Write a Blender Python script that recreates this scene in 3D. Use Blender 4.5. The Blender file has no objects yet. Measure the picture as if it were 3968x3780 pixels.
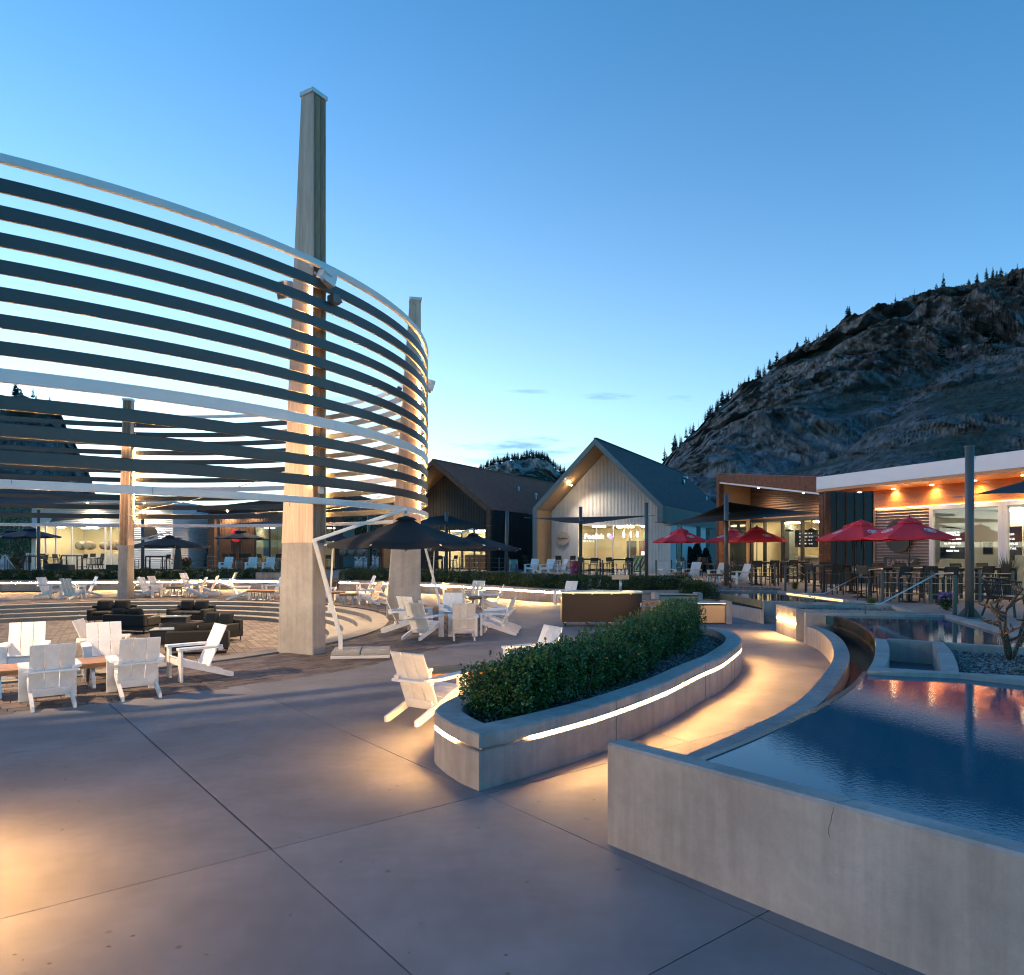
import bpy, bmesh, math, random
import numpy as np
from mathutils import Vector, Matrix, noise as mnoise
R = math.radians
random.seed(7)
SC = bpy.context.scene
COL = SC.collection

# ------------------------------------------------------------------ camera
EYE, FPX, CX, HY = 2.4, 2850.0, 1984.0, 2120.0
cam_d = bpy.data.cameras.new('camera')
cam = bpy.data.objects.new('camera', cam_d)
COL.objects.link(cam)
cam.location = (0, 0, EYE)
cam.rotation_euler = (R(90), 0, 0)
cam_d.sensor_width = 36
cam_d.lens = FPX / 3968 * 36
cam_d.shift_y = (HY - 1890) / 3968
cam_d.clip_start = 0.05
cam_d.clip_end = 8000
SC.camera = cam

# ------------------------------------------------------------------ sky
SUN_EL, SUN_AZ = 8.0, -62.0           # sun just down at the left, behind the ring
w = bpy.data.worlds.new('World')
SC.world = w
w.use_nodes = True
nt = w.node_tree
N = nt.nodes
L = nt.links
bg = N['Background']
sky = N.new('ShaderNodeTexSky')
sky.sky_type = 'NISHITA'
sky.sun_disc = False
sky.sun_elevation = R(SUN_EL)
sky.sun_rotation = R(SUN_AZ)
sky.ozone_density = 8.0
sky.air_density = 1.0
sky.dust_density = 0.0
tint = N.new('ShaderNodeMix')
tint.data_type = 'RGBA'
tint.blend_type = 'MULTIPLY'
tint.inputs['Factor'].default_value = 1
tint.inputs['B'].default_value = (.78, 1.56, 1.06, 1)
L.new(sky.outputs[0], tint.inputs['A'])


def wmath(op, *args):
    n_ = N.new('ShaderNodeMath')
    n_.operation = op
    for i_, v_ in enumerate(args):
        if isinstance(v_, (int, float)):
            n_.inputs[i_].default_value = v_
        else:
            L.new(v_, n_.inputs[i_])
    return n_.outputs[0]


# after-glow: a pale band all along the horizon, strongest where the sun went down
tc = N.new('ShaderNodeTexCoord')
sep = N.new('ShaderNodeSeparateXYZ')
L.new(tc.outputs['Generated'], sep.inputs[0])
dt = N.new('ShaderNodeVectorMath')
dt.operation = 'DOT_PRODUCT'
dt.inputs[1].default_value = (math.sin(R(-50)), math.cos(R(-50)), 0)
L.new(tc.outputs['Generated'], dt.inputs[0])
zz_ = wmath('MAXIMUM', sep.outputs['Z'], 0.0)
ex_ = wmath('POWER', 2.718281828, wmath('MULTIPLY', zz_, -1 / .235))
side_ = wmath('POWER', wmath('MULTIPLY_ADD', dt.outputs['Value'], .5, .5), 2.5)
glow_ = wmath('MULTIPLY', ex_, wmath('MULTIPLY_ADD', side_, 3.4, 1.0))
gsc = N.new('ShaderNodeVectorMath')
gsc.operation = 'SCALE'
gsc.inputs[0].default_value = (.90, .66, .46)
L.new(glow_, gsc.inputs['Scale'])
hs = N.new('ShaderNodeMix')
hs.data_type = 'RGBA'
hs.blend_type = 'ADD'
hs.inputs['Factor'].default_value = 1
L.new(tint.outputs['Result'], hs.inputs['A'])
glow2_ = wmath('MULTIPLY', wmath('POWER', 2.718281828, wmath('MULTIPLY', zz_, -1 / .13)), wmath('MULTIPLY', wmath('POWER', wmath('MULTIPLY_ADD', dt.outputs['Value'], .5, .5), 6.0), 5.0))
gs2 = N.new('ShaderNodeVectorMath')
gs2.operation = 'SCALE'
gs2.inputs[0].default_value = (1.0, .62, .42)
L.new(glow2_, gs2.inputs['Scale'])
gad = N.new('ShaderNodeVectorMath')
gad.operation = 'ADD'
L.new(gsc.outputs[0], gad.inputs[0])
L.new(gs2.outputs[0], gad.inputs[1])
L.new(gad.outputs[0], hs.inputs['B'])
# thin dusk clouds low over the hills: three ragged banks at their own bearings
mp = N.new('ShaderNodeMapping')
mp.inputs['Scale'].default_value = (9.0, 9.0, 60.0)
L.new(tc.outputs['Generated'], mp.inputs[0])
cn = N.new('ShaderNodeTexNoise')
cn.inputs['Scale'].default_value = 1.5
cn.inputs['Detail'].default_value = 8
cn.inputs['Roughness'].default_value = 0.62
L.new(mp.outputs[0], cn.inputs['Vector'])
yy_ = wmath('MAXIMUM', sep.outputs['Y'], .05)
bx_ = wmath('DIVIDE', sep.outputs['X'], yy_)
bz_ = wmath('DIVIDE', sep.outputs['Z'], yy_)
cl_ = None
for (a0_, w0_, e0_, h0_, k0_) in ((.005, .115, .126, .024, 1.0), (.10, .055, .112, .012, .8), (.135, .05, .205, .006, .7), (.225, .03, .202, .006, .6), (.25, .02, .118, .006, .6), (.02, .05, .212, .004, .5), (-.23, .05, .20, .008, .5)):
    u_ = wmath('MULTIPLY', wmath('SUBTRACT', bx_, a0_), 1 / w0_)
    v_ = wmath('MULTIPLY', wmath('SUBTRACT', bz_, e0_), 1 / h0_)
    d_ = wmath('ADD', wmath('MULTIPLY', u_, u_), wmath('MULTIPLY', v_, v_))
    m_ = wmath('ADD', wmath('SUBTRACT', .55, d_), wmath('MULTIPLY', wmath('SUBTRACT', cn.outputs['Fac'], .5), 5.0))
    m_ = wmath('MULTIPLY', wmath('MINIMUM', wmath('MAXIMUM', wmath('MULTIPLY', m_, .8), 0.0), 1.0), k0_)
    cl_ = m_ if cl_ is None else wmath('MAXIMUM', cl_, m_)
mul2 = N.new('ShaderNodeMath')
mul2.operation = 'MULTIPLY'
L.new(cl_, mul2.inputs[0])
mul2.inputs[1].default_value = 1.0
dark = N.new('ShaderNodeMix')
dark.data_type = 'RGBA'
dark.blend_type = 'MULTIPLY'
dark.inputs['B'].default_value = (0.42, 0.5, 0.58, 1)
L.new(mul2.outputs[0], dark.inputs['Factor'])
L.new(hs.outputs['Result'], dark.inputs['A'])
L.new(dark.outputs['Result'], bg.inputs[0])
bg.inputs[1].default_value = 0.15

# ------------------------------------------------------------------ sun: the last glow, very weak and soft
sun_d = bpy.data.lights.new('sun', 'SUN')
sun_d.energy = 0.34
sun_d.angle = R(50)
sun_d.color = (1.0, 0.70, 0.68)
sun = bpy.data.objects.new('sun', sun_d)
COL.objects.link(sun)
az = R(SUN_AZ)
sdir = Vector((math.sin(az) * math.cos(R(12)), math.cos(az) * math.cos(R(12)), math.sin(R(12))))
sun.rotation_euler = (-sdir).to_track_quat('-Z', 'Y').to_euler()

# ------------------------------------------------------------------ exposure / renderer
SC.view_settings.view_transform = 'Standard'
SC.view_settings.look = 'None'
SC.view_settings.exposure = 1.25
SC.view_settings.gamma = 1.0
SC.render.engine = 'CYCLES'
SC.cycles.use_denoising = True
SC.cycles.filter_width = 1.1
SC.cycles.max_bounces = 6
SC.cycles.diffuse_bounces = 3
SC.cycles.glossy_bounces = 3
SC.cycles.transmission_bounces = 4
SC.cycles.transparent_max_bounces = 8
SC.cycles.caustics_reflective = False
SC.cycles.caustics_refractive = False
SC.cycles.sample_clamp_indirect = 6.0


# ------------------------------------------------------------------ helpers
def at(x, y, z=0.0):
    """world point at height z that the photograph shows at pixel (x, y)"""
    Y = FPX * (EYE - z) / (y - HY)
    return Vector(((x - CX) / FPX * Y, Y, z))


def atY(x, y, Y):
    """world point at depth Y that the photograph shows at pixel (x, y)"""
    return Vector(((x - CX) / FPX * Y, Y, EYE - (y - HY) / FPX * Y))


class MB:
    def __init__(self):
        self.v = []
        self.f = []

    def add(self, vs, fs):
        n = len(self.v)
        self.v.extend([tuple(p) for p in vs])
        self.f.extend([tuple(i + n for i in q) for q in fs])
        return self

    def box(self, c, s, rot=None, ch=0.0):
        """box centred at c, size s; ch = chamfer"""
        hx, hy, hz = s[0] / 2, s[1] / 2, s[2] / 2
        c = Vector(c)
        if ch <= 0:
            vs = [Vector((sx * hx, sy * hy, sz * hz)) for sx in (-1, 1) for sy in (-1, 1) for sz in (-1, 1)]
            fs = [(0, 1, 3, 2), (4, 6, 7, 5), (0, 4, 5, 1), (2, 3, 7, 6), (0, 2, 6, 4), (1, 5, 7, 3)]
        else:
            ch = min(ch, hx * .9, hy * .9, hz * .9)
            vs, idx = [], {}
            for sx in (-1, 1):
                for sy in (-1, 1):
                    for sz in (-1, 1):
                        for a in range(3):
                            p = [sx * hx, sy * hy, sz * hz]
                            for b in range(3):
                                if b != a:
                                    p[b] -= (sx, sy, sz)[b] * ch
                            idx[(sx, sy, sz, a)] = len(vs)
                            vs.append(Vector(p))
            fs = []
            for a in range(3):
                b, d = (a + 1) % 3, (a + 2) % 3
                for s_ in (-1, 1):
                    q = []
                    for (u, v_) in ((-1, -1), (1, -1), (1, 1), (-1, 1)):
                        k = [0, 0, 0]
                        k[a], k[b], k[d] = s_, u, v_
                        q.append(idx[(k[0], k[1], k[2], a)])
                    fs.append(tuple(q if s_ > 0 else q[::-1]))
                for u in (-1, 1):
                    for v_ in (-1, 1):
                        k0, k1 = [0, 0, 0], [0, 0, 0]
                        k0[b], k0[d], k0[a] = u, v_, -1
                        k1[b], k1[d], k1[a] = u, v_, 1
                        q = (idx[(*k0, b)], idx[(*k1, b)], idx[(*k1, d)], idx[(*k0, d)])
                        fs.append(q if u * v_ > 0 else q[::-1])
            for sx in (-1, 1):
                for sy in (-1, 1):
                    for sz in (-1, 1):
                        q = tuple(idx[(sx, sy, sz, a)] for a in range(3))
                        fs.append(q if sx * sy * sz > 0 else q[::-1])
        if rot is not None:
            vs = [rot @ p for p in vs]
        return self.add([p + c for p in vs], fs)

    def span(self, a, b, w_, h, up=(0, 0, 1), ch=0.0):
        """bar of section w_ x h from a to b"""
        a, b = Vector(a), Vector(b)
        d = b - a
        z = d.normalized()
        u = Vector(up)
        xx = u.cross(z)
        if xx.length < 1e-5:
            xx = Vector((1, 0, 0)).cross(z)
        xx.normalize()
        yy = z.cross(xx)
        m = Matrix((xx, yy, z)).transposed()
        return self.box((a + b) / 2, (w_, h, d.length), m, ch)

    def prism(self, poly, z0, z1):
        n = len(poly)
        ar = sum(poly[i][0] * poly[(i + 1) % n][1] - poly[(i + 1) % n][0] * poly[i][1] for i in range(n))
        if ar < 0:
            poly = poly[::-1]
        zz0 = z0 if isinstance(z0, (list, tuple)) else [z0] * n
        zz1 = z1 if isinstance(z1, (list, tuple)) else [z1] * n
        if ar < 0:
            zz0, zz1 = zz0[::-1], zz1[::-1]
        vs = [(p[0], p[1], zz0[i]) for i, p in enumerate(poly)] + [(p[0], p[1], zz1[i]) for i, p in enumerate(poly)]
        fs = [tuple(range(n))[::-1], tuple(range(n, 2 * n))]
        fs += [(i, (i + 1) % n, (i + 1) % n + n, i + n) for i in range(n)]
        return self.add(vs, fs)

    def strip_wall(self, A, B, z0, z1):
        """solid between two open polylines A and B (same count), heights z0..z1 (numbers or lists)"""
        n = len(A)
        a0 = z0 if isinstance(z0, (list, tuple)) else [z0] * n
        a1 = z1 if isinstance(z1, (list, tuple)) else [z1] * n
        vs = []
        for i in range(n):
            vs += [(A[i][0], A[i][1], a0[i]), (B[i][0], B[i][1], a0[i]), (B[i][0], B[i][1], a1[i]), (A[i][0], A[i][1], a1[i])]
        fs = []
        for i in range(n - 1):
            k, m = 4 * i, 4 * i + 4
            for j in range(4):
                fs.append((k + j, k + (j + 1) % 4, m + (j + 1) % 4, m + j))
        fs += [(3, 2, 1, 0), (4 * n - 4, 4 * n - 3, 4 * n - 2, 4 * n - 1)]
        return self.add(vs, fs)

    def tube(self, pts, r, n=8, cap=True):
        pts = [Vector(p) for p in pts]
        rr = r if isinstance(r, (list, tuple)) else [r] * len(pts)
        vs, fs = [], []
        for i, p in enumerate(pts):
            d = (pts[min(i + 1, len(pts) - 1)] - pts[max(i - 1, 0)]).normalized()
            u = Vector((0, 0, 1)) if abs(d.z) < .95 else Vector((1, 0, 0))
            xx = u.cross(d).normalized()
            yy = d.cross(xx)
            for k in range(n):
                a = 2 * math.pi * k / n
                vs.append(p + rr[i] * (math.cos(a) * xx + math.sin(a) * yy))
        for i in range(len(pts) - 1):
            for k in range(n):
                fs.append((i * n + k, i * n + (k + 1) % n, (i + 1) * n + (k + 1) % n, (i + 1) * n + k))
        if cap:
            fs.append(tuple(range(n))[::-1])
            fs.append(tuple(range((len(pts) - 1) * n, len(pts) * n)))
        return self.add(vs, fs)

    def lathe(self, prof, n=16, c=(0, 0, 0)):
        vs, fs = [], []
        for (r, z) in prof:
            for k in range(n):
                a = 2 * math.pi * k / n
                vs.append((c[0] + r * math.cos(a), c[1] + r * math.sin(a), c[2] + z))
        for i in range(len(prof) - 1):
            for k in range(n):
                fs.append((i * n + k, i * n + (k + 1) % n, (i + 1) * n + (k + 1) % n, (i + 1) * n + k))
        if prof[0][0] > 1e-4:
            fs.append(tuple(range(n))[::-1])
        if prof[-1][0] > 1e-4:
            fs.append(tuple(range((len(prof) - 1) * n, len(prof) * n)))
        return self.add(vs, fs)

    def mesh(self, name, smooth=False):
        me = bpy.data.meshes.new(name)
        me.from_pydata(self.v, [], self.f)
        me.update()
        if smooth:
            me.shade_smooth()
        return me

    def build(self, name, mat, parent=None, smooth=False, loc=None):
        return link(name, self.mesh(name, smooth), mat, parent, loc)


def link(name, me, mat, parent=None, loc=None):
    o = bpy.data.objects.new(name, me)
    COL.objects.link(o)
    if mat is not None and hasattr(me, 'materials') and not me.materials:
        me.materials.append(mat)
    if parent is not None:
        o.parent = parent
    if loc is not None:
        o.location = loc
    return o


def tag(o, label=None, cat=None, group=None, kind=None):
    if label:
        o['label'] = label
    if cat:
        o['category'] = cat
    if group:
        o['group'] = group
    if kind:
        o['kind'] = kind
    return o


def thing(name, label, cat, loc=(0, 0, 0), rz=0.0, group=None):
    o = bpy.data.objects.new(name, None)
    o.empty_display_size = .2
    COL.objects.link(o)
    o.location = loc
    o.rotation_euler = (0, 0, rz)
    return tag(o, label, cat, group)


KIDS = {}


def copy_tree(o, parent=None):
    c = o.copy()
    COL.objects.link(c)
    if parent is not None:
        c.parent = parent
    if o.name not in KIDS:
        KIDS[o.name] = list(o.children)
    for ch in KIDS[o.name]:
        copy_tree(ch, c)
    return c


class Proto:
    """first use moves the prototype, later uses copy it"""
    def __init__(self, root):
        self.root, self.used = root, False

    def put(self, loc, rz, label, group=None, scale=None):
        if not self.used:
            o, self.used = self.root, True
            KIDS[o.name] = list(o.children)
        else:
            o = copy_tree(self.root)
        o.location = loc
        o.rotation_euler = (0, 0, rz)
        if scale:
            o.scale = (scale,) * 3
        o['label'] = label
        if group:
            o['group'] = group
        return o


def smooth_path(pts, n=8):
    """Catmull-Rom through 2-D/3-D points"""
    P = [Vector(p) for p in pts]
    out = []
    for i in range(len(P) - 1):
        p0, p1, p2, p3 = P[max(i - 1, 0)], P[i], P[i + 1], P[min(i + 2, len(P) - 1)]
        for k in range(n):
            t = k / n
            out.append(.5 * ((2 * p1) + (-p0 + p2) * t + (2 * p0 - 5 * p1 + 4 * p2 - p3) * t * t + (-p0 + 3 * p1 - 3 * p2 + p3) * t ** 3))
    out.append(P[-1])
    return out


def offset(path, d, closed=False):
    """offset a 2-D polyline to its left by d"""
    n = len(path)
    out = []
    for i in range(n):
        if closed:
            a, b, c = path[i - 1], path[i], path[(i + 1) % n]
        else:
            a, b, c = path[max(i - 1, 0)], path[i], path[min(i + 1, n - 1)]
        t1 = Vector((b[0] - a[0], b[1] - a[1]))
        t2 = Vector((c[0] - b[0], c[1] - b[1]))
        t1 = t1.normalized() if t1.length > 1e-6 else t2.normalized()
        t2 = t2.normalized() if t2.length > 1e-6 else t1
        n1, n2 = Vector((-t1.y, t1.x)), Vector((-t2.y, t2.x))
        m = n1 + n2
        if m.length < 1e-4:
            m = n1
        m.normalize()
        k = d / max(m.dot(n1), .35)
        out.append(Vector((b[0] + m.x * k, b[1] + m.y * k)))
    return out


def text_mesh(body, size, extrude=.01, align='CENTER', bold=0.0):
    cu = bpy.data.curves.new('txt', 'FONT')
    cu.body = body
    cu.size = size
    cu.extrude = extrude
    cu.align_x = align
    cu.align_y = 'CENTER'
    cu.offset = bold
    cu.resolution_u = 3
    o = bpy.data.objects.new('txt', cu)
    COL.objects.link(o)
    bpy.context.view_layer.update()
    me = bpy.data.meshes.new_from_object(o.evaluated_get(bpy.context.evaluated_depsgraph_get()))
    bpy.data.objects.remove(o)
    bpy.data.curves.remove(cu)
    return me


def lettering(name, body, size, mat, parent, loc, rot, extrude=.01, bold=0.0):
    me = text_mesh(body, size, extrude, 'CENTER', bold)
    o = link(name, me, mat, parent, loc)
    o.rotation_euler = rot
    return o


# ------------------------------------------------------------------ materials
MATS = {}


def mat(name, col=(.5, .5, .5), rough=.6, metal=0.0, spec=.5, var=0.0, vscale=4.0, bump=0.0, bscale=40.0,
        col2=None, emit=None, estr=0.0, stretch=None, rnd=0.0, detail=5):
    if name in MATS:
        return MATS[name]
    m = bpy.data.materials.new(name)
    m.use_nodes = True
    t = m.node_tree
    b = t.nodes['Principled BSDF']
    b.inputs['Base Color'].default_value = (*col, 1)
    b.inputs['Roughness'].default_value = rough
    b.inputs['Metallic'].default_value = metal
    b.inputs['Specular IOR Level'].default_value = spec
    if emit:
        b.inputs['Emission Color'].default_value = (*emit, 1)
        b.inputs['Emission Strength'].default_value = estr
    if var > 0 or col2 or bump > 0 or rnd > 0:
        co = t.nodes.new('ShaderNodeTexCoord')
        vec = co.outputs['Object']
        if stretch:
            mpn = t.nodes.new('ShaderNodeMapping')
            mpn.inputs['Scale'].default_value = stretch
            t.links.new(vec, mpn.inputs[0])
            vec = mpn.outputs[0]
    src = None
    if var > 0 or col2:
        nz = t.nodes.new('ShaderNodeTexNoise')
        nz.inputs['Scale'].default_value = vscale
        nz.inputs['Detail'].default_value = detail
        nz.inputs['Roughness'].default_value = .62
        t.links.new(vec, nz.inputs['Vector'])
        rp = t.nodes.new('ShaderNodeValToRGB')
        rp.color_ramp.elements[0].position = .3
        rp.color_ramp.elements[1].position = .72
        c2 = col2 or tuple(c * (1 - var) for c in col)
        rp.color_ramp.elements[0].color = (*c2, 1)
        rp.color_ramp.elements[1].color = (*[min(1, c * (1 + var * .4)) for c in col], 1)
        t.links.new(nz.outputs['Fac'], rp.inputs[0])
        src = rp.outputs[0]
    if rnd > 0:
        oi = t.nodes.new('ShaderNodeObjectInfo')
        mr = t.nodes.new('ShaderNodeMapRange')
        mr.inputs['To Min'].default_value = 1 - rnd
        mr.inputs['To Max'].default_value = 1 + rnd
        t.links.new(oi.outputs['Random'], mr.inputs['Value'])
        hv = t.nodes.new('ShaderNodeHueSaturation')
        t.links.new(mr.outputs[0], hv.inputs['Value'])
        if src is not None:
            t.links.new(src, hv.inputs['Color'])
        else:
            hv.inputs['Color'].default_value = (*col, 1)
        src = hv.outputs[0]
    if src is not None:
        t.links.new(src, b.inputs['Base Color'])
    if bump > 0:
        nb = t.nodes.new('ShaderNodeTexNoise')
        nb.inputs['Scale'].default_value = bscale
        nb.inputs['Detail'].default_value = 4
        t.links.new(vec, nb.inputs['Vector'])
        bp = t.nodes.new('ShaderNodeBump')
        bp.inputs['Strength'].default_value = bump
        bp.inputs['Distance'].default_value = .02
        t.links.new(nb.outputs['Fac'], bp.inputs['Height'])
        t.links.new(bp.outputs[0], b.inputs['Normal'])
    MATS[name] = m
    return m


def concrete(name, col, streak=.25, speck=.2, bump=.15, world=True, aggregate=0.0):
    """cast concrete: cloudy tone, vertical run marks, pin holes"""
    if name in MATS:
        return MATS[name]
    m = bpy.data.materials.new(name)
    m.use_nodes = True
    t = m.node_tree
    b = t.nodes['Principled BSDF']
    b.inputs['Roughness'].default_value = .82
    b.inputs['Specular IOR Level'].default_value = .3
    ge = t.nodes.new('ShaderNodeNewGeometry')
    P = ge.outputs['Position']

    def noise(scale, stretch=(1, 1, 1), detail=6, rough=.6):
        mp_ = t.nodes.new('ShaderNodeMapping')
        mp_.inputs['Scale'].default_value = stretch
        t.links.new(P, mp_.inputs[0])
        nz_ = t.nodes.new('ShaderNodeTexNoise')
        nz_.inputs['Scale'].default_value = scale
        nz_.inputs['Detail'].default_value = detail
        nz_.inputs['Roughness'].default_value = rough
        t.links.new(mp_.outputs[0], nz_.inputs['Vector'])
        return nz_.outputs['Fac']

    def ramp(src, a, b_, lo, hi):
        r_ = t.nodes.new('ShaderNodeMapRange')
        r_.inputs['From Min'].default_value = a
        r_.inputs['From Max'].default_value = b_
        r_.inputs['To Min'].default_value = lo
        r_.inputs['To Max'].default_value = hi
        t.links.new(src, r_.inputs['Value'])
        return r_.outputs[0]

    def mulm(a, b_):
        k = t.nodes.new('ShaderNodeMath')
        k.operation = 'MULTIPLY'
        t.links.new(a, k.inputs[0])
        t.links.new(b_, k.inputs[1])
        return k.outputs[0]
    f = ramp(noise(1.1), .3, .7, 1 - speck, 1 + speck * .5)
    f = mulm(f, ramp(noise(1.0, (7, 7, .55), 4), .42, .75, 1.0, 1 - streak))
    f = mulm(f, ramp(noise(9, (1, 1, 1), 8, .75), .3, .7, 1 - speck * .45, 1 + speck * .3))
    if aggregate > 0:
        f = mulm(f, ramp(noise(150, (1, 1, 1), 3, .8), .36, .64, 1 - aggregate, 1 + aggregate))
    if aggregate > 0:
        # per-slab tone, dark drip spots and pale scuffs
        oi = t.nodes.new('ShaderNodeObjectInfo')
        f = mulm(f, ramp(oi.outputs['Random'], 0, 1, .93, 1.07))
        vo = t.nodes.new('ShaderNodeTexVoronoi')
        vo.inputs['Scale'].default_value = 1.7
        t.links.new(P, vo.inputs['Vector'])
        f = mulm(f, ramp(vo.outputs['Distance'], .012, .05, .55, 1.0))
        f = mulm(f, ramp(noise(.45, (1, 1, 1), 5, .7), .35, .6, .90, 1.04))
        f = mulm(f, ramp(noise(3.1, (1, 1, 1), 9, .8), .62, .76, 1.0, .82))
    hv = t.nodes.new('ShaderNodeHueSaturation')
    hv.inputs['Color'].default_value = (*col, 1)
    t.links.new(f, hv.inputs['Value'])
    t.links.new(hv.outputs[0], b.inputs['Base Color'])
    bp = t.nodes.new('ShaderNodeBump')
    bp.inputs['Strength'].default_value = bump
    bp.inputs['Distance'].default_value = .01
    t.links.new(noise(60 if aggregate == 0 else 160, (1, 1, 1), 5, .7), bp.inputs['Height'])
    t.links.new(bp.outputs[0], b.inputs['Normal'])
    MATS[name] = m
    return m


def emitter(name, col, s):
    if name in MATS:
        return MATS[name]
    m = bpy.data.materials.new(name)
    m.use_nodes = True
    t = m.node_tree
    t.nodes.remove(t.nodes['Principled BSDF'])
    e_ = t.nodes.new('ShaderNodeEmission')
    e_.inputs[0].default_value = (*col, 1)
    e_.inputs[1].default_value = s
    t.links.new(e_.outputs[0], t.nodes['Material Output'].inputs[0])
    MATS[name] = m
    return m


def glass(name, tint=(.93, .96, .97), refl=1.0):
    m = bpy.data.materials.new(name)
    m.use_nodes = True
    t = m.node_tree
    t.nodes.remove(t.nodes['Principled BSDF'])
    tr = t.nodes.new('ShaderNodeBsdfTransparent')
    tr.inputs[0].default_value = (*tint, 1)
    gl = t.nodes.new('ShaderNodeBsdfGlossy')
    gl.inputs['Roughness'].default_value = .01
    lw = t.nodes.new('ShaderNodeLayerWeight')      # Schlick, the same from both sides of the pane
    lw.inputs[0].default_value = .5
    pw_ = t.nodes.new('ShaderNodeMath')
    pw_.operation = 'POWER'
    pw_.inputs[1].default_value = 5
    t.links.new(lw.outputs['Facing'], pw_.inputs[0])
    fr = t.nodes.new('ShaderNodeMath')
    fr.operation = 'MULTIPLY_ADD'
    fr.inputs[1].default_value = .94
    fr.inputs[2].default_value = .05
    t.links.new(pw_.outputs[0], fr.inputs[0])
    mx = t.nodes.new('ShaderNodeMixShader')
    if refl != 1.0:
        k = t.nodes.new('ShaderNodeMath')
        k.operation = 'MULTIPLY'
        k.inputs[1].default_value = refl
        t.links.new(fr.outputs[0], k.inputs[0])
        t.links.new(k.outputs[0], mx.inputs[0])
    else:
        t.links.new(fr.outputs[0], mx.inputs[0])
    t.links.new(tr.outputs[0], mx.inputs[1])
    t.links.new(gl.outputs[0], mx.inputs[2])
    t.links.new(mx.outputs[0], t.nodes['Material Output'].inputs[0])
    MATS[name] = m
    return m


def water(name, col, bump=.05, scale=(14, 14, 14), rough=.03):
    m = bpy.data.materials.new(name)
    m.use_nodes = True
    t = m.node_tree
    b = t.nodes['Principled BSDF']
    b.inputs['Base Color'].default_value = (*col, 1)
    b.inputs['Roughness'].default_value = rough
    b.inputs['IOR'].default_value = 1.33
    ge = t.nodes.new('ShaderNodeNewGeometry')
    mp_ = t.nodes.new('ShaderNodeMapping')
    mp_.inputs['Scale'].default_value = scale
    t.links.new(ge.outputs['Position'], mp_.inputs[0])
    nz = t.nodes.new('ShaderNodeTexNoise')
    nz.inputs['Scale'].default_value = 1.0
    nz.inputs['Detail'].default_value = 3
    t.links.new(mp_.outputs[0], nz.inputs['Vector'])
    bp = t.nodes.new('ShaderNodeBump')
    bp.inputs['Strength'].default_value = bump
    bp.inputs['Distance'].default_value = .05
    t.links.new(nz.outputs['Fac'], bp.inputs['Height'])
    t.links.new(bp.outputs[0], b.inputs['Normal'])
    MATS[name] = m
    return m


WARM = (1.0, .60, .22)
M_PLAZA = concrete('plaza_concrete', (.232, .215, .222), 0.0, .20, .35, aggregate=.36)
M_WALL = concrete('cast_concrete', (.385, .345, .325), .24, .24, .16)
M_STEP = concrete('step_concrete', (.25, .225, .205), .12, .2, .15)
M_DECK = concrete('deck_concrete', (.27, .245, .225), .0, .15, .15)
M_LED = emitter('led_warm', (1.0, .54, .17), 205.0)
M_LEDT = emitter('led_tower', (1.0, .56, .18), 110.0)
M_LAMP = emitter('lamp_warm', (1.0, .70, .36), 90.0)
M_ROOM = emitter('room_lamp', (1.0, .83, .55), 30.0)
M_WHITE = mat('white_paint', (.80, .765, .75), .42, var=.12, vscale=9, bump=.05, bscale=30, rnd=.05)
M_BARW = mat('bar_white', (.68, .65, .65), .35, var=.05, vscale=2)
M_BARD = mat('bar_charcoal', (.044, .039, .037), .36, var=.1, vscale=2)
M_BLACK = mat('black_metal', (.018, .018, .019), .42)
M_GREY = mat('grey_metal', (.11, .105, .10), .4, var=.12, vscale=5)
M_STEEL = mat('brushed_steel', (.62, .61, .59), .28, 1.0, var=.1, vscale=3)
M_CANVAS = mat('black_canvas', (.012, .012, .014), .85, var=.15, vscale=8, bump=.12, bscale=70)
M_NAVY = mat('navy_canvas', (.020, .024, .036), .8, var=.15, vscale=8, bump=.1, bscale=60)
M_RED = mat('red_canvas', (.78, .022, .035), .75, var=.12, vscale=7, bump=.1, bscale=60)
M_SOFA = mat('charcoal_fabric', (.016, .0155, .0155), .9, var=.25, vscale=60, bump=.2, bscale=220)
M_TIMB = mat('table_timber', (.42, .20, .075), .5, var=.45, vscale=5, stretch=(1, 9, 9), rnd=.15)
M_RUST = mat('corten_rust', (.20, .068, .030), .8, var=.55, vscale=5, bump=.12, bscale=30)
M_RUSTR = mat('rust_roof', (.42, .135, .095), .85, var=.25, vscale=3)
M_BROWN = mat('brown_metal', (.105, .055, .034), .5, var=.2, vscale=2)
M_DARKP = mat('dark_panel', (.030, .025, .023), .5, var=.2, vscale=2)
M_CORR = mat('corrugated_light', (.62, .60, .59), .42, .0, var=.08, vscale=2)
M_CORRW = mat('corrugated_white', (.66, .66, .67), .4, .1, var=.08, vscale=2)
M_ROOFG = mat('roof_blue_grey', (.075, .09, .10), .45, .3, var=.15, vscale=2)
M_FRAME = mat('frame_grey', (.20, .185, .175), .5, var=.08, vscale=2)
M_PLY = mat('plywood_soffit', (.40, .255, .14), .6, var=.25, vscale=2.5, stretch=(1, 4, 4))
M_CEDAR = mat('soffit_cedar', (.50, .165, .035), .38, var=.35, vscale=3, stretch=(6, .6, 6), rnd=.12)
M_CREAM = mat('cream_wall', (.72, .62, .43), .8, var=.06, vscale=2)
M_GLASS = glass('window_glass')
M_GLASSC = glass('clear_glass', (.97, .98, .98), .8)
M_GRAVEL = mat('gravel_grey', (.11, .10, .10), .85, var=.6, vscale=40, rnd=.5)
M_LEAF = mat('box_leaf', (.066, .118, .026), .42, rnd=.1, col2=(.030, .064, .016), var=.5, vscale=9)
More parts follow.
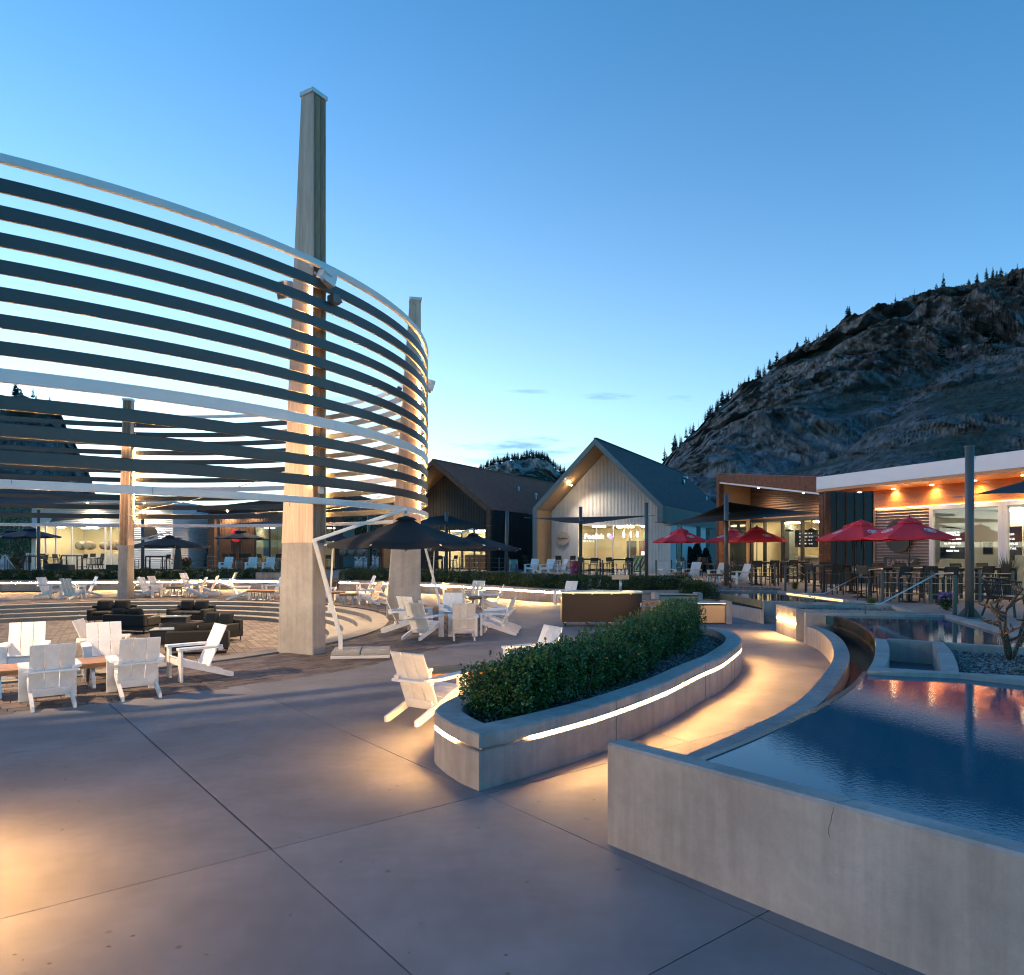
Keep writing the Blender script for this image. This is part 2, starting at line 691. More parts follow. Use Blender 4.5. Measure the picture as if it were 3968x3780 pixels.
M_LEAFF = mat('far_leaf', (.060, .085, .022), .6, col2=(.028, .050, .014), var=.5, vscale=3)
M_BARK = mat('bark', (.09, .06, .04), .9, var=.4, vscale=12, bump=.3, bscale=20)
M_PINE = mat('pine_needles', (.018, .032, .020), .8, rnd=.3, var=.4, vscale=2)
M_RUBBER = mat('black_rubber', (.012, .012, .012), .7)
M_SAND = mat('sand_block', (.42, .39, .35), .9, var=.3, vscale=50, bump=.3, bscale=80)
M_OAK = mat('oak_stave', (.30, .165, .085), .6, var=.4, vscale=6, stretch=(6, 6, 1), rnd=.2)
M_SCREEN = mat('menu_black', (.012, .012, .012), .35)
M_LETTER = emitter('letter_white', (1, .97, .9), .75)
M_MAROON = mat('maroon', (.2, .03, .05), .6)

# ================================================================== the setting
CR = Vector((-14.56, 22.23))        # centre of the sunken circle
RIM = 10.36
RPAV = 13.7
CB = Vector((-15.6, 22.4))          # centre of the hoop screen
RB = 12.8
DK = .65                            # height of the raised terraces


def circ(c, r, a):
    return Vector((c.x + r * math.cos(a), c.y + r * math.sin(a)))


def annulus(mb, c, r0, r1, z, n=96):
    vs, fs = [], []
    for i in range(n):
        a = 2 * math.pi * i / n
        p, q = circ(c, r0, a), circ(c, r1, a)
        vs += [(p.x, p.y, z), (q.x, q.y, z)]
    for i in range(n):
        j = (i + 1) % n
        fs.append((2 * i, 2 * i + 1, 2 * j + 1, 2 * j))
    return mb.add(vs, fs)


M_SOIL = mat('dry_soil', (.07, .062, .05), .95, var=.4, vscale=.05, bump=.2, bscale=4)
g = annulus(MB(), CR, RIM + .3, 5000, -.07, 96).build('ground', M_SOIL)
tag(g, kind='structure')

# plaza: cast slabs with open joints, cut round the paved circle
E1, E2 = Vector((.786, .618)), Vector((.618, -.786))
P0 = Vector((-1.909, 5.836))
plaza = thing('plaza', None, None)
tag(plaza, kind='structure')
cut_me = MB().lathe([(RPAV, -1), (RPAV, 1)], 180, (CR.x, CR.y, 0)).mesh('cut')
cutter = link('cut', cut_me, None)
B_ED = [-40, -36, -31.5, -27, -22.5, -18, -13.5, -9.1, -4.57, 0, 3.0, 6.2, 9.4]
A_ED = [-24, -19.5, -15, -10.5, -6, -3.0, 0, 2.09, 5.2, 8.4, 11.6, 14.8, 18, 21.2, 24.4, 27.6]


def inside(p, r):
    return (p - CR).length < r


for bi in range(len(B_ED) - 1):
    for ai in range(len(A_ED) - 1):
        a0, a1, b0, b1 = A_ED[ai], A_ED[ai + 1], B_ED[bi], B_ED[bi + 1]
        g1 = .0065 if (a0 != 0 or b1 > .1) else .014
        pts = []
        for (a, b) in ((a0 + g1, b0 + .0045), (a1 - .0045, b0 + .0045), (a1 - .0045, b1 - .0045), (a0 + g1, b1 - .0045)):
            pts.append(P0 + E1 * a + E2 * b)
        cen = (pts[0] + pts[2]) / 2
        if cen.y < -4 or cen.y > 44 or cen.x > 12 or cen.x < -34 or cen.x > 4 + max(0, cen.y * .5):
            continue
        if all(inside(p, RPAV) for p in pts) and inside(cen, RPAV):
            continue
        mb = MB()
        # two-ring top so that the arris is eased
        mb.prism(pts, -.06, 0.0)
        o = mb.build('concrete_slab', M_PLAZA, plaza)
        if min((p - CR).length for p in pts + [cen]) < RPAV + 5:
            md = o.modifiers.new('b', 'BOOLEAN')
            md.object = cutter
            md.operation = 'DIFFERENCE'
            md.solver = 'EXACT'
            bpy.context.view_layer.update()
            ev = bpy.data.meshes.new_from_object(o.evaluated_get(bpy.context.evaluated_depsgraph_get()))
            o.modifiers.clear()
            old = o.data
            if len(ev.polygons) == 0:
                bpy.data.objects.remove(o)
            else:
                o.data = ev
            bpy.data.meshes.remove(old)
bpy.data.objects.remove(cutter)

# ring of clay pavers
def paver_mat(name, rnd):
    m = mat(name, (.125, .086, .074), .75, var=.3, vscale=7, bump=.25, bscale=60, rnd=rnd, col2=(.085, .068, .064))
    return m


M_PAV = paver_mat('paver_clay', .38)
paving = thing('paving', None, None)
tag(paving, kind='structure')
bed = annulus(MB(), CR, RIM + .32, RPAV - .01, -.035, 120).build('paving_bed', mat('paver_sand', (.05, .042, .036), .95), paving)
rows = []
r = RIM + .56
while r < RPAV - .1:
    rows.append(r)
    r += .222
cands = []
for ri, r in enumerate(rows):
    n = int(2 * math.pi * (r + .1) / .335)
    for k in range(n):
        a = 2 * math.pi * (k + (ri % 2) * .5 + .13 * ri) / n
        p = circ(CR, r + .1, a)
        vis = p.y > 6 and abs(p.x) / p.y < .72
        cands.append((p.length if vis else 999 + p.length, ri, n, a))
cands.sort()
row_mesh = {}
stuffm = MB()
pcol = []
for i, (d, ri, n, a) in enumerate(cands):
    r = rows[ri]
    da = math.pi / n - .004 / r
    jig = random.uniform(-.004, .004)
    ring_pts = [circ(Vector((0, 0)), r + .004, -da), circ(Vector((0, 0)), r + .214, -da), circ(Vector((0, 0)), r + .214, da), circ(Vector((0, 0)), r + .004, da)]
    if i < 300:
        if ri not in row_mesh:
            mb = MB()
            c0 = sum(ring_pts, Vector((0, 0))) / 4
            inn = [c0 + (q - c0) * .955 for q in ring_pts]
            vs = [(*q, -.05) for q in ring_pts] + [(*q, -.006) for q in ring_pts] + [(*q, 0) for q in inn]
            fs = [(8, 9, 10, 11)]
            for lv in (0, 4):
                fs += [(lv + k, lv + (k + 1) % 4, lv + 4 + (k + 1) % 4, lv + 4 + k) for k in range(4)]
            mb.add(vs, fs)
            me = mb.mesh('paver')
            me.materials.append(M_PAV)
            row_mesh[ri] = me
        o = bpy.data.objects.new('paver', row_mesh[ri])
        COL.objects.link(o)
        o.parent = paving
        o.location = (CR.x, CR.y, jig)
        o.rotation_euler = (0, 0, a)
    else:
        if d > 1000 + 45:
            continue
        ca, sa = math.cos(a), math.sin(a)
        q = [(CR.x + p.x * ca - p.y * sa, CR.y + p.x * sa + p.y * ca) for p in ring_pts]
        stuffm.add([(*p, -.05) for p in q] + [(*p, jig) for p in q], [(4, 5, 6, 7)] + [(k, (k + 1) % 4, 4 + (k + 1) % 4, 4 + k) for k in range(4)])
        pcol += [random.random()] * 5


def vary_mat(name, base, attr='tone', lo=.55, hi=1.35, rough=.8):
    m = base.copy()
    m.name = name
    t = m.node_tree
    b = t.nodes['Principled BSDF']
    src = b.inputs['Base Color'].links[0].from_socket
    at_ = t.nodes.new('ShaderNodeAttribute')
    at_.attribute_name = attr
    mr = t.nodes.new('ShaderNodeMapRange')
    mr.inputs['To Min'].default_value = lo
    mr.inputs['To Max'].default_value = hi
    t.links.new(at_.outputs['Fac'], mr.inputs['Value'])
    hv = t.nodes.new('ShaderNodeHueSaturation')
    t.links.new(mr.outputs[0], hv.inputs['Value'])
    t.links.new(src, hv.inputs['Color'])
    t.links.new(hv.outputs[0], b.inputs['Base Color'])
    MATS[name] = m
    return m


def tone_attr(me, vals):
    a = me.attributes.new('tone', 'FLOAT', 'FACE')
    a.data.foreach_set('value', np.array(vals, dtype=np.float32))


M_PAV0 = mat('paver_plain', (.125, .086, .074), .75, var=.3, vscale=7, bump=.25, bscale=60, col2=(.085, .068, .064))
M_PAVS = vary_mat('paver_clay_field', M_PAV0)
o = stuffm.build('paver_field', M_PAVS, paving)
tone_attr(o.data, pcol)
tag(o, kind='stuff')

# sunken circle: coping, three treads and a paved floor
amph = thing('amphitheatre', None, None)
tag(amph, kind='structure')
FLOOR = -.6
NB = 16
step_r = [(RIM + .32, RIM - .22, -.16, 0.0), (RIM - .22, RIM - .68, -.31, -.15), (RIM - .68, RIM - 1.14, -.46, -.30), (RIM - 1.14, RIM - 1.60, -.61, -.45)]
for (ro, ri_, z0, z1) in step_r:
    for k in range(NB):
        a0 = 2 * math.pi * k / NB + .0004
        a1 = 2 * math.pi * (k + 1) / NB - .0004
        A = [circ(CR, ro - .001, a0 + (a1 - a0) * j / 8) for j in range(9)]
        A2 = [circ(CR, ri_ + .012, a0 + (a1 - a0) * j / 8) for j in range(9)]
        A3 = [circ(CR, ri_, a0 + (a1 - a0) * j / 8) for j in range(9)]
        mb = MB()
        n = 9
        vs = []
        for j in range(n):
            vs += [(*A[j], z0), (*A[j], z1), (*A2[j], z1), (*A3[j], z1 - .012), (*A3[j], z0 - .02)]
        fs = []
        for j in range(n - 1):
            for q in range(4):
                fs.append((5 * j + q, 5 * j + q + 1, 5 * j + 6 + q, 5 * j + 5 + q))
        mb.add(vs, fs).build('step_block', M_STEP, amph)
fl = MB()
fc = []
rf = step_r[-1][1]
Y = CR.y - rf
row = 0
ang = R(28)
ca, sa = math.cos(ang), math.sin(ang)
for i in range(-48, 48):
    for j in range(-32, 32):
        u, v = i * .222, (j + (i % 2) * .5) * .335
        if math.hypot(u, v) > rf + .05:
            continue
        q = []
        for (du, dv) in ((0.004, .004), (.214, .004), (.214, .327), (.004, .327)):
            x_, y_ = u + du, v + dv
            q.append((CR.x + x_ * ca - y_ * sa, CR.y + x_ * sa + y_ * ca))
        z = FLOOR + random.uniform(-.003, .003)
        fl.add([(*p, z - .03) for p in q] + [(*p, z) for p in q], [(4, 5, 6, 7)] + [(k, (k + 1) % 4, 4 + (k + 1) % 4, 4 + k) for k in range(4)])
        fc += [random.random()] * 5
o = fl.build('floor_pavers', M_PAVS, amph)
tone_attr(o.data, fc)
tag(o, kind='stuff')
MB().lathe([(.01, FLOOR - .03), (rf + .3, FLOOR - .03)], 64, (CR.x, CR.y, 0)).build('floor_bed', MATS['paver_sand'], amph)

# ------------------------------------------------------------------ raised terraces
def P2(x, y, z):
    p = at(x, y, z)
    return Vector((p.x, p.y))


FAR_BASE = [(-60, 36), (-40, 38.5), (-26.6, 40.2), (-15.9, 41.7), (-9.5, 40.4), (-4.8, 38.0), (-1.2, 35.0), (1.3, 32.2), (3.6, 30.7), (7.6, 30.9)]
far_path = smooth_path([Vector(p) for p in FAR_BASE], 8)
back_path = offset(far_path, 1.15)
terr = MB()
TER = [(p.x, p.y) for p in back_path] + [(8.3, 32.2), (8.3, 29.1), (10.45, 28.75), (11.35, 22.0), (11.3, 21.0), (10.9, 18.4), (10.55, 17.6), (9.42, 13.2), (8.75, 10.6), (8.4, 8.0), (9.0, 3), (30, -5), (140, 30), (140, 140), (-120, 140), (-120, 37)]
n = len(TER)
terr.prism([Vector(p) for p in TER], -.05, DK)
o = terr.build('terrace', M_DECK)
tag(o, kind='structure')

# joints in the terrace paving, sawn lines as thin recess strips are too small to see from here
# ------------------------------------------------------------------ hills
class VN:
    def __init__(self, seed):
        rs = np.random.RandomState(seed)
        self.p = rs.rand(256, 256).astype(np.float64)

    def n(self, x, y):
        xi, yi = np.floor(x).astype(int), np.floor(y).astype(int)
        fx, fy = x - xi, y - yi
        fx = fx * fx * fx * (fx * (fx * 6 - 15) + 10)
        fy = fy * fy * fy * (fy * (fy * 6 - 15) + 10)
        g_ = lambda a, b: self.p[a & 255, b & 255]
        return (g_(xi, yi) * (1 - fx) + g_(xi + 1, yi) * fx) * (1 - fy) + (g_(xi, yi + 1) * (1 - fx) + g_(xi + 1, yi + 1) * fx) * fy

    def fbm(self, x, y, o=6, g=.5, l=2.03):
        s, a, t = 0, 1, 0
        for k in range(o):
            s = s + a * (self.n(x + 17.3 * k, y + 9.1 * k) * 2 - 1)
            t += a
            a *= g
            x, y = x * l, y * l
        return s / t

    def ridged(self, x, y, o=6, g=.55, l=2.07):
        s, a, t = 0, 1, 0
        for k in range(o):
            s = s + a * (1 - np.abs(self.n(x + 11.3 * k, y + 5.7 * k) * 2 - 1) * 2)
            t += a
            a *= g
            x, y = x * l, y * l
        return s / t


def rock_mat(name, rock, rock2, green, slope_lo=.45, slope_hi=.75, scale=.05):
    m = bpy.data.materials.new(name)
    m.use_nodes = True
    t = m.node_tree
    b = t.nodes['Principled BSDF']
    b.inputs['Roughness'].default_value = .95
    b.inputs['Specular IOR Level'].default_value = .1
    ge = t.nodes.new('ShaderNodeNewGeometry')

    def noise(scale_, stretch=(1, 1, 1), d=8, rg=.65):
        mp_ = t.nodes.new('ShaderNodeMapping')
        mp_.inputs['Scale'].default_value = stretch
        t.links.new(ge.outputs['Position'], mp_.inputs[0])
        nz = t.nodes.new('ShaderNodeTexNoise')
        nz.inputs['Scale'].default_value = scale_
        nz.inputs['Detail'].default_value = d
        nz.inputs['Roughness'].default_value = rg
        t.links.new(mp_.outputs[0], nz.inputs['Vector'])
        return nz.outputs['Fac']

    def rampc(src, p0, c0, p1, c1):
        r_ = t.nodes.new('ShaderNodeValToRGB')
        r_.color_ramp.elements[0].position = p0
        r_.color_ramp.elements[0].color = (*c0, 1)
        r_.color_ramp.elements[1].position = p1
        r_.color_ramp.elements[1].color = (*c1, 1)
        t.links.new(src, r_.inputs[0])
        return r_.outputs[0]

    def mix(f, a, b_):
        mx = t.nodes.new('ShaderNodeMix')
        mx.data_type = 'RGBA'
        t.links.new(f, mx.inputs['Factor'])
        t.links.new(a, mx.inputs['A'])
        t.links.new(b_, mx.inputs['B'])
        return mx.outputs['Result']
    c_rock = rampc(noise(scale * 4.5, (1, 1, .4), 10, .75), .38, tuple(c * .28 for c in rock), .62, tuple(c * 1.35 for c in rock))
    c_or = rampc(noise(scale * 1.2), .3, rock2, .7, tuple(c * 1.3 for c in rock2))
    f_or = rampc(noise(scale * .55, (1, 1, .45)), .56, (0, 0, 0), .68, (.8, .8, .8))
    c = mix(f_or, c_rock, c_or)
    c_gr = rampc(noise(scale * 5), .35, tuple(x_ * .5 for x_ in green), .65, tuple(x_ * 1.4 for x_ in green))
    sx = t.nodes.new('ShaderNodeSeparateXYZ')
    t.links.new(ge.outputs['Normal'], sx.inputs[0])
    ad = t.nodes.new('ShaderNodeMath')
    ad.operation = 'ADD'
    t.links.new(sx.outputs['Z'], ad.inputs[0])
    sc_ = t.nodes.new('ShaderNodeMath')
    sc_.operation = 'MULTIPLY_ADD'
    t.links.new(noise(scale * .8), sc_.inputs[0])
    sc_.inputs[1].default_value = .8
    sc_.inputs[2].default_value = -.4
    t.links.new(sc_.outputs[0], ad.inputs[1])
    f_gr = rampc(ad.outputs[0], slope_lo, (0, 0, 0), slope_hi, (1, 1, 1))
    cl = t.nodes.new('ShaderNodeAttribute')
    cl.attribute_name = 'cliff'
    c_talus = rampc(noise(scale * 9, (1, 1, .8), 8, .75), .36, tuple(x_ * .55 for x_ in rock), .66, tuple(x_ * .95 for x_ in rock))
    c_low = mix(f_gr, c_talus, c_gr)
    c = mix(cl.outputs['Fac'], c_low, c)
    # pale mineral veins and dark cracks, with relief shade put into the colour
    vein = rampc(noise(scale * 7, (1, 1, .25), 9, .8), .56, (1, 1, 1), .64, (1.9, 1.85, 1.8))
    crack = rampc(noise(scale * 11, (1, 1, .35), 9, .8), .38, (.5, .51, .53), .47, (1, 1, 1))
    for q_ in (vein, crack):
        mm_ = t.nodes.new('ShaderNodeMix')
        mm_.data_type = 'RGBA'
        mm_.blend_type = 'MULTIPLY'
        mm_.inputs['Factor'].default_value = .85
        t.links.new(c, mm_.inputs['A'])
        t.links.new(q_, mm_.inputs['B'])
        c = mm_.outputs['Result']
    t.links.new(c, b.inputs['Base Color'])
    bp = t.nodes.new('ShaderNodeBump')
    bp.inputs['Strength'].default_value = .9
    bp.inputs['Distance'].default_value = 1.5 / (scale * 20)
    t.links.new(noise(scale * 9, (1, 1, .5), 9, .78), bp.inputs['Height'])
    t.links.new(bp.outputs[0], b.inputs['Normal'])
    MATS[name] = m
    return m


def hill(name, sk, d_ridge, d_base, seed, m, rough, fscale, na=420, nd=130, prof=.75, back=.35, ridge_noise=0.0, bulge=0.0):
    """terrain whose crest, at distance d_ridge, follows the sky line sk (pixels)"""
    vn = VN(seed)
    xs = np.array([p[0] for p in sk], float)
    ys = np.array([p[1] for p in sk], float)
    px = np.linspace(xs[0], xs[-1], na)
    py = np.interp(px, xs, ys)
    ker = np.ones(5) / 5
    py = np.convolve(np.pad(py, 2, 'edge'), ker, 'valid')
    tanx = (px - CX) / FPX
    tt = np.concatenate([np.linspace(0, 1, nd), 1 + np.linspace(.02, back, 14)])
    T, TX = np.meshgrid(tt, tanx, indexing='ij')
    U = np.arange(na)[None, :] * np.ones_like(T)
    D = d_base + (d_ridge - d_base) * T
    hz = (HY - py) / FPX * d_ridge + EYE          # crest height
    H = hz[None, :] * np.where(T <= 1, np.power(np.clip(T, 0, 1), prof), np.clip(1 - (T - 1) * 1.6, 0, 1))
    X = TX * D
    Yc = D.copy()
    amp = rough * np.clip(np.minimum(T * 3, 1), 0, 1) * np.clip(hz[None, :] / (np.max(hz) * .35), .05, 1)
    sx_, sy_ = X * fscale, (Yc * .6 + H * 1.1) * fscale
    a1 = vn.ridged(sx_ + .5 * sy_, sy_, 7)
    a2 = vn.fbm(sx_ * .35 + 5, sy_ * .35, 4)
    flute = vn.ridged(sx_ * 3.0 + sy_ * .5 + 40, sy_ * .55 + 9, 5)
    zone = np.clip((vn.fbm(sx_ * .55 + 60, sy_ * .8 + 2, 4) + .24) * 4, 0, 1)       # where bare cliff breaks through
    top = np.clip((1 - T) * 9, 0, 1)
    Yc = Yc - amp * (a1 * .7 + a2 * .7 + zone * (flute * 1.15 + .35)) * top
    led = H / (rough * .9) + a2 * 1.2
    step = (led - np.floor(led))
    H = H + (np.power(step, 3) - step) * rough * .30 * zone * top + amp * (a1 * .06 + zone * flute * .06) * np.clip((1 - T) * 3, 0, 1)
    CL = zone * top
    H = H + ridge_noise * vn.fbm(U * .11, T * 0 + 3, 5) * np.clip(T * 2 - 1, 0, 1)
    X = TX * Yc
    nt_ = len(tt)
    verts = np.stack([X, Yc, H - 3], -1).reshape(-1, 3)
    i, j = np.meshgrid(np.arange(nt_ - 1), np.arange(na - 1), indexing='ij')
    a = (i * na + j).ravel()
    faces = np.stack([a, a + 1, a + na + 1, a + na], -1)
    me = bpy.data.meshes.new(name)
    me.vertices.add(len(verts))
    me.vertices.foreach_set('co', verts.ravel())
    me.loops.add(faces.size)
    me.loops.foreach_set('vertex_index', faces.ravel().astype(np.int32))
    me.polygons.add(len(faces))
    me.polygons.foreach_set('loop_start', np.arange(0, faces.size, 4, dtype=np.int32))
    me.update(calc_edges=True)
    ca_ = me.attributes.new('cliff', 'FLOAT', 'POINT')
    ca_.data.foreach_set('value', CL.ravel().astype(np.float32))
    o_ = link(name, me, m)
    tag(o_, kind='structure')
    V = verts.reshape(nt_, na, 3)
    return o_, px, V, nd


M_ROCK = rock_mat('cliff_rock', (.185, .20, .215), (.21, .185, .165), (.055, .070, .060), .50, .80, .035)
M_ROCK2 = rock_mat('talus_slope', (.15, .162, .17), (.17, .15, .135), (.054, .070, .060), .28, .62, .06)
M_ROCK3 = rock_mat('far_cliff', (.36, .35, .34), (.42, .36, .30), (.030, .05, .036), .50, .72, .012)
SKY_R = [(2380, 2080), (2470, 1935), (2530, 1830), (2565, 1790), (2620, 1725), (2700, 1662), (2760, 1592), (2840, 1528), (2930, 1470), (3050, 1403), (3180, 1335), (3300, 1275), (3450, 1215), (3600, 1170), (3760, 1130), (3968, 1080), (4200, 1020), (4600, 900), (5200, 780)]
hr, hr_px, hr_V, hr_nd = hill('cliff_mountain', SKY_R, 620, 260, 3, M_ROCK, 24, .022, 760, 240, .62, .5, 2.0)
SKY_T = [(2600, 2090), (2760, 1900), (2860, 1815), (2960, 1765), (3080, 1725), (3200, 1680), (3330, 1600), (3450, 1520), (3600, 1430), (3750, 1360), (3968, 1285), (4300, 1190), (4800, 1080)]
ht, ht_px, ht_V, ht_nd = hill('talus_slope', SKY_T, 380, 170, 8, M_ROCK2, 7, .03, 420, 120, .8, .4, 1.2)
SKY_C = [(1700, 2060), (1790, 1990), (1835, 1870), (1862, 1818), (1900, 1798), (1950, 1788), (1990, 1776), (2040, 1766), (2085, 1764), (2120, 1780), (2145, 1802), (2165, 1822), (2200, 1832), (2260, 1850), (2340, 1900), (2500, 1990)]
hc, hc_px, hc_V, hc_nd = hill('far_bluff', SKY_C, 1500, 1250, 21, M_ROCK3, 45, .008, 260, 90, .38, .4, 4)
SKY_L = [(-1400, 1300), (-700, 1400), (-200, 1490), (0, 1520), (80, 1527), (150, 1540), (213, 1562), (240, 1600), (258, 1655), (295, 1722), (330, 1790), (356, 1845), (372, 1915), (400, 1960), (470, 2000), (560, 2060)]
hl, hl_px, hl_V, hl_nd = hill('left_bluff', SKY_L, 700, 480, 33, M_ROCK2, 22, .016, 300, 110, .5, .4, 1.5)
SKY_F = [(-200, 2010), (300, 1975), (600, 1968), (760, 1960), (860, 1952), (960, 1958), (1060, 1950), (1200, 1960), (1300, 1940), (1420, 1930), (1560, 1950), (1700, 1985), (1900, 2020), (2300, 2050), (3000, 2060), (4400, 2040)]
hf, hf_px, hf_V, hf_nd = hill('far_range', SKY_F, 2900, 2000, 44, rock_mat('far_wood', (.08, .09, .10), (.10, .09, .08), (.030, .042, .034), .2, .5, .01), 30, .006, 240, 40, .7, .3, 6)


# conifers: four shapes, copied one by one
def conifer(seed, h=12.0, w=3.2, bare=.18, dead=False):
    rs = random.Random(seed)
    mb = MB()
    mb.tube([(0, 0, -1), (0, 0, h * .5), (0, 0, h)], [.22, .14, .03], 5)
    z = h * bare
    while z < h * .985:
        t = (z - h * bare) / (h * (1 - bare))
        wr = w * (1 - t) ** .8 * rs.uniform(.65, 1.1) + .12
        nb = 6
        a0 = rs.random() * 6.28
        for k in range(nb):
            a = a0 + k * 6.283 / nb + rs.uniform(-.3, .3)
            l = wr * rs.uniform(.55, 1.15) * (.35 if dead else 1)
            d = Vector((math.cos(a), math.sin(a), 0))
            s = Vector((-d.y, d.x, 0))
            if rs.random() < .12:
                continue
            p = Vector((0, 0, z))
            tip = p + d * l - Vector((0, 0, l * rs.uniform(.12, .42)))
            wd = l * (.08 if dead else .34)
            m_ = p + d * l * .55 - Vector((0, 0, l * .12))
            mb.add([p, m_ + s * wd, tip, m_ - s * wd, m_ + Vector((0, 0, wd * .5))], [(0, 1, 4), (1, 2, 4), (2, 3, 4), (3, 0, 4)])
        z += h * rs.uniform(.028, .05)
    me = mb.mesh('pine')
    me.materials.append(M_PINE)
    return me


PINES = [conifer(1, 12, 3.2), conifer(2, 13, 2.8, .25), conifer(3, 11, 3.6, .12), conifer(4, 14, 2.4, .3), conifer(5, 12, 1.2, .3, True)]


def pine(p, s, label, group, k=None):
    me = PINES[random.randrange(4) if k is None else k]
    o_ = bpy.data.objects.new('pine_tree', me)
    COL.objects.link(o_)
    o_.location = p
    o_.scale = (s * random.uniform(.85, 1.2), s * random.uniform(.85, 1.2), s * random.uniform(.85, 1.2))
    o_.rotation_euler = (random.uniform(-.04, .04), random.uniform(-.04, .04), random.uniform(0, 6.28))
    tag(o_, label, 'tree', group)
    return o_


def surf(V, px, x, row):
    j = int(np.clip(np.searchsorted(px, x), 1, len(px) - 1))
    return Vector(V[min(row, V.shape[0] - 1), j])


rs = random.Random(5)
x_ = 2570.0
while x_ < 3975:
    row = hr_nd - 1 - int(abs(rs.gauss(0, 1)) * (5 if rs.random() < .6 else 22))
    p = surf(hr_V, hr_px, x_, row)
    s = rs.uniform(.6, 1.1) * (1.2 if rs.random() < .3 else .85)
    pine(p - Vector((0, 0, .6)), s, 'small dark pine standing along the ridge line of the big right-hand mountain', 'pines along the mountain ridge', 4 if rs.random() < .16 else None)
    x_ += rs.choice([3, 5, 7, 9, 12, 16, 26]) * 1.0
for (x_, y_) in ((3110, 1545), (3625, 1425), (3555, 1460)):
    pass
for (x_, f_, s) in ((3640, .90, 1.5), (3545, .84, .95), (3840, .9, 1.35), (3330, .93, .8)):
    j = int(f_ * (ht_nd - 1))
    pine(surf(ht_V, ht_px, x_, j) - Vector((0, 0, .5)), s, {3640: 'tall dark pine alone in the middle of the right-hand scree slope', 3545: 'short pine left of the tall one on the scree slope', 3840: 'broad dark pine near the right edge of the scree slope', 3330: 'small pine low on the left of the scree slope'}[x_], 'pines on the scree slope', {3640: 0, 3545: 2, 3840: 2, 3330: 1}[x_])
x_ = 1850.0
while x_ < 2185:
    for rr in range(2):
        row = hc_nd - 1 - rs.randrange(0, 9)
        p = surf(hc_V, hc_px, x_ + rs.uniform(-3, 3), row)
        pine(p - Vector((0, 0, 1)), rs.uniform(.9, 1.5), 'tiny pine on top of the distant rock bluff between the two gabled roofs', 'pines on the distant bluff')
    x_ += rs.uniform(3, 7)
for (x_, s) in ((57, 1.5), (75, .8), (124, 1.0), (134, .6), (188, .7)):
    pine(surf(hl_V, hl_px, x_, hl_nd - 2) - Vector((0, 0, .5)), s, 'small tree on the bare top of the left-hand bluff', 'trees on the left bluff', 2 if x_ == 57 else None)

# ================================================================== pools and walls
def c5(x, y):
    return (2900 + x / 1.8436, 2200 + y / 1.8436)


def px5(pts, z):
    return [P2(*c5(*p), z) for p in pts]


def px(pts, z):
    return [P2(*p, z) for p in pts]


# ---- lower pool
lower = thing('lower_pool', 'large near pool with still water and a straight concrete front wall', 'pool')
EW = .82
e0, e1 = Vector((.773, 5.94)), Vector((5.9, -.05))
ed = (e1 - e0).normalized()
en = Vector((-ed.y, ed.x))
if en.y < 0:
    en = -en
fw = MB()
# front wall with an eased top edge
ww, ez = .20, .022
prof = [(0, 0), (0, EW - ez), (ez, EW), (ww - ez, EW), (ww, EW - ez), (ww, 0)]
for i, s0 in enumerate((0, 3.05)):
    s1 = (3.045, 7.85)[i]
    vs = []
    for s in (s0, s1):
        for (u, z) in prof:
            p = e0 + ed * s + en * u
            vs.append((p.x, p.y, z))
    k = len(prof)
    fw.add(vs, [(j, (j + 1) % k, k + (j + 1) % k, k + j) for j in range(k)] + [tuple(range(k))[::-1], tuple(range(k, 2 * k))])
fw.build('front_wall', M_WALL, lower)
W2 = smooth_path([Vector(p) for p in px([(2690, 2966), (2723, 2947), (2900, 2875), (3050, 2807), (3171, 2747), (3247, 2704), (3323, 2650), (3361, 2604)], .75)], 6)
D_front = px([(3361, 2599), (3714, 2613), (3968, 2640)], .80)
dd = (D_front[2] - D_front[1]).normalized()
D_front.append(D_front[2] + dd * 2.6)
D_back = px([(3399, 2586), (3716, 2606), (3968, 2620)], .80)
D_back.append(D_back[2] + dd * 2.6)
MB().strip_wall(D_front, D_back, -.02, .80).build('dividing_wall', M_WALL, lower)
M_WATER = water('pool_water', (.019, .105, .155), .013, (34, 34, 34), .03)
M_WATER2 = water('pool_water_far', (.014, .07, .10), .011, (26, 26, 26), .03)
wp = [Vector((p.x, p.y)) for p in W2] + [p + Vector((0, .0)) for p in D_front] + [e0 + ed * 7.8 + en * (ww - .01), e0 + ed * .6 + en * (ww - .01)]
MB().prism(wp, .55, .744).build('water', M_WATER, lower)
W2o = offset(W2, .05)
W2i = offset(W2, -.012)
M_WEIR = mat('weir_stone', (.055, .042, .032), .25, var=.4, vscale=6, stretch=(1, 1, 3), bump=.1, bscale=12)
MB().strip_wall(W2i, W2o, .05, .752).build('weir', M_WEIR, lower)

# ---- curved seat wall outside the channel
seat = thing('curved_seat_wall', 'low curved concrete wall sweeping round the water channel', 'wall')
Ao = smooth_path([Vector(p) for p in px5([(415, 420), (500, 452), (570, 508), (604, 575), (608, 640), (572, 712), (430, 888), (250, 1020), (0, 1140), (-250, 1255), (-420, 1328), (-560, 1390)], .45)], 6)
Ai = smooth_path([Vector(p) for p in px5([(422, 410), (600, 496), (668, 590), (676, 680), (655, 762), (560, 880), (430, 982), (250, 1090), (0, 1200), (-200, 1275)], .45)], 6)
Ai = offset(Ao, .26) if (offset(Ao, .26)[20] - Ai[20]).length < (offset(Ao, -.26)[20] - Ai[20]).length else offset(Ao, -.26)
MB().strip_wall(Ao, Ai, -.02, .45).build('wall_body', M_WALL, seat)
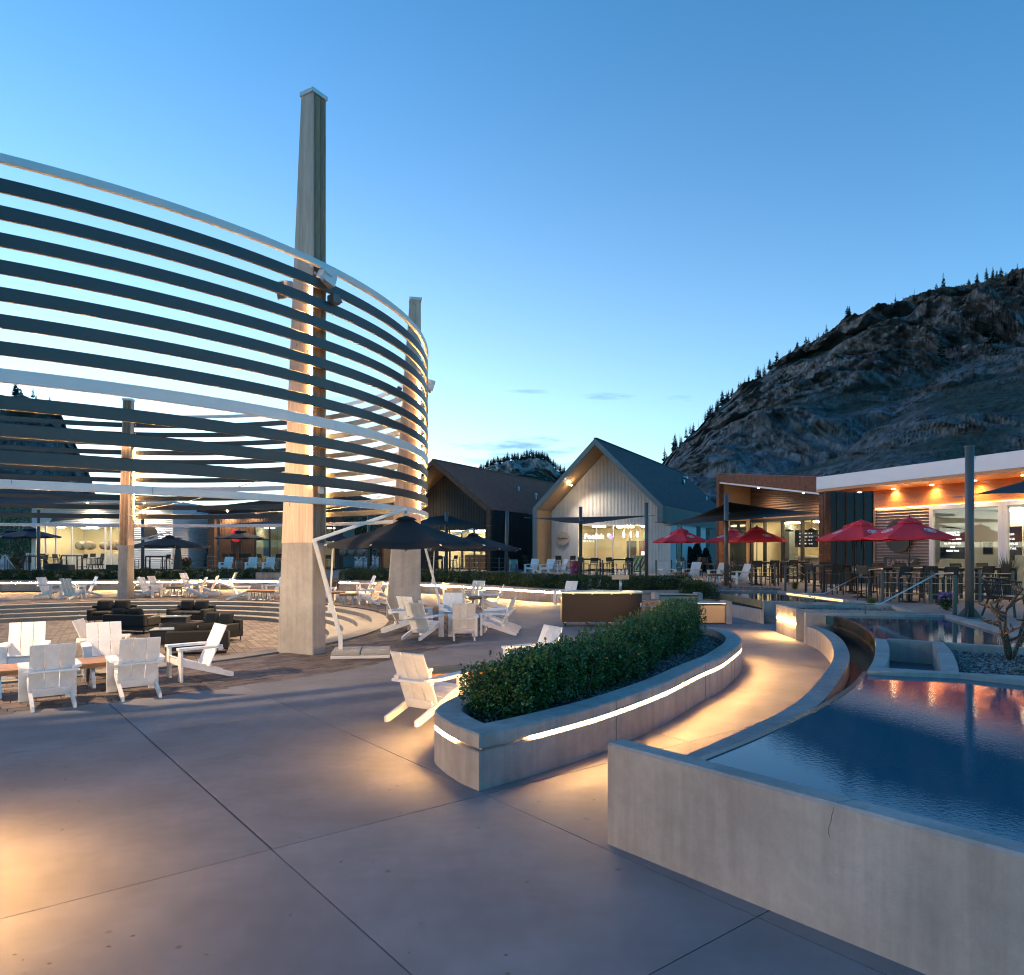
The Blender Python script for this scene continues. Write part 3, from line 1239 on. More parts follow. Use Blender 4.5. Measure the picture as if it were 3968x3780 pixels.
# water and bed of the channel
chan = thing('water_channel', 'narrow dark water channel between the curved wall and the pool weirs', 'channel')
W1 = smooth_path([Vector(p) for p in px5([(608, 345), (700, 366), (800, 412), (868, 462), (904, 520), (906, 565), (905, 620), (885, 682), (852, 738)], .74)], 5)
chp = [Vector(p) for p in Ai[:-2]] + [Vector((p.x, p.y)) for p in W2[3:]] + [p for p in W1[::-1]] + px5([(600, 345), (600, 420)], .45)
MB().prism(chp, .0, .20).build('channel_water', water('channel_water', (.030, .014, .008), .10, (16, 16, 16), .06), chan)

# ---- upper pool behind the channel
upper = thing('upper_pool', 'triangular upper pool beside the tall grey pole', 'pool')
B_a, B_b = px5([(410, 325), (1400, 340)], .77)
bd = (B_b - B_a).normalized()
bn = Vector((-bd.y, bd.x))
MB().strip_wall([B_a, B_b + bd * .2], [B_a + bn * .2, B_b + bd * .2 + bn * .2], -.02, .77).build('rim_wall', M_WALL, upper)
R_a, R_b = P2(*c5(1400, 340), .77), P2(*c5(1969, 500), .77)
rd = (R_b - R_a).normalized()
F_a, F_b = px5([(985, 512), (1969, 577)], .79)
fd = (F_b - F_a).normalized()
_t = ((F_a - R_a).x * fd.y - (F_a - R_a).y * fd.x) / (rd.x * fd.y - rd.y * fd.x)
R_c = R_a + rd * _t                      # the two rims meet in a point
rn = Vector((-rd.y, rd.x))
MB().strip_wall([R_a, R_c], [R_a + rn * .24, R_c + rn * .24], -.02, .77).build('rim_wall', M_WALL, upper)
F_a, F_b = px5([(985, 512), (1969, 577)], .79)
fd = (F_b - F_a).normalized()
F_c = R_c.copy()
fnm = Vector((-fd.y, fd.x))
MB().strip_wall([F_a, F_c + fd * .28], [F_a + fnm * .16, F_c + fd * .28 + fnm * .16], -.02, .79).build('rim_wall', M_WALL, upper)
up_w = [Vector(p) for p in W1[:22]] + [F_a + fnm * .15, F_c + fnm * .10, R_a, B_a + Vector((.45, 0))]
MB().prism(up_w, .5, .715).build('water', M_WATER2, upper)
w1 = W1[:26]
MB().strip_wall(w1, offset(w1, .06) if offset(w1, .06)[8].x > w1[8].x else offset(w1, -.06), .05, .735).build('weir', M_WEIR, upper)

# ---- sunk service box with a boarded lid, and the gravel bed
boxt = thing('service_box', 'open concrete box with a grey boarded floor between the two pools', 'box')
Lo = smooth_path([Vector(p) for p in px5([(905, 506), (910, 560), (905, 620), (885, 680), (850, 736)], .79)], 4)
Li = smooth_path([Vector(p) for p in px5([(985, 514), (1006, 570), (1006, 620), (990, 675), (962, 712)], .79)], 4)
MB().strip_wall(Lo, Li, -.02, .795).build('side_wall', M_WALL, boxt)
Ro = smooth_path([Vector(p) for p in px5([(1395, 541), (1450, 600), (1488, 680), (1505, 752)], .79)], 5)
Ri = smooth_path([Vector(p) for p in px5([(1312, 533), (1345, 600), (1370, 680), (1382, 742)], .79)], 5)
MB().strip_wall(Ro, Ri, -.02, .795).build('side_wall', M_WALL, boxt)
bk = px5([(905, 505), (1395, 540)], .79)
bkn = px5([(985, 516), (1312, 534)], .79)
MB().strip_wall([Lo[0], Ro[0]], [Li[0], Ri[0]], -.02, .79).build('back_wall', M_WALL, boxt)
lo_z = .42
q0, q1, q2, q3 = Li[0], Ri[0], Ri[-1], Li[-1]
M_BOARD = mat('grey_board', (.075, .085, .10), .55, var=.2, vscale=5, rnd=.2)
nb = 14
for k in range(nb):
    t0, t1 = k / nb, (k + .93) / nb
    a, b = q0.lerp(q3, t0), q1.lerp(q2, t0)
    c, d = q1.lerp(q2, t1), q0.lerp(q3, t1)
    ex = (b - a).normalized() * .12
    MB().prism([a - ex, b + ex, c + ex, d - ex], lo_z - .03, lo_z).build('board', M_BOARD, boxt)

M_PEB = mat('pebble', (.17, .155, .15), .8, rnd=.0, var=.5, vscale=30)


def pebbles(name, poly, z, n, size, parent, seed=1, mt=None):
    """loose stones lying on a bed"""
    rs_ = np.random.RandomState(seed)
    xs_ = [p[0] for p in poly]
    ys_ = [p[1] for p in poly]
    base = np.array([(1, 0, 0), (-1, 0, 0), (0, 1, 0), (0, -1, 0), (0, 0, 1), (0, 0, -.6)], float)
    fcs = np.array([(0, 2, 4), (2, 1, 4), (1, 3, 4), (3, 0, 4), (2, 0, 5), (1, 2, 5), (3, 1, 5), (0, 3, 5)])

    def ins(x, y):
        c_ = False
        j_ = len(poly) - 1
        for i_ in range(len(poly)):
            if (poly[i_][1] > y) != (poly[j_][1] > y) and x < (poly[j_][0] - poly[i_][0]) * (y - poly[i_][1]) / (poly[j_][1] - poly[i_][1] + 1e-9) + poly[i_][0]:
                c_ = not c_
            j_ = i_
        return c_
    V_, F_, T_ = [], [], []
    k_ = 0
    tries = 0
    while k_ < n and tries < n * 8:
        tries += 1
        x = rs_.uniform(min(xs_), max(xs_))
        y = rs_.uniform(min(ys_), max(ys_))
        if not ins(x, y):
            continue
        s_ = size * rs_.uniform(.5, 1.4)
        sc3 = np.array([s_ * rs_.uniform(.7, 1.3), s_ * rs_.uniform(.6, 1.1), s_ * rs_.uniform(.4, .8)])
        a_ = rs_.uniform(0, 6.28)
        b_ = base * sc3 * rs_.uniform(.8, 1.2, (6, 1))
        rx = b_[:, 0] * math.cos(a_) - b_[:, 1] * math.sin(a_)
        ry = b_[:, 0] * math.sin(a_) + b_[:, 1] * math.cos(a_)
        V_.append(np.stack([rx + x, ry + y, b_[:, 2] + z + s_ * .2], -1))
        F_.append(fcs + 6 * k_)
        T_ += [rs_.rand()] * 8
        k_ += 1
    V_ = np.concatenate(V_)
    F_ = np.concatenate(F_)
    me = bpy.data.meshes.new(name)
    me.from_pydata(V_.tolist(), [], F_.tolist())
    me.update()
    tone_attr(me, T_)
    o_ = link(name, me, mt or M_PEBS, parent)
    tag(o_, kind='stuff')
    return o_


M_PEBS = vary_mat('pebble_mixed', M_PEB, lo=.3, hi=1.9)
bed1 = thing('gravel_bed', 'bed of dark river gravel between the pools with a cactus growing in it', 'gravel bed')
gb = [Vector(p) for p in Ro] + [D_back[1] + Vector((.1, .02)), D_back[3], F_c + fd * .25 - fnm * .004, F_c - fnm * .004, F_a + (F_b - F_a) * .43 - fnm * .004]
MB().prism(gb, 0, .66).build('soil', MATS['dry_soil'], bed1)
pebbles('gravel', gb, .665, 4200, .026, bed1, 3)
for (x_, y_) in (c5(1800, 592), c5(1960, 745)):
    p = at(x_, y_, .67)
    o = MB().lathe([(.01, .03), (.12, .025), (.13, 0)], 14).build('valve_lid', mat('green_lid', (.01, .045, .035), .5), bed1, True, (p.x, p.y, .675))

# ---- corner planter with its light, stair and rails
corner = thing('corner_planter', 'wedge-shaped concrete planter with a lit slot beside the path', 'planter')
fz = .79
FA, FB_ = P2(3007, 2342, fz), P2(3085, 2362, fz)
FC, FD = P2(3570, 2374, fz), P2(3460, 2347, fz)
FA2 = P2(3046, 2344, fz)
FE = P2(*c5(1050, 270), fz)
outer = [FA, FB_, FC, FE]


def ring_wall(mb, outer_, t_, z0, z1):
    """hollow wall following a closed outline"""
    ar = sum(outer_[i].x * outer_[(i + 1) % len(outer_)].y - outer_[(i + 1) % len(outer_)].x * outer_[i].y for i in range(len(outer_)))
    inner_ = offset(outer_, t_ if ar > 0 else -t_, True)
    n_ = len(outer_)
    vs = [(p.x, p.y, z0) for p in outer_] + [(p.x, p.y, z1) for p in outer_] + [(p.x, p.y, z1) for p in inner_] + [(p.x, p.y, z0) for p in inner_]
    fs = []
    for i in range(n_):
        j = (i + 1) % n_
        for k in range(3):
            fs.append((k * n_ + i, k * n_ + j, (k + 1) * n_ + j, (k + 1) * n_ + i))
    mb.add(vs, fs)
    return inner_


mb = MB()
inn = ring_wall(mb, outer, .14, -.02, fz)
mb.build('wall_body', M_WALL, corner)
MB().prism(inn, 0, fz - .11).build('soil', MATS['dry_soil'], corner)
pebbles('gravel', inn, fz - .10, 1500, .03, corner, 9)
fdv = (FB_ - FA).normalized()
nrm = Vector((fdv.y, -fdv.x))
if nrm.x > 0:
    nrm = -nrm
la, lb = FA + fdv * .14 + nrm * .012, FB_ - fdv * .02 + nrm * .012
MB().span((la.x, la.y, .43), (lb.x, lb.y, .43), .02, .026).build('light_strip', M_LED, corner)
for (x_, y_) in ((3013, 2356), (3079, 2375)):
    s_ = .12 if x_ == 3013 else .9
    p = FA.lerp(FB_, s_) + nrm * .008
    o = MB().box((0, 0, 0), (.11, .012, .13), None, .003).build('plaque', mat('bronze_plaque', (.22, .13, .06), .4, .6), corner, False, (p.x, p.y, .66))
    o.rotation_euler = (0, 0, math.atan2(fdv.y, fdv.x))
    lt = lettering('plaque_text', 'PLEASE STAY\nOFF WALLS', .018, mat('plaque_pale', (.6, .5, .35), .5), o, (0, -.007, .02), (R(90), 0, 0), .001)
stair = thing('garden_stair', 'short concrete stair climbing between the corner planter and the upper pool', 'stair')
for k in range(4):
    x0 = 8.2 + k * .42
    MB().box((x0 + 1.2, 18.55 - k * .0, .08 + .16 * k), (2.6, .62, .15), None, .01).build('tread', M_STEP, stair)


def rail_thing(name, label, pts, r_=.02, group=None):
    t_ = thing(name, label, 'handrail', (0, 0, 0), 0, group)
    MB().tube(pts, r_, 8).build('rail', M_STEEL, t_, True)
    return t_


p = [at(*c5(835, 330), .77), at(*c5(835, 258), .77), at(*c5(940, 258), .77), at(*c5(1345, 45), .77)]
b0 = at(*c5(835, 330), .77)
t_ = thing('stair_handrail', 'steel handrail rising from the upper pool rim in front of the bar tables', 'handrail', (0, 0, 0), 0, 'stair handrails')
h0 = atY(*c5(835, 262), b0.y)
h1 = atY(*c5(940, 262), b0.y + .1)
h2 = atY(*c5(1345, 45), b0.y + .6)
h3 = atY(*c5(1462, 40), b0.y + .9)
MB().tube([(b0.x, b0.y, .75), h0, h1, h2, h3], .021, 8).build('rail', M_STEEL, t_, True)
b1 = at(*c5(270, 190), .66)
t_ = thing('stair_handrail', 'steel handrail rising beside the back pool behind the corner planter', 'handrail', (0, 0, 0), 0, 'stair handrails')
h1 = atY(*c5(540, 188), b1.y - 3.2)
h2 = atY(*c5(870, 15), b1.y - 2.6)
h3 = atY(*c5(960, 12), b1.y - 2.4)
h0 = Vector((h1.x - .9, h1.y + .2, h1.z))
MB().tube([(h0.x, h0.y, .55), h0, h1, h2, h3], .021, 8).build('rail', M_STEEL, t_, True)

# ---- back pool
bpz = .66
back = thing('back_pool', 'far pool with a lit stone weir behind the corner planter', 'pool')
Wb = smooth_path([Vector(p) for p in px([(2790, 2298), (2840, 2306), (2900, 2317), (2963, 2330)], bpz)], 4)
rim_b = px([(2790, 2292), (3010, 2294), (3440, 2347)], bpz)
rdir = (rim_b[2] - rim_b[1]).normalized()
MB().strip_wall([rim_b[0], rim_b[1]], [rim_b[0] + Vector((0, .2)), rim_b[1] + Vector((.1, .2))], -.02, bpz + .03).build('rim_wall', M_WALL, back)
rnn = Vector((rdir.y, -rdir.x))
if rnn.x < 0:
    rnn = -rnn
MB().strip_wall([rim_b[1], rim_b[2]], [rim_b[1] + rnn * .22, rim_b[2] + rnn * .22], -.02, bpz + .03).build('rim_wall', M_WALL, back)
fr_b = px([(2960, 2330), (3012, 2331), (3350, 2340)], bpz + .02)
MB().strip_wall([fr_b[0], fr_b[2]], [fr_b[0] + Vector((.02, .22)), fr_b[2] + Vector((.02, .22))], -.02, bpz + .02).build('front_wall', M_WALL, back)
wpoly = [Vector(p) for p in Wb] + [fr_b[0] + Vector((0, .2)), fr_b[2] + Vector((0, .2)), rim_b[2], rim_b[1], rim_b[0]]
MB().prism(wpoly, .4, bpz - .03).build('water', M_WATER2, back)
Wbo = [p + Vector((-.02, -.16)) for p in Wb]
MB().strip_wall(Wb, Wbo, .42, bpz - .01).build('weir', mat('travertine', (.30, .23, .14), .35, var=.5, vscale=9, bump=.2, bscale=14), back)
MB().strip_wall([p + Vector((0, .02)) for p in Wb], [p + Vector((-.01, -.08)) for p in Wb], 0, .43).build('weir_face', M_WEIR, back)
lx0, lx1 = rim_b[1].lerp(rim_b[2], .12), rim_b[1].lerp(rim_b[2], .66)
MB().span((lx0.x - rnn.x * .02, lx0.y - rnn.y * .02, bpz - .01), (lx1.x - rnn.x * .02, lx1.y - rnn.y * .02, bpz - .01), .015, .015).build('light_strip', emitter('led_soft', (1.0, .62, .25), 2.2), back)
cw = thing('catch_wall', 'low pale concrete wall curving below the far stone weir', 'wall')
Co = smooth_path([Vector(p) for p in px([(2700, 2335), (2757, 2336), (2812, 2340), (2900, 2355), (2960, 2367)], .42)], 5)
MB().strip_wall(Co, [p + Vector((.06, .22)) for p in Co], -.02, .42).build('wall_body', M_WALL, cw)
chb = [Vector(p) + Vector((.05, .2)) for p in Co] + [Vector(p) + Vector((0, -.05)) for p in Wb[::-1]]
MB().prism(chb, 0, .25).build('channel_water', MATS['channel_water'], cw)
lw = thing('terrace_wall', 'pale concrete retaining wall holding the gravel bed left of the far pool', 'wall')
la_, lb_ = P2(2560, 2262, .68), P2(2790, 2294, .68)
MB().strip_wall([la_, lb_], [la_ + Vector((.15, .2)), lb_ + Vector((.05, .2))], -.02, .68).build('wall_body', M_WALL, lw)
gb2 = [la_ + Vector((.2, .2)), lb_ + Vector((.02, .2)), Vector((rim_b[1].x, rim_b[1].y + .2)), Vector((11.2, 30.4)), Vector((8.0, 34))]
gb2t = thing('gravel_strip', 'strip of dark gravel behind the far pool with a dried plant', 'gravel bed')
pebbles('gravel', gb2, DK + .02, 1300, .035, gb2t, 12)

# ---- long planter in front, hedge and light slot
RS = [(-.324, 7.22), (.42, 7.92), (1.15, 8.72), (2.05, 9.95), (2.89, 11.34), (3.45, 12.2), (3.93, 13.13), (4.34, 14.0), (4.60, 14.75), (4.74, 15.5), (4.80, 16.4)]
LS = [(4.80, 16.4), (4.55, 17.0), (4.1, 17.25), (3.6, 17.0), (3.25, 16.2), (2.75, 14.7), (1.9, 12.9), (1.0, 11.3), (.25, 10.2), (-.25, 9.62), (-.62, 9.18), (-.80, 8.75), (-.875, 8.30), (-.76, 7.92), (-.55, 7.52), (-.324, 7.22)]
rs_p = smooth_path([Vector(p) for p in RS], 8)
ls_p = smooth_path([Vector(p) for p in LS], 8)
outline = rs_p[:-1] + ls_p[:-1]
CAPT, CAPB, SLB = .56, .422, .386


def clean(path_, ref, d_):
    """collapse the folds an inward offset makes at a sharp corner"""
    ok = []
    n_ = len(ref)
    for p_ in path_:
        m_ = 9.0
        for i in range(n_):
            a, b = ref[i], ref[(i + 1) % n_]
            ab = b - a
            t_ = max(0, min(1, (p_ - a).dot(ab) / max(ab.length_squared, 1e-9)))
            m_ = min(m_, (p_ - a - ab * t_).length)
        ok.append(m_ > d_ * .97)
    out = []
    k_ = len(path_)
    for i in range(k_):
        if ok[i]:
            out.append(path_[i])
        else:
            for s_ in range(1, k_):
                if ok[(i + s_) % k_]:
                    out.append(path_[(i + s_) % k_])
                    break
                if ok[i - s_]:
                    out.append(path_[i - s_])
                    break
    return out


def planter_shell(root, outline_, cap_t, cap_b, slot_b, tw=.30, inset=.055):
    n_ = len(outline_)
    ar = sum(outline_[i].x * outline_[(i + 1) % n_].y - outline_[(i + 1) % n_].x * outline_[i].y for i in range(n_))
    sg = 1 if ar > 0 else -1
    ins_ = offset(outline_, sg * inset, True)
    inner_ = clean(offset(outline_, sg * tw, True), outline_, tw)
    ez_ = offset(outline_, sg * .018, True)

    def loops(name, rings):
        vs, fs = [], []
        for (path_, z) in rings:
            vs += [(p.x, p.y, z) for p in path_]
        for k in range(len(rings) - 1):
            for i in range(n_):
                j = (i + 1) % n_
                fs.append((k * n_ + i, k * n_ + j, (k + 1) * n_ + j, (k + 1) * n_ + i) if sg > 0 else (k * n_ + j, k * n_ + i, (k + 1) * n_ + i, (k + 1) * n_ + j))
        return MB().add(vs, fs).build(name, M_WALL, root)
    loops('wall_body', [(outline_, -.02), (outline_, slot_b - .012), (ez_, slot_b), (ins_, slot_b), (ins_, slot_b + .001)])
    loops('slot_back', [(ins_, slot_b - .005), (ins_, cap_b + .005)])
    loops('coping', [(ins_, cap_b), (outline_, cap_b), (outline_, cap_t - .018), (ez_, cap_t), (inner_, cap_t), (inner_, cap_t - .25)])
    return inner_, sg


planter = thing('front_planter', 'long boat-shaped concrete planter with a glowing slot under its coping, in the foreground', 'planter')
inner, sg = planter_shell(planter, outline, CAPT, CAPB, SLB)
inner = [p for i, p in enumerate(inner) if (p - inner[i - 1]).length > .002]
MB().prism(inner, .1, .40).build('soil', MATS['dry_soil'], planter)
pebbles('gravel', [p for p in inner], .405, 5200, .022, planter, 5)


def led_run(root, path, z, inset, n_sg, w_=.02, h=.020):
    q = offset(path, n_sg * inset)
    o_ = MB().strip_wall(q, offset(path, n_sg * (inset + w_)), z - h / 2, z + h / 2).build('light_strip', M_LED, root)
    return o_


led_run(planter, rs_p[6:-4], (CAPB + SLB) / 2 + .004, .018, sg)
led_run(planter, ls_p[72:-10], (CAPB + SLB) / 2 + .004, .018, sg)
led_run(planter, ls_p[8:72], (CAPB + SLB) / 2 + .004, .018, sg)

# the same planter form stands just outside the picture on the left; only its light reaches in
side = thing('side_planter', 'lit concrete planter edge just beyond the left side of the picture', 'planter')
so = [Vector(p) for p in ((-4.25, 3.2), (-3.75, 4.2), (-4.1, 5.2), (-5.0, 5.7), (-6.2, 4.8), (-5.6, 3.2))]
so = smooth_path(so + [so[0]], 5)[:-1]
planter_shell(side, so, CAPT, CAPB, SLB)
ar = sum(so[i].x * so[(i + 1) % len(so)].y - so[(i + 1) % len(so)].x * so[i].y for i in range(len(so)))
led_run(side, so[:18], .404, .018, 1 if ar > 0 else -1).data.materials[0] = emitter('led_side', (1.0, .55, .18), 330.0)
MB().prism(offset(so, .3 if ar > 0 else -.3, True), .1, .4).build('soil', MATS['dry_soil'], side)


# ---- far planter walls with their light line
def far_planter(path, label, led_rng, name='far_planter'):
    t_ = thing(name, label, 'planter', (0, 0, 0), 0, 'planters round the far side of the plaza')
    fb = offset(path, .07)
    fc_ = offset(path, .30)
    n_ = len(path)
    seg = 8
    for i in range(0, n_ - 1, seg):
        j = min(i + seg + 1, n_)
        MB().strip_wall(path[i:j], fc_[i:j], -.02, .40).build('wall_body', M_WALL, t_)
        MB().strip_wall(fb[i:j], fc_[i:j], .40, .46).build('slot_back', M_WALL, t_)
        MB().strip_wall(path[i:j], fc_[i:j], .46, .58).build('coping', M_WALL, t_)
    bk_ = offset(path, 1.22)
    MB().strip_wall(fc_, bk_, -.02, .52).build('soil', MATS['dry_soil'], t_)
    q = path[led_rng[0]:led_rng[1]]
    MB().strip_wall(offset(q, .02), offset(q, .05),   .402, .458).build('light_strip', M_LEDF, t_)
    return t_


M_LEDF = emitter('led_far', (1.0, .57, .19), 300.0)
fp = [Vector((p.x, p.y)) for p in far_path]
# left run ends at the block wall, right run starts past the gap
iL = min(range(len(fp)), key=lambda i: abs((fp[i].x / fp[i].y) - (1075 - CX) / FPX))
iR = min(range(len(fp)), key=lambda i: abs((fp[i].x / fp[i].y) - (1300 - CX) / FPX))
far_planter(fp[6:iL + 1], 'long curved planter wall with a light line behind the left-hand chairs', (0, 999))
far_planter(fp[iR:], 'curved planter wall with a light line running behind the bar cart', (0, 30))
blk = thing('block_wall', 'square concrete block wall with an outlet at the end of the left planter', 'wall')
p0, p1 = at(988, 2284, 0), at(1086, 2284, 0)
MB().box(((p0.x + p1.x) / 2, p0.y + .35, .46), (p1.x - p0.x, .5, .96), None, .015).build('wall_body', M_WALL, blk)
MB().box(((p0.x * .3 + p1.x * .7), p0.y + .088, .55), (.12, .02, .12), None, .004).build('outlet', M_GREY, blk)

# cast joints in the planter wall and a crack in the pool wall
M_JOINT = mat('joint_dark', (.05, .045, .04), .9)  # dark tone of the cast joints and the crack
for k in (17, 34, 50, 66):
    p, q = rs_p[k], rs_p[k + 1]
    d = (q - p).normalized()
    nn_ = Vector((d.y, -d.x))
    o = MB().box((0, 0, 0), (.008, .004, .375)).build('control_joint', M_JOINT, planter, False, (p.x + nn_.x * .0005, p.y + nn_.y * .0005, .19))
    o.rotation_euler = (0, 0, math.atan2(d.y, d.x))
    o = MB().box((0, 0, 0), (.006, .004, .12)).build('control_joint', M_JOINT, planter, False, (p.x + nn_.x * .0005, p.y + nn_.y * .0005, .49))
    o.rotation_euler = (0, 0, math.atan2(d.y, d.x))
ck = random.Random(4)
zc, sc_ = .80, 1.86
prev = None
mbc = MB()
for k in range(8):
    pt_ = e0 + ed * sc_ - en * .0008
    if prev is not None:
        mbc.span(prev, (pt_.x, pt_.y, zc), .0012, .0016)
    prev = (pt_.x, pt_.y, zc)
    zc -= .028
    sc_ += ck.uniform(-.012, .014)
mbc.build('crack', M_JOINT, lower)
prev = None
mbc = MB()
for k in range(8):
    pt_ = e0 + ed * (1.86 + ck.uniform(-.01, .012) + k * .008) + en * (.024 + k * .022)
    if prev is not None:
        mbc.span(prev, (pt_.x, pt_.y, EW + .0004), .0016, .0012)
    prev = (pt_.x, pt_.y, EW + .0008)
mbc.build('crack', M_JOINT, lower)

# ================================================================== foliage
def leaf_cloud(name, sampler, n, size, m_, parent, seed, up=.35):
    """thousands of small folded leaves; sampler(rs, n) -> centres (n,3), outward dirs (n,3)"""
    rs_ = np.random.RandomState(seed)
    C, Dn = sampler(rs_, n)
    n = len(C)
    d = Dn + rs_.normal(0, .75, (n, 3)) + np.array([0, 0, up])
    d /= np.linalg.norm(d, axis=1)[:, None] + 1e-9
    t = np.cross(d, rs_.normal(0, 1, (n, 3)))
    t /= np.linalg.norm(t, axis=1)[:, None] + 1e-9
    s = size * rs_.uniform(.6, 1.35, (n, 1))
    a = C
    b = C + d * s * .55 + t * s * .42
    c = C + d * s * 1.25
    e_ = C + d * s * .55 - t * s * .42
    V = np.stack([a, b, c, e_], 1).reshape(-1, 3)
    F = np.arange(4 * n, dtype=np.int32)
    me = bpy.data.meshes.new(name)
    me.vertices.add(4 * n)
    me.vertices.foreach_set('co', V.ravel())
    me.loops.add(4 * n)
    me.loops.foreach_set('vertex_index', F)
    me.polygons.add(n)
    me.polygons.foreach_set('loop_start', np.arange(0, 4 * n, 4, dtype=np.int32))
    me.update(calc_edges=True)
    at_ = me.attributes.new('tone', 'FLOAT', 'FACE')
    at_.data.foreach_set('value', rs_.rand(n).astype(np.float32))
    o_ = link(name, me, m_, parent)
    tag(o_, kind='stuff')
    return o_


M_LEAFV = vary_mat('box_leaf_mixed', M_LEAF, lo=.4, hi=1.9)
M_LEAFFV = vary_mat('far_leaf_mixed', M_LEAFF, lo=.45, hi=1.6)


def hedge_sampler(path, half, z0, z1, seed, clump=.42, shell=.16):
    """overlapping round shrubs along a path"""
    rs0 = random.Random(seed)
    P = [Vector((p[0], p[1])) for p in path]
    cum = [0]
    for i in range(1, len(P)):
        cum.append(cum[-1] + (P[i] - P[i - 1]).length)
    balls = []
    s = 0
    while s < cum[-1]:
        i = max(k for k in range(len(cum)) if cum[k] <= s)
        i = min(i, len(P) - 2)
        f = (s - cum[i]) / max(cum[i + 1] - cum[i], 1e-6)
        p = P[i].lerp(P[i + 1], f)
        tdir = (P[i + 1] - P[i]).normalized()
        nn = Vector((-tdir.y, tdir.x))
        for k in range(3):
            zt_ = z1 if not isinstance(z1, tuple) else z1[0] + (z1[1] - z1[0]) * s / cum[-1]
            hh = (zt_ - z0) / 2
            r = half * rs0.uniform(.72, 1.0)
            off = nn * rs0.uniform(-.35, .35) * half
            zc = z0 + hh * rs0.uniform(.55, 1.25) if k else z0 + hh * 1.05
            balls.append((p.x + off.x + rs0.uniform(-.1, .1), p.y + off.y, zc, r, hh * rs0.uniform(.72, 1.0)))
        s += clump
    Bn = np.array(balls)

    def f_(rs_, n):
        k = rs_.randint(0, len(Bn), n)
        d = rs_.normal(0, 1, (n, 3))
        d /= (np.sum(np.abs(d) ** 5, axis=1) ** .2)[:, None]      # boxy, clipped form
        rad = 1 - np.abs(rs_.normal(0, shell, n))
        rad = np.clip(rad + (rs_.rand(n) < .06) * rs_.uniform(0, .22, n), .15, 1.3)
        c = Bn[k, :3] + d * np.stack([Bn[k, 3], Bn[k, 3], Bn[k, 4]], -1) * rad[:, None]
        keep = c[:, 2] > z0 - .02
        # drop leaves buried well inside another ball
        return c[keep], d[keep]
    return f_


def twigs(root, path, z0, z1, n, seed, half):
    rs_ = random.Random(seed)
    mb = MB()
    for i in range(n):
        p = path[rs_.randrange(len(path))]
        x, y = p[0] + rs_.uniform(-half, half), p[1] + rs_.uniform(-half, half)
        mb.tube([(x, y, z0 - .05), (x + rs_.uniform(-.1, .1), y + rs_.uniform(-.1, .1), z0 + (z1 - z0) * .5), (x + rs_.uniform(-.2, .2), y + rs_.uniform(-.2, .2), z1 - .1)], [.014, .009, .004], 5)
    tag(mb.build('stems', M_BARK, root), kind='stuff')


hp = [Vector(p) for p in ((.05, 8.62), (.32, 9.02), (.75, 9.68), (1.3, 10.65), (1.95, 11.8), (2.55, 12.95), (3.1, 14.1), (3.55, 15.2), (3.9, 16.3))]
hp = offset(smooth_path(hp, 6), .13)
hedge = thing('box_hedge', 'dark green box hedge filling the long planter in the foreground', 'hedge')
leaf_cloud('foliage', hedge_sampler(hp, .37, .40, (1.04, 1.24), 2), 115000, .029, M_LEAFV, hedge, 11)
M_SHOOT = mat('young_leaf', (.13, .19, .045), .45, var=.3, vscale=9)


def shoot_sampler(path, half, zs, seed):
    r0 = random.Random(seed)
    st = []
    for i in range(420):
        f = r0.random()
        p_ = path[min(int(f * len(path)), len(path) - 1)]
        st.append((p_.x + r0.uniform(-half, half), p_.y + r0.uniform(-half, half), zs[0] + (zs[1] - zs[0]) * f - r0.uniform(.0, .09), r0.uniform(-.25, .25), r0.uniform(-.25, .25), r0.uniform(.04, .13)))
    S_ = np.array(st)

    def f_(rs_, n):
        k = rs_.randint(0, len(S_), n)
        u = rs_.rand(n)
        c = np.stack([S_[k, 0] + S_[k, 3] * u * S_[k, 5], S_[k, 1] + S_[k, 4] * u * S_[k, 5], S_[k, 2] + u * S_[k, 5]], -1)
        d = rs_.normal(0, 1, (n, 3))
        d[:, 2] = np.abs(d[:, 2]) + .4
        return c, d / np.linalg.norm(d, axis=1)[:, None]
    return f_


leaf_cloud('young_shoots', shoot_sampler(hp, .36, (1.03, 1.23), 21), 9000, .024, M_SHOOT, hedge, 16)
core = hedge_sampler(hp, .28, .42, .95, 2, .42, .3)
leaf_cloud('inner_foliage', core, 14000, .06, M_LEAFV, hedge, 12)
twigs(hedge, hp, .4, 1.05, 70, 4, .28)

lh = offset(fp[6:iL + 1], .78)
h2 = thing('far_hedge', 'row of loose green shrubs along the lit planter behind the left-hand chairs', 'hedge', (0, 0, 0), 0, 'hedges in the far planters')
leaf_cloud('foliage', hedge_sampler([p for p in lh if p.x > -34], .46, .55, 1.10, 3, .75), 60000, .055, M_LEAFFV, h2, 13)
rh = offset(fp[iR:], .72)
h3 = thing('far_hedge', 'clipped hedge on the lit planter running from the second tower to the bar cart', 'hedge', (0, 0, 0), 0, 'hedges in the far planters')
leaf_cloud('foliage', hedge_sampler(rh, .48, .55, 1.18, 5, .5), 75000, .05, M_LEAFFV, h3, 14)
h4 = thing('round_shrub', 'round green shrub by itself at the end of the far hedge', 'shrub')
sp = at(2695, 2320, .4)
leaf_cloud('foliage', hedge_sampler([(sp.x - .05, sp.y), (sp.x + .3, sp.y)], .55, .40, 1.05, 8, .3), 9000, .045, M_LEAFFV, h4, 15)


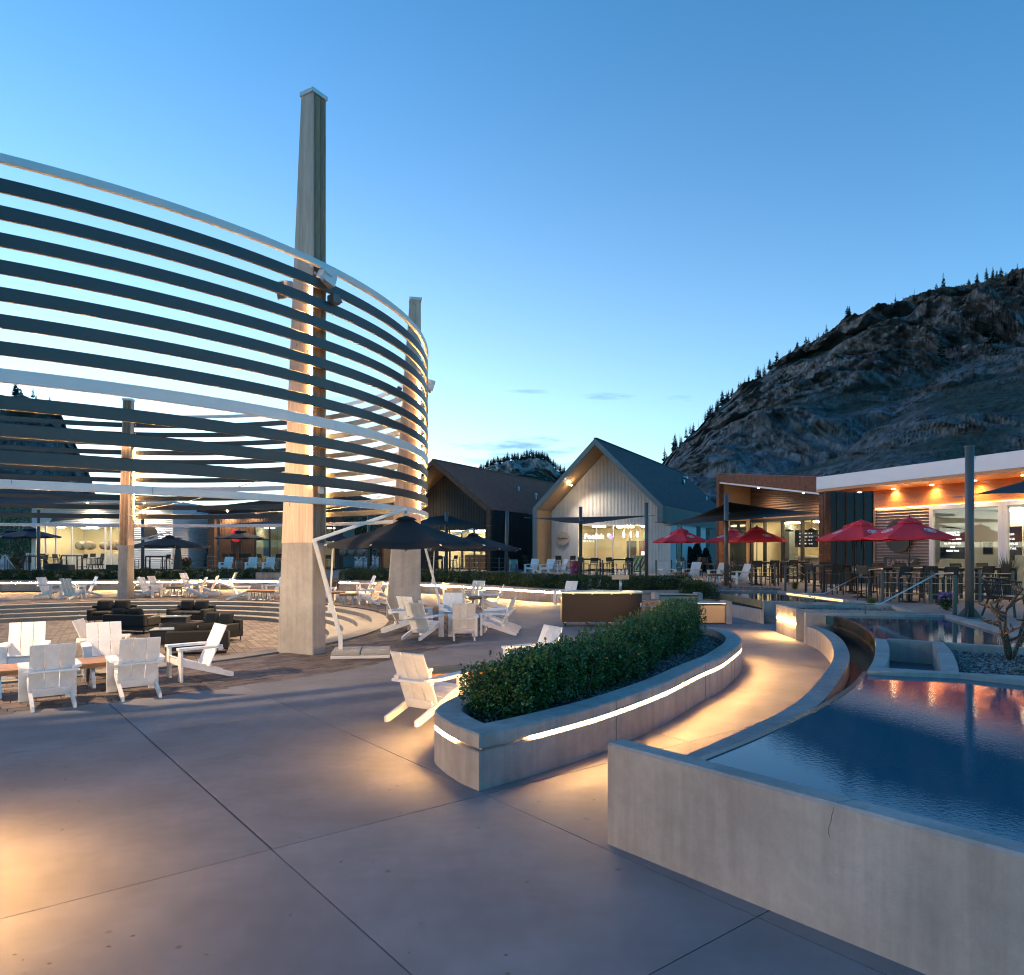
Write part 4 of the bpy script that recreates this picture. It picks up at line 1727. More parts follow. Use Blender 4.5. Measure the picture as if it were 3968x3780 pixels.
def grass_tuft(name, label, cat, p, h, n, spread, m_, seed, group=None):
    rs_ = random.Random(seed)
    mb = MB()
    for i in range(n):
        a = rs_.uniform(0, 6.28)
        r0 = rs_.uniform(0, spread * .25)
        l = h * rs_.uniform(.6, 1.1)
        dx, dy = math.cos(a), math.sin(a)
        lean = rs_.uniform(.05, 1.0) * spread
        b = Vector((dx * r0, dy * r0, 0))
        s_ = Vector((-dy, dx, 0)) * rs_.uniform(.003, .007) * (h / .5)
        p1 = b + Vector((dx * lean * .3, dy * lean * .3, l * .6))
        p2 = b + Vector((dx * lean, dy * lean, l * rs_.uniform(.75, 1.05)))
        mb.add([b - s_, b + s_, p1 + s_, p1 - s_, p2], [(0, 1, 2, 3), (3, 2, 4)])
    t_ = thing(name, label, cat, p, 0, group)
    o_ = mb.build('blades', m_, t_)
    tag(o_, kind='stuff')
    return t_


M_GRASS = mat('grass_blade', (.16, .17, .045), .6, var=.5, vscale=6)
M_GRASSB = mat('feather_grass', (.20, .15, .08), .7, var=.5, vscale=6)
M_GRASSG = mat('reed_grass', (.10, .10, .055), .7, var=.5, vscale=6)
p = at(*c5(880, 275), .70)
grass_tuft('grass_tuft', 'yellow-green grass tuft in the gravel of the corner planter', 'grass', p, .32, 260, .42, M_GRASS, 3)
p = at(3905, 2318, DK)
grass_tuft('reed_grass', 'tall feathery grass standing in front of the sliding glass doors', 'grass', p, 1.45, 420, .45, M_GRASSG, 4)
p = at(58, 2218, .75)
grass_tuft('feather_grass', 'bushy tan feather grass by the left terrace rail', 'grass', p, 1.15, 700, .55, M_GRASSB, 5)
p = at(84, 2202, .75)
grass_tuft('feather_grass', 'second feather grass clump half hidden behind the left terrace tables', 'grass', p, 1.5, 500, .5, M_GRASSG, 6)
p = at(3080, 2284, DK)
grass_tuft('low_shrub', 'small yellow-green shrub at the foot of the glass wall', 'shrub', p, .38, 300, .34, M_GRASS, 8)
p = at(3285, 2270, DK)
grass_tuft('reed_grass', 'wispy grass against the dark seamed wall', 'grass', p, 1.0, 160, .3, M_GRASSG, 9)
p = at(2312, 2236, DK)
grass_tuft('yucca', 'spiky yellow yucca among the tables before the grey gable', 'plant', p, .55, 60, .4, M_GRASS, 10)
p = at(2458, 2244, DK)
grass_tuft('grass_tuft', 'pale grass tuft left of the tall pole before the grey gable', 'grass', p, .35, 150, .4, M_GRASS, 11)
p = at(1864, 2205, DK)
grass_tuft('dry_grass', 'dry grass sprouting from a tall pot before the rusty gable', 'grass', p + Vector((0, 0, 1.0)), .6, 90, .35, M_GRASSB, 12)


def flower_bush(name, label, p, h, colr, seed):
    rs_ = random.Random(seed)
    t_ = thing(name, label, 'flowers', p)
    leaf_cloud('foliage', lambda r_, n: ((lambda d: (d * np.array([h * .45, h * .45, h * .42]) + np.array([0, 0, h * .45]), d))((lambda q: q / np.linalg.norm(q, axis=1)[:, None] * r_.uniform(.3, 1, (n, 1)))(r_.normal(0, 1, (n, 3))))), 900, h * .09, M_LEAFFV, t_, seed)
    m_ = mat('petal_' + name + str(seed), colr, .7, var=.3, vscale=20)
    leaf_cloud('blossom', lambda r_, n: ((lambda d: (d * np.array([h * .42, h * .42, h * .25]) + np.array([0, 0, h * .75]), d))((lambda q: q / np.linalg.norm(q, axis=1)[:, None] * r_.uniform(.6, 1, (n, 1)))(r_.normal(0, 1, (n, 3))))), 260, h * .1, m_, t_, seed + 1)
    return t_


flower_bush('flower_bush', 'small bush of lilac flowers beside the tall grey pole', at(3670, 2368, DK), .5, (.28, .16, .42), 31)
flower_bush('flower_bush', 'pink flowers at the foot of the left terrace rail', at(68, 2215, .75), .6, (.32, .03, .08), 41)
flower_bush('flower_bush', 'dusky purple flowers under the clipped shrubs by the white building', at(725, 2203, .75), .8, (.06, .03, .09), 51)


def conifer_bush(label, p, h, seed):
    t_ = thing('juniper_shrub', label, 'shrub', p, 0, 'upright shrubs against the buildings')
    leaf_cloud('foliage', lambda r_, n: ((lambda u, a, f: (np.stack([np.cos(a) * f * (1 - u) ** .6 * h * .34, np.sin(a) * f * (1 - u) ** .6 * h * .34, u * h], -1), np.stack([np.cos(a), np.sin(a), u * 0 + .8], -1)))(r_.rand(n) ** 1.2, r_.uniform(0, 6.28, n), r_.uniform(.5, 1.05, n))), 2600, h * .055, M_PINE, t_, seed, .8)
    MB().tube([(0, 0, -.05), (0, 0, h * .8)], [.04, .01], 6).build('trunk', M_BARK, t_)
    return t_


for i, (x_, y_, h, lb) in enumerate(((2672, 2212, 1.7, 'first dark upright shrub by the side wall of the grey gable, left of three'), (2700, 2212, 1.9, 'middle dark upright shrub by the side wall of the grey gable'), (2735, 2216, 1.6, 'dark upright shrub by the side wall next to the rusty frame'), (705, 2200, 2.6, 'dark clipped shrub beside the patio heater'), (735, 2198, 2.2, 'dark shrub against the white corrugated side wall'), (790, 2198, 2.4, 'tall dark shrub left of the brown building post'))):
    conifer_bush(lb, at(x_, y_, DK if x_ > 1000 else .75), h, 60 + i)


# cholla cactus
def cholla(name, label, p, h, seed, sc_col=(.20, .13, .085), spread=1.0, nmain=4):
    rs_ = random.Random(seed)
    t_ = thing(name, label, 'cactus', p)
    mt = mat('cholla_skin_' + str(seed), sc_col, .9, var=.5, vscale=25, bump=.5, bscale=60)
    tips = MB()

    def limb(b, d, l, r_, depth, idx=0):
        pts = [Vector(b)]
        dd = Vector(d).normalized()
        k = 5
        for i in range(k):
            dd = (dd + Vector((rs_.uniform(-.25, .25), rs_.uniform(-.25, .25), rs_.uniform(-.05, .22)))).normalized()
            pts.append(pts[-1] + dd * l / k)
        mb = MB()
        rad = [r_ * (1 - .3 * i / k) * (1 + .12 * (i % 2)) for i in range(k + 1)]
        mb.tube(pts, rad, 7)
        # spines
        for i in range(int(170 * l / .5)):
            j = rs_.randrange(k)
            q = pts[j].lerp(pts[j + 1], rs_.random())
            v = Vector((rs_.gauss(0, 1), rs_.gauss(0, 1), rs_.gauss(0, 1))).normalized()
            s_ = v.cross(Vector((0, 0, 1)))
            s_ = s_.normalized() * .0035 if s_.length > .01 else Vector((.0035, 0, 0))
            tips.add([q + v * r_ * .8 - s_, q + v * r_ * .8 + s_, q + v * (r_ + rs_.uniform(.014, .038))], [(0, 1, 2)])
        mb.build('limb', mt, t_, True)
        if depth > 0:
            for i in range(rs_.choice((2, 3, 4))):
                j = rs_.randrange(2, k + 1)
                a = rs_.uniform(0, 6.28)
                limb(pts[j], (math.cos(a) * spread, math.sin(a) * spread, rs_.uniform(-.15, .9)), l * rs_.uniform(.35, .6), r_ * .72, depth - 1)
    for i in range(nmain):
        a = i * 6.28 / nmain + rs_.uniform(-.4, .4)
        limb((math.cos(a) * .03, math.sin(a) * .03, 0), (math.cos(a) * .35 * spread, math.sin(a) * .35 * spread, 1), h * rs_.uniform(.65, .9), .023 * h / .8, 2 if h > .7 else 1)
    o_ = tips.build('spines', mat('cholla_spine', (.42, .27, .20), .8), t_)
    tag(o_, kind='stuff')
    return t_


cholla('cholla_cactus', 'bristly cholla cactus growing in the gravel at the right edge', at(3918, 2558, .67), .92, 6, (.10, .07, .048), .8, 5)
cholla('dry_cactus', 'dried brown cactus skeleton behind the far pool', at(2830, 2282, DK), 1.0, 9, (.13, .065, .035), .7, 3)
cholla('pale_plant', 'pale twisted dead plant in the corner planter', at(3135, 2352, .70), .36, 12, (.42, .38, .34), 1.0, 6)
cholla('dry_cactus', 'small dried cactus by the left terrace shrubs', at(685, 2205, .75), .9, 15, (.20, .11, .05), .6, 3)

# a few fallen leaves and crumbs on the concrete
lf = MB()
r0 = random.Random(77)
for i in range(150):
    y_ = r0.uniform(3.6, 13)
    x_ = r0.uniform(-.68, .12) * y_
    if (Vector((x_, y_)) - CR).length < RPAV + .1:
        continue
    a_ = r0.uniform(0, 6.28)
    l_ = r0.uniform(.006, .02)
    w__ = l_ * r0.uniform(.3, .6)
    dx_, dy_ = math.cos(a_), math.sin(a_)
    lf.add([(x_ - dx_ * l_, y_ - dy_ * l_, .004), (x_ - dy_ * w__, y_ + dx_ * w__, .007), (x_ + dx_ * l_, y_ + dy_ * l_, .005), (x_ + dy_ * w__, y_ - dx_ * w__, .003)], [(0, 1, 2, 3)])
o = lf.build('fallen_leaves', mat('dry_leaf', (.16, .10, .05), .8, var=.6, vscale=3))
tag(o, 'scattered dry leaves and crumbs on the concrete', 'leaves', None, 'stuff')

# ================================================================== towers and hoop screen
RB = 12.92
M_CLT = mat('pine_board', (.66, .46, .35), .62, col2=(.50, .33, .235), var=.3, vscale=3.2, stretch=(7, 7, .5), rnd=.14, bump=.05, bscale=8)


def add_knots(m):
    t = m.node_tree
    b = t.nodes['Principled BSDF']
    src = b.inputs['Base Color'].links[0].from_socket
    co = t.nodes.new('ShaderNodeNewGeometry')
    mp_ = t.nodes.new('ShaderNodeMapping')
    mp_.inputs['Scale'].default_value = (5.5, 5.5, 2.2)
    t.links.new(co.outputs['Position'], mp_.inputs[0])
    vo = t.nodes.new('ShaderNodeTexVoronoi')
    vo.inputs['Scale'].default_value = 1.0
    t.links.new(mp_.outputs[0], vo.inputs['Vector'])
    mr = t.nodes.new('ShaderNodeMapRange')
    mr.inputs['From Min'].default_value = .05
    mr.inputs['From Max'].default_value = .12
    t.links.new(vo.outputs['Distance'], mr.inputs['Value'])
    mx = t.nodes.new('ShaderNodeMix')
    mx.data_type = 'RGBA'
    mx.inputs['A'].default_value = (.13, .06, .025, 1)
    t.links.new(mr.outputs[0], mx.inputs['Factor'])
    t.links.new(src, mx.inputs['B'])
    t.links.new(mx.outputs['Result'], b.inputs['Base Color'])


add_knots(M_CLT)
M_LAM = mat('pine_end_lamella', (.34, .20, .12), .75, col2=(.17, .095, .06), var=.5, vscale=5, stretch=(9, 9, .6), rnd=.3)
M_LAMC = mat('timber_core', (.16, .10, .06), .8)
TW_B, TW_T, TT = 1.157, .36, .40
ZW3, DZ = 3.41, 5.225 / 12


def tower(ang, H, hc, label, led=None, flood=None, rr=12.76, speakers=(), pang=None, aim=None):
    rt = R(ang if pang is None else pang)
    p = CB + Vector((math.cos(rt), math.sin(rt))) * rr
    rt = R(ang)
    t_ = thing('timber_tower', label, 'tower', (p.x, p.y, 0), rt, 'tapered towers carrying the hoops')
    xin = lambda z: -(TW_B - (TW_B - TW_T) * z / H)
    zat = lambda x: H * (TW_B + x) / (TW_B - TW_T)

    def slab(poly, y0, y1, name, m_):
        mb = MB()
        n_ = len(poly)
        vs = [(x, y0, z) for (x, z) in poly] + [(x, y1, z) for (x, z) in poly]
        fs = [tuple(range(n_)), tuple(range(n_, 2 * n_))[::-1]] + [((i + 1) % n_, i, n_ + i, n_ + (i + 1) % n_) for i in range(n_)]
        return mb.add(vs, fs).build(name, m_, t_)
    # concrete foot with eased arrises
    mb = MB()
    e_ = .018
    sec = []
    for z in (-.05, hc):
        a, b = xin(z), 0.0
        sec.append([(a + e_, -TT / 2, z), (b - e_, -TT / 2, z), (b, -TT / 2 + e_, z), (b, TT / 2 - e_, z), (b - e_, TT / 2, z), (a + e_, TT / 2, z), (a, TT / 2 - e_, z), (a, -TT / 2 + e_, z)])
    mb.add(sec[0] + sec[1], [(i, (i + 1) % 8, 8 + (i + 1) % 8, 8 + i) for i in range(8)] + [tuple(range(8))[::-1], tuple(range(8, 16))])
    mb.build('concrete_foot', M_WALL, t_)
    d = .03
    slab([(-d, hc), (-d, H), (xin(H) + d, H), (xin(hc) + d, hc)], -TT / 2 + d, TT / 2 - d, 'core', M_LAMC)
    bw = .148
    z0 = hc + .003
    for sgn in (-1, 1):
        k = 0
        while True:
            xa, xb = -k * bw - .002, -(k + 1) * bw + .001
            if xa < xin(z0) + .03:
                break
            xb = max(xb, xin(z0))
            pts = [(xa, z0), (xa, min(H, zat(xa)))]
            if zat(xa) > H and zat(xb) < H:
                pts.append((xin(H), H))
            pts += [(xb, min(H, max(z0, zat(xb))))]
            if pts[-1][1] > z0 + .01:
                pts.append((xb, z0))
            y0, y1 = (-TT / 2, -TT / 2 + d) if sgn < 0 else (TT / 2 - d, TT / 2)
            slab(pts, y0, y1, 'timber_board', M_CLT)
            k += 1
    nl = 5
    lw = (TT - 2 * d) / nl
    for i in range(nl):
        y0 = -TT / 2 + d + i * lw + .002
        pr = .003 if i % 2 else .008
        slab([(-d, z0), (-d, H), (-pr, H), (-pr, z0)], y0, y0 + lw - .004, 'lamella', M_LAM)
        slab([(xin(z0) + d, z0), (xin(H) + d, H), (xin(H) + pr, H), (xin(z0) + pr, z0)], y0, y0 + lw - .004, 'lamella', M_LAM)
    MB().box(((xin(H)) / 2, 0, H + .03), (TW_T + .06, TT + .06, .1), None, .008).build('cap_flashing', M_BARW, t_)
    if led:
        MB().box((-.055, -TT / 2 - .014, (led[0] + led[1]) / 2), (.035, .02, led[1] - led[0])).build('light_strip', M_LEDT, t_)
    # hoop brackets
    for i in range(13):
        z = ZW3 + i * DZ
        if z > H - .2:
            break
        MB().box((.06, -TT / 2 - .05, z), (.20, .012, .10), None, .002).build('bracket', M_BARW, t_)
    if flood:
        z, pw = flood
        fx = xin(z) - .10
        hd = MB().box((fx - .05, -.02, z), (.16, .24, .20), Matrix.Rotation(R(30), 3, 'Y'), .015).build('flood_lamp', M_GREY, t_)
        MB().box((fx - .118, -.02, z - .075), (.008, .20, .15), Matrix.Rotation(R(30), 3, 'Y')).build('lamp_glass', M_LAMP, t_)
        ld = bpy.data.lights.new('flood', 'SPOT')
        ld.energy = pw
        ld.color = (1.0, .70, .38)
        ld.spot_size = R(84)
        ld.spot_blend = .6
        ld.shadow_soft_size = .12
        lo = bpy.data.objects.new('flood_beam', ld)
        COL.objects.link(lo)
        lo.parent = t_
        lo.location = (fx - .22, -.02, z - .12)
        lo.rotation_euler = Vector(aim or (-1, 0, -1.7)).to_track_quat('-Z', 'Y').to_euler()
    for (sx, sy, sz, yaw) in speakers:
        s_ = thing('loudspeaker', '', 'loudspeaker')
        sp_ = MB()
        sp_.add([(-.14, -.13, -.17), (.14, -.13, -.17), (.16, .13, -.19), (-.16, .13, -.19), (-.14, -.13, .17), (.14, -.13, .17), (.16, .13, .19), (-.16, .13, .19), (-.12, -.21, -.08), (.12, -.21, -.08), (-.12, -.21, .10), (.12, -.21, .10)],
                [(2, 3, 7, 6), (0, 1, 9, 8), (4, 10, 11, 5), (8, 9, 11, 10), (0, 8, 10, 4), (1, 5, 11, 9), (0, 3, 2, 1), (4, 5, 6, 7), (0, 4, 7, 3), (1, 2, 6, 5)])
        sp_.build('cabinet', M_BARW, s_)
        MB().box((0, .135, 0), (.27, .012, .33), None, .003).build('grille', mat('speaker_grille', (.10, .095, .09), .7), s_)
        MB().span((-.17, 0, .0), (-.17, -.26, .02), .012, .05).build('yoke', M_BARW, s_)
        MB().span((.17, 0, .0), (.17, -.26, .02), .012, .05).build('yoke', M_BARW, s_)
        m_ = Matrix.Translation(p.to_3d()) @ Matrix.Rotation(rt, 4, 'Z')
        s_.location = m_ @ Vector((sx, sy, sz))
        s_.rotation_euler = (R(-18), 0, yaw)
        SPK.append(s_)
    return t_


SPK = []
tower(-31.3, 12.50, 2.49, 'tallest timber tower on a concrete foot, nearest in the picture', (3.75, 8.15), None, 12.76, ((.24, .02, 8.38, R(-40)), (-1.0, -.1, 8.3, R(150))), -27.75)
tower(12.0, 10.75, 2.42, 'second timber tower with its wide face turned to us, right of the tall one', (3.6, 8.2), (7.7, 3000), 12.76, ((.30, .0, 7.9, R(-70)),))
tower(57.5, 9.6, 2.42, 'timber tower almost hidden behind the tall front one', (3.7, 8.2), (7.7, 3000), 12.76, ((-.2, -.35, 6.6, R(-140)),))
tower(101.5, 9.3, 2.47, 'slim far timber tower at the left with striped laminated face', (3.7, 7.0), (7.4, 3000), 12.76)
tower(-74, 11.5, 2.45, 'timber tower just outside the left picture edge, its lamp lighting the near chairs', (3.7, 8.2), (6.0, 2800), 12.76, (), None, (-.45, 1.0, -.85))
for s_, lb in zip(SPK, ('grey loudspeaker facing us on the tall front tower', 'grey loudspeaker behind the tall front tower, turned left', 'grey loudspeaker on the outer side of the second tower', 'grey loudspeaker peeping out right of the tall tower')):
    s_['label'] = lb
# dark lamp housing under the front speaker
fx = thing('floodlight', 'dark floodlight housing under the loudspeaker on the tall tower', 'floodlight')
p = CB + Vector((math.cos(R(-27.75)), math.sin(R(-27.75)))) * 13.0
MB().add([(-.13, -.1, -.1), (.13, -.1, -.1), (.13, .14, -.06), (-.13, .14, -.06), (-.13, -.1, .1), (.13, -.1, .1), (.13, .05, .1), (-.13, .05, .1)],
         [(0, 3, 2, 1), (4, 5, 6, 7), (0, 1, 5, 4), (1, 2, 6, 5), (2, 3, 7, 6), (3, 0, 4, 7)]).build('housing', M_GREY, fx)
MB().box((0, .03, -.09), (.2, .16, .01)).build('lens', mat('dim_lens', (.3, .27, .22), .3), fx)
fx.location = (p.x + .1, p.y + .18, 7.95)
fx.rotation_euler = (0, 0, R(-45))
jb = thing('junction_box', 'small grey electrical box on the narrow side of the tall tower', 'electrical box')
q = CB + Vector((math.cos(R(-27.75)), math.sin(R(-27.75)))) * 12.775
MB().box((0, 0, 0), (.06, .17, .22), None, .02).build('cover', M_BARW, jb)
jb.location = (q.x + .02, q.y - .01, 3.70)
jb.rotation_euler = (0, 0, R(-31.3))

screen = thing('hoop_screen', 'giant round screen of white and charcoal metal hoops carried by the towers', 'pavilion')
SEG = [R(a) for a in (-26.6, 13.2, 58.5, 102.5, 147.5, 191, 236, 287, 333.4)]
for i in range(13):
    z = ZW3 + i * DZ
    white = i in (0, 4, 12)
    hgt = .145 if i in (0, 12) else .225
    th = .10 if i in (0, 12) else .075
    cuts = [(SEG[s], SEG[s + 1], 26) for s in range(8)]
    if i == 0:
        cuts = [(SEG[s] + (SEG[s + 1] - SEG[s]) * q / 5, SEG[s] + (SEG[s + 1] - SEG[s]) * (q + 1) / 5, 6) for s in range(8) for q in range(5)]
    for (a0, a1, k) in cuts:
        a0, a1 = a0 + .0004, a1 - .0004
        vs, fs = [], []
        e_ = .012
        prof_ = [(RB - th / 2, z - hgt / 2 + e_), (RB - th / 2 + e_, z - hgt / 2), (RB + th / 2 - e_, z - hgt / 2), (RB + th / 2, z - hgt / 2 + e_), (RB + th / 2, z + hgt / 2 - e_), (RB + th / 2 - e_, z + hgt / 2), (RB - th / 2 + e_, z + hgt / 2), (RB - th / 2, z + hgt / 2 - e_)]
        for j in range(k + 1):
            a = a0 + (a1 - a0) * j / k
            for (r, zz) in prof_:
                vs.append((CB.x + r * math.cos(a), CB.y + r * math.sin(a), zz))
        n_ = len(prof_)
        for j in range(k):
            for q_ in range(n_):
                fs.append((j * n_ + q_, (j + 1) * n_ + q_, (j + 1) * n_ + (q_ + 1) % n_, j * n_ + (q_ + 1) % n_))
        fs += [tuple(range(n_)), tuple(range(k * n_, (k + 1) * n_))[::-1]]
        MB().add(vs, fs).build('hoop_segment', M_BARW if white else M_BARD, screen)


def guy(label, a, b):
    t_ = thing('tension_cable', label, 'cable', (0, 0, 0), 0, 'steel cables across the hoop screen')
    a, b = Vector(a), Vector(b)
    MB().tube([a, a.lerp(b, .5) - Vector((0, 0, .12)), b], .010, 6).build('wire', M_STEEL, t_, True)
    q = a.lerp(b, .08)
    MB().tube([q, a.lerp(b, .11)], .028, 8).build('turnbuckle', M_STEEL, t_, True)
    q = b.lerp(a, .08)
    MB().tube([q, b.lerp(a, .11)], .028, 8).build('turnbuckle', M_STEEL, t_, True)


guy('thin steel cable running from the second tower to behind the tall tower', (-4.2, 24.7, 4.15), (-8.7, 32.9, 4.0))
guy('thin steel cable running from the slim tower to behind the tall tower', (-17.6, 33.6, 3.9), (-9.2, 33.0, 4.05))
guy('thin steel cable running from the tall tower into the ring', (-5.2, 16.9, 4.1), (-16.9, 33.6, 4.1))

# ================================================================== chairs
def make_chair():
    t_ = thing('adirondack_chair', 'x', 'chair')
    c_ = .005
    for sx in (-1, 1):
        MB().box((sx * .315, -.38, .28), (.15, .045, .56), None, c_).build('leg', M_WHITE, t_)
        # side rail that runs down to the back foot
        y = sx * .265
        prof_ = [(-.355, .275), (.50, 0.0), (.575, 0.0), (.575, .075), (.10, .235), (-.355, .395)]
        mb = MB()
        n_ = len(prof_)
        vs = [(y - .02, a, b) for (a, b) in prof_] + [(y + .02, a, b) for (a, b) in prof_]
        fs = [tuple(range(n_))[::-1], tuple(range(n_, 2 * n_))] + [(i, (i + 1) % n_, n_ + (i + 1) % n_, n_ + i) for i in range(n_)]
        mb.add(vs, fs).build('side_rail', M_WHITE, t_)
        # arm board, cut off at an angle behind
        ar = [(-.43, .245), (-.43, .40), (.20, .40), (.37, .30), (.37, .245)]
        ar = [(sx * b, a) for (a, b) in ar]
        MB().prism([Vector(p_) for p_ in ar], .561, .603).build('arm', M_WHITE, t_)
    MB().box((0, .32, .540), (.70, .085, .038), None, c_).build('back_rail', M_WHITE, t_)
    MB().box((0, .165, .205), (.49, .03, .13), Matrix.Rotation(R(-20), 3, 'X'), c_).build('apron', M_WHITE, t_)
    MB().box((0, -.372, .33), (.47, .028, .11), None, c_).build('front_apron', M_WHITE, t_)
    for i in range(4):
        f = (i + .5) / 4
        y_ = -.405 + f * .50
        z_ = .418 - (y_ + .405) * .352
        MB().box((0, y_, z_), (.57, .117, .022), Matrix.Rotation(R(-19.4), 3, 'X'), c_).build('seat_slat', M_WHITE, t_)
    l = .80
    for i in range(3):
        MB().box(((i - 1) * .199, .285, .585), (.190, .023, l), Matrix.Rotation(R(-23.5), 3, 'X'), c_).build('back_slat', M_WHITE, t_)
    return t_


CH = Proto(make_chair())
G_CH = 'white adirondack chairs'


def chair(x, y, face, label, z=0.0, group=G_CH, w_=None):
    p_ = at(x, y, z) if w_ is None else Vector((w_[0], w_[1], z))
    return CH.put(p_, R(face + 90), label, group)


# by the long table at the left
chair(0, 0, 127, 'white chair with its back to us at the far left, before the long timber table', 0, G_CH, (-7.08, 11.28))
chair(0, 0, 125, 'white chair with its back to us before the right end of the long table', 0, G_CH, (-6.14, 12.02))
chair(0, 0, 222, 'white chair in side view right of the long table, facing left', 0, G_CH, (-5.80, 13.52))
chair(0, 0, 298, 'white chair at the left edge behind the long table, facing us', 0, G_CH, (-9.10, 13.75))
chair(0, 0, 303, 'white chair facing us behind the right half of the long table', 0, G_CH, (-7.62, 13.80))
chair(0, 0, 12, 'white chair mostly hidden behind the one facing us at the long table', 0, G_CH, (-8.22, 14.75))
# far side, left of the slim tower
chair(190, 2316, 350, 'small white chair facing right, leftmost before the glowing planter')
chair(280, 2322, 82, 'small white chair with its back to us left of the slim tower')
chair(335, 2312, 222, 'small white chair facing us just left of the slim tower')
# between the slim tower and the tall one
chair(578, 2316, 352, 'white chair facing right, first beyond the slim tower')
chair(616, 2308, 350, 'white chair facing right tucked behind the first beyond the slim tower')
chair(735, 2288, 345, 'white chair by the glowing wall behind the small low table, facing right')
chair(762, 2314, 188, 'white chair facing left at the small low table')
chair(808, 2305, 190, 'white chair facing left behind another at the small low table')
chair(885, 2284, 182, 'white chair facing left whose back rises before the far shrubs')
chair(930, 2324, 15, 'white chair turned right in front of the concrete block wall')
chair(1056, 2316, 215, 'white chair facing us just left of the tall tower foot')
chair(500, 2312, 200, 'white chair half hidden right of the slim tower foot')
# right of the tall tower
chair(1375, 2284, 192, 'white chair by the glowing wall between the two big towers, facing left')
chair(1418, 2306, 205, 'white chair between the two big towers, behind the paired tables')
chair(1437, 2342, 160, 'white chair with its back to us at the paired tables between the two big towers')
chair(1482, 2322, 170, 'white chair hidden in part by the second tower foot')
chair(1262, 2330, 10, 'white chair peeping out right of the tall tower foot')
# group in the middle
chair(1556, 2448, 12, 'white chair in side view at the left of the middle group, facing right')
chair(1640, 2472, 62, 'white chair seen from behind at the left front of the middle group')
chair(1592, 2398, 278, 'white chair facing us at the foot of the second tower')
chair(1603, 2434, 58, 'white chair squeezed behind the left front chair of the middle group')
chair(1796, 2474, 96, 'white chair with its back to us at the front of the middle group')
chair(1752, 2420, 272, 'white chair facing us across the middle table')
chair(1925, 2458, 174, 'white chair facing left at the right of the middle group')
chair(1940, 2440, 174, 'white chair close behind the right-hand one of the middle group')
# group before the right-hand glowing wall
chair(1738, 2304, 205, 'white chair right of the leaning umbrella mast, by the glowing wall')
chair(1850, 2300, 215, 'white chair whose back alone shows above another by the glowing wall')
chair(1838, 2340, 245, 'white chair facing us at the table before the right-hand glowing wall')
chair(1908, 2362, 183, 'white chair in side view facing left before the right-hand glowing wall')
chair(2195, 2342, 232, 'white chair behind the left end of the bar cart')
chair(2322, 2336, 185, 'white chair of which only the top shows behind the bar cart')
# foreground
chair(0, 0, 57, 'largest white chair, seen from behind beside the front planter', 0, G_CH, (-1.2, 10.42))
chair(0, 0, 212, 'white chair whose back rises behind the box hedge in the foreground', 0, G_CH, (.38, 13.25))
# terraces
chair(878, 2213, 268, 'white chair left of three on the terrace of the brown building', .75)
chair(976, 2214, 278, 'white chair middle of three on the terrace of the brown building', .75)
chair(1043, 2214, 272, 'white chair right of three on the terrace of the brown building', .75)
chair(2062, 2222, 238, 'white chair left of three on the terrace of the grey gable', DK)
chair(2122, 2224, 234, 'white chair middle of three on the terrace of the grey gable', DK)
chair(2172, 2224, 205, 'white chair right of three on the terrace of the grey gable', DK)
chair(2582, 2250, 285, 'white chair facing us on the right terrace, left of its low table', DK)
chair(2682, 2250, 222, 'white chair on the right terrace between the two low tables', DK)
chair(2785, 2256, 218, 'white chair on the right terrace just left of the slim pole', DK)
chair(2868, 2264, 196, 'white chair in side view on the right terrace beyond the slim pole', DK)


# ------------------------------------------------------------------ low timber tables
def make_table(l, w_, h, nb):
    t_ = thing('low_table', 'x', 'table')
    bw = w_ / nb
    for i in range(nb):
        MB().box((0, -w_ / 2 + (i + .5) * bw, h - .03), (l, bw - .004, .045), None, .004).build('plank', M_TIMB, t_)
    MB().box((0, 0, h - .073), (l - .03, w_ - .03, .035), None, .003).build('frame', M_TIMB, t_)
    for sx in (-1, 1):
        x = sx * (l / 2 - .22)
        mb = MB()
        a, b, c, d = (x, -w_ * .40, 0.02), (x, -w_ * .25, h - .09), (x, w_ * .25, h - .09), (x, w_ * .40, .02)
        mb.span(a, b, .05, .035)
        mb.span(c, d, .05, .035)
        mb.span(a, d, .05, .035)
        mb.build('trestle_leg', M_STEEL, t_)
    return t_


G_T = 'low timber tables'
TB1 = Proto(make_table(1.3, .80, .46, 6))
TB2 = Proto(make_table(.75, .75, .46, 6))
TB1.put((-6.90, 12.90, 0), R(39), 'right half of the long timber table among the nearest left chairs', G_T)
TB1.put((-7.92, 12.08, 0), R(39), 'left half of the long timber table running out of the picture', G_T)


def tb(x, y, rz, label, z=0.0):
    return TB2.put(at(x, y, z), R(rz), label, G_T)


tb(684, 2310, 5, 'small low timber table beyond the slim tower, left of a facing pair of chairs')
tb(796, 2284, 0, 'small low timber table by the glowing wall near the far shrubs')
tb(995, 2326, 3, 'left of two small timber tables by the tall tower foot')
tb(1040, 2327, 3, 'right of two small timber tables by the tall tower foot')
tb(1296, 2284, 2, 'small timber table by the glowing wall just right of the tall tower')
tb(1305, 2334, 10, 'left of two paired timber tables between the big towers')
tb(1352, 2342, 10, 'right of two paired timber tables between the big towers')
tb(1768, 2445, 8, 'timber table in the midst of the middle chair group')
tb(1655, 2405, 8, 'timber table half hidden at the foot of the second tower')
tb(1848, 2356, 10, 'timber table before the right-hand glowing wall')
tb(2632, 2254, 0, 'low timber table on the right terrace, under the first red umbrella', DK)
tb(2764, 2262, 0, 'low timber table on the right terrace beside the slim pole', DK)
TB1.put((-1.02, 11.75, 0), R(20), 'timber table beside the largest chair and the box hedge', G_T)


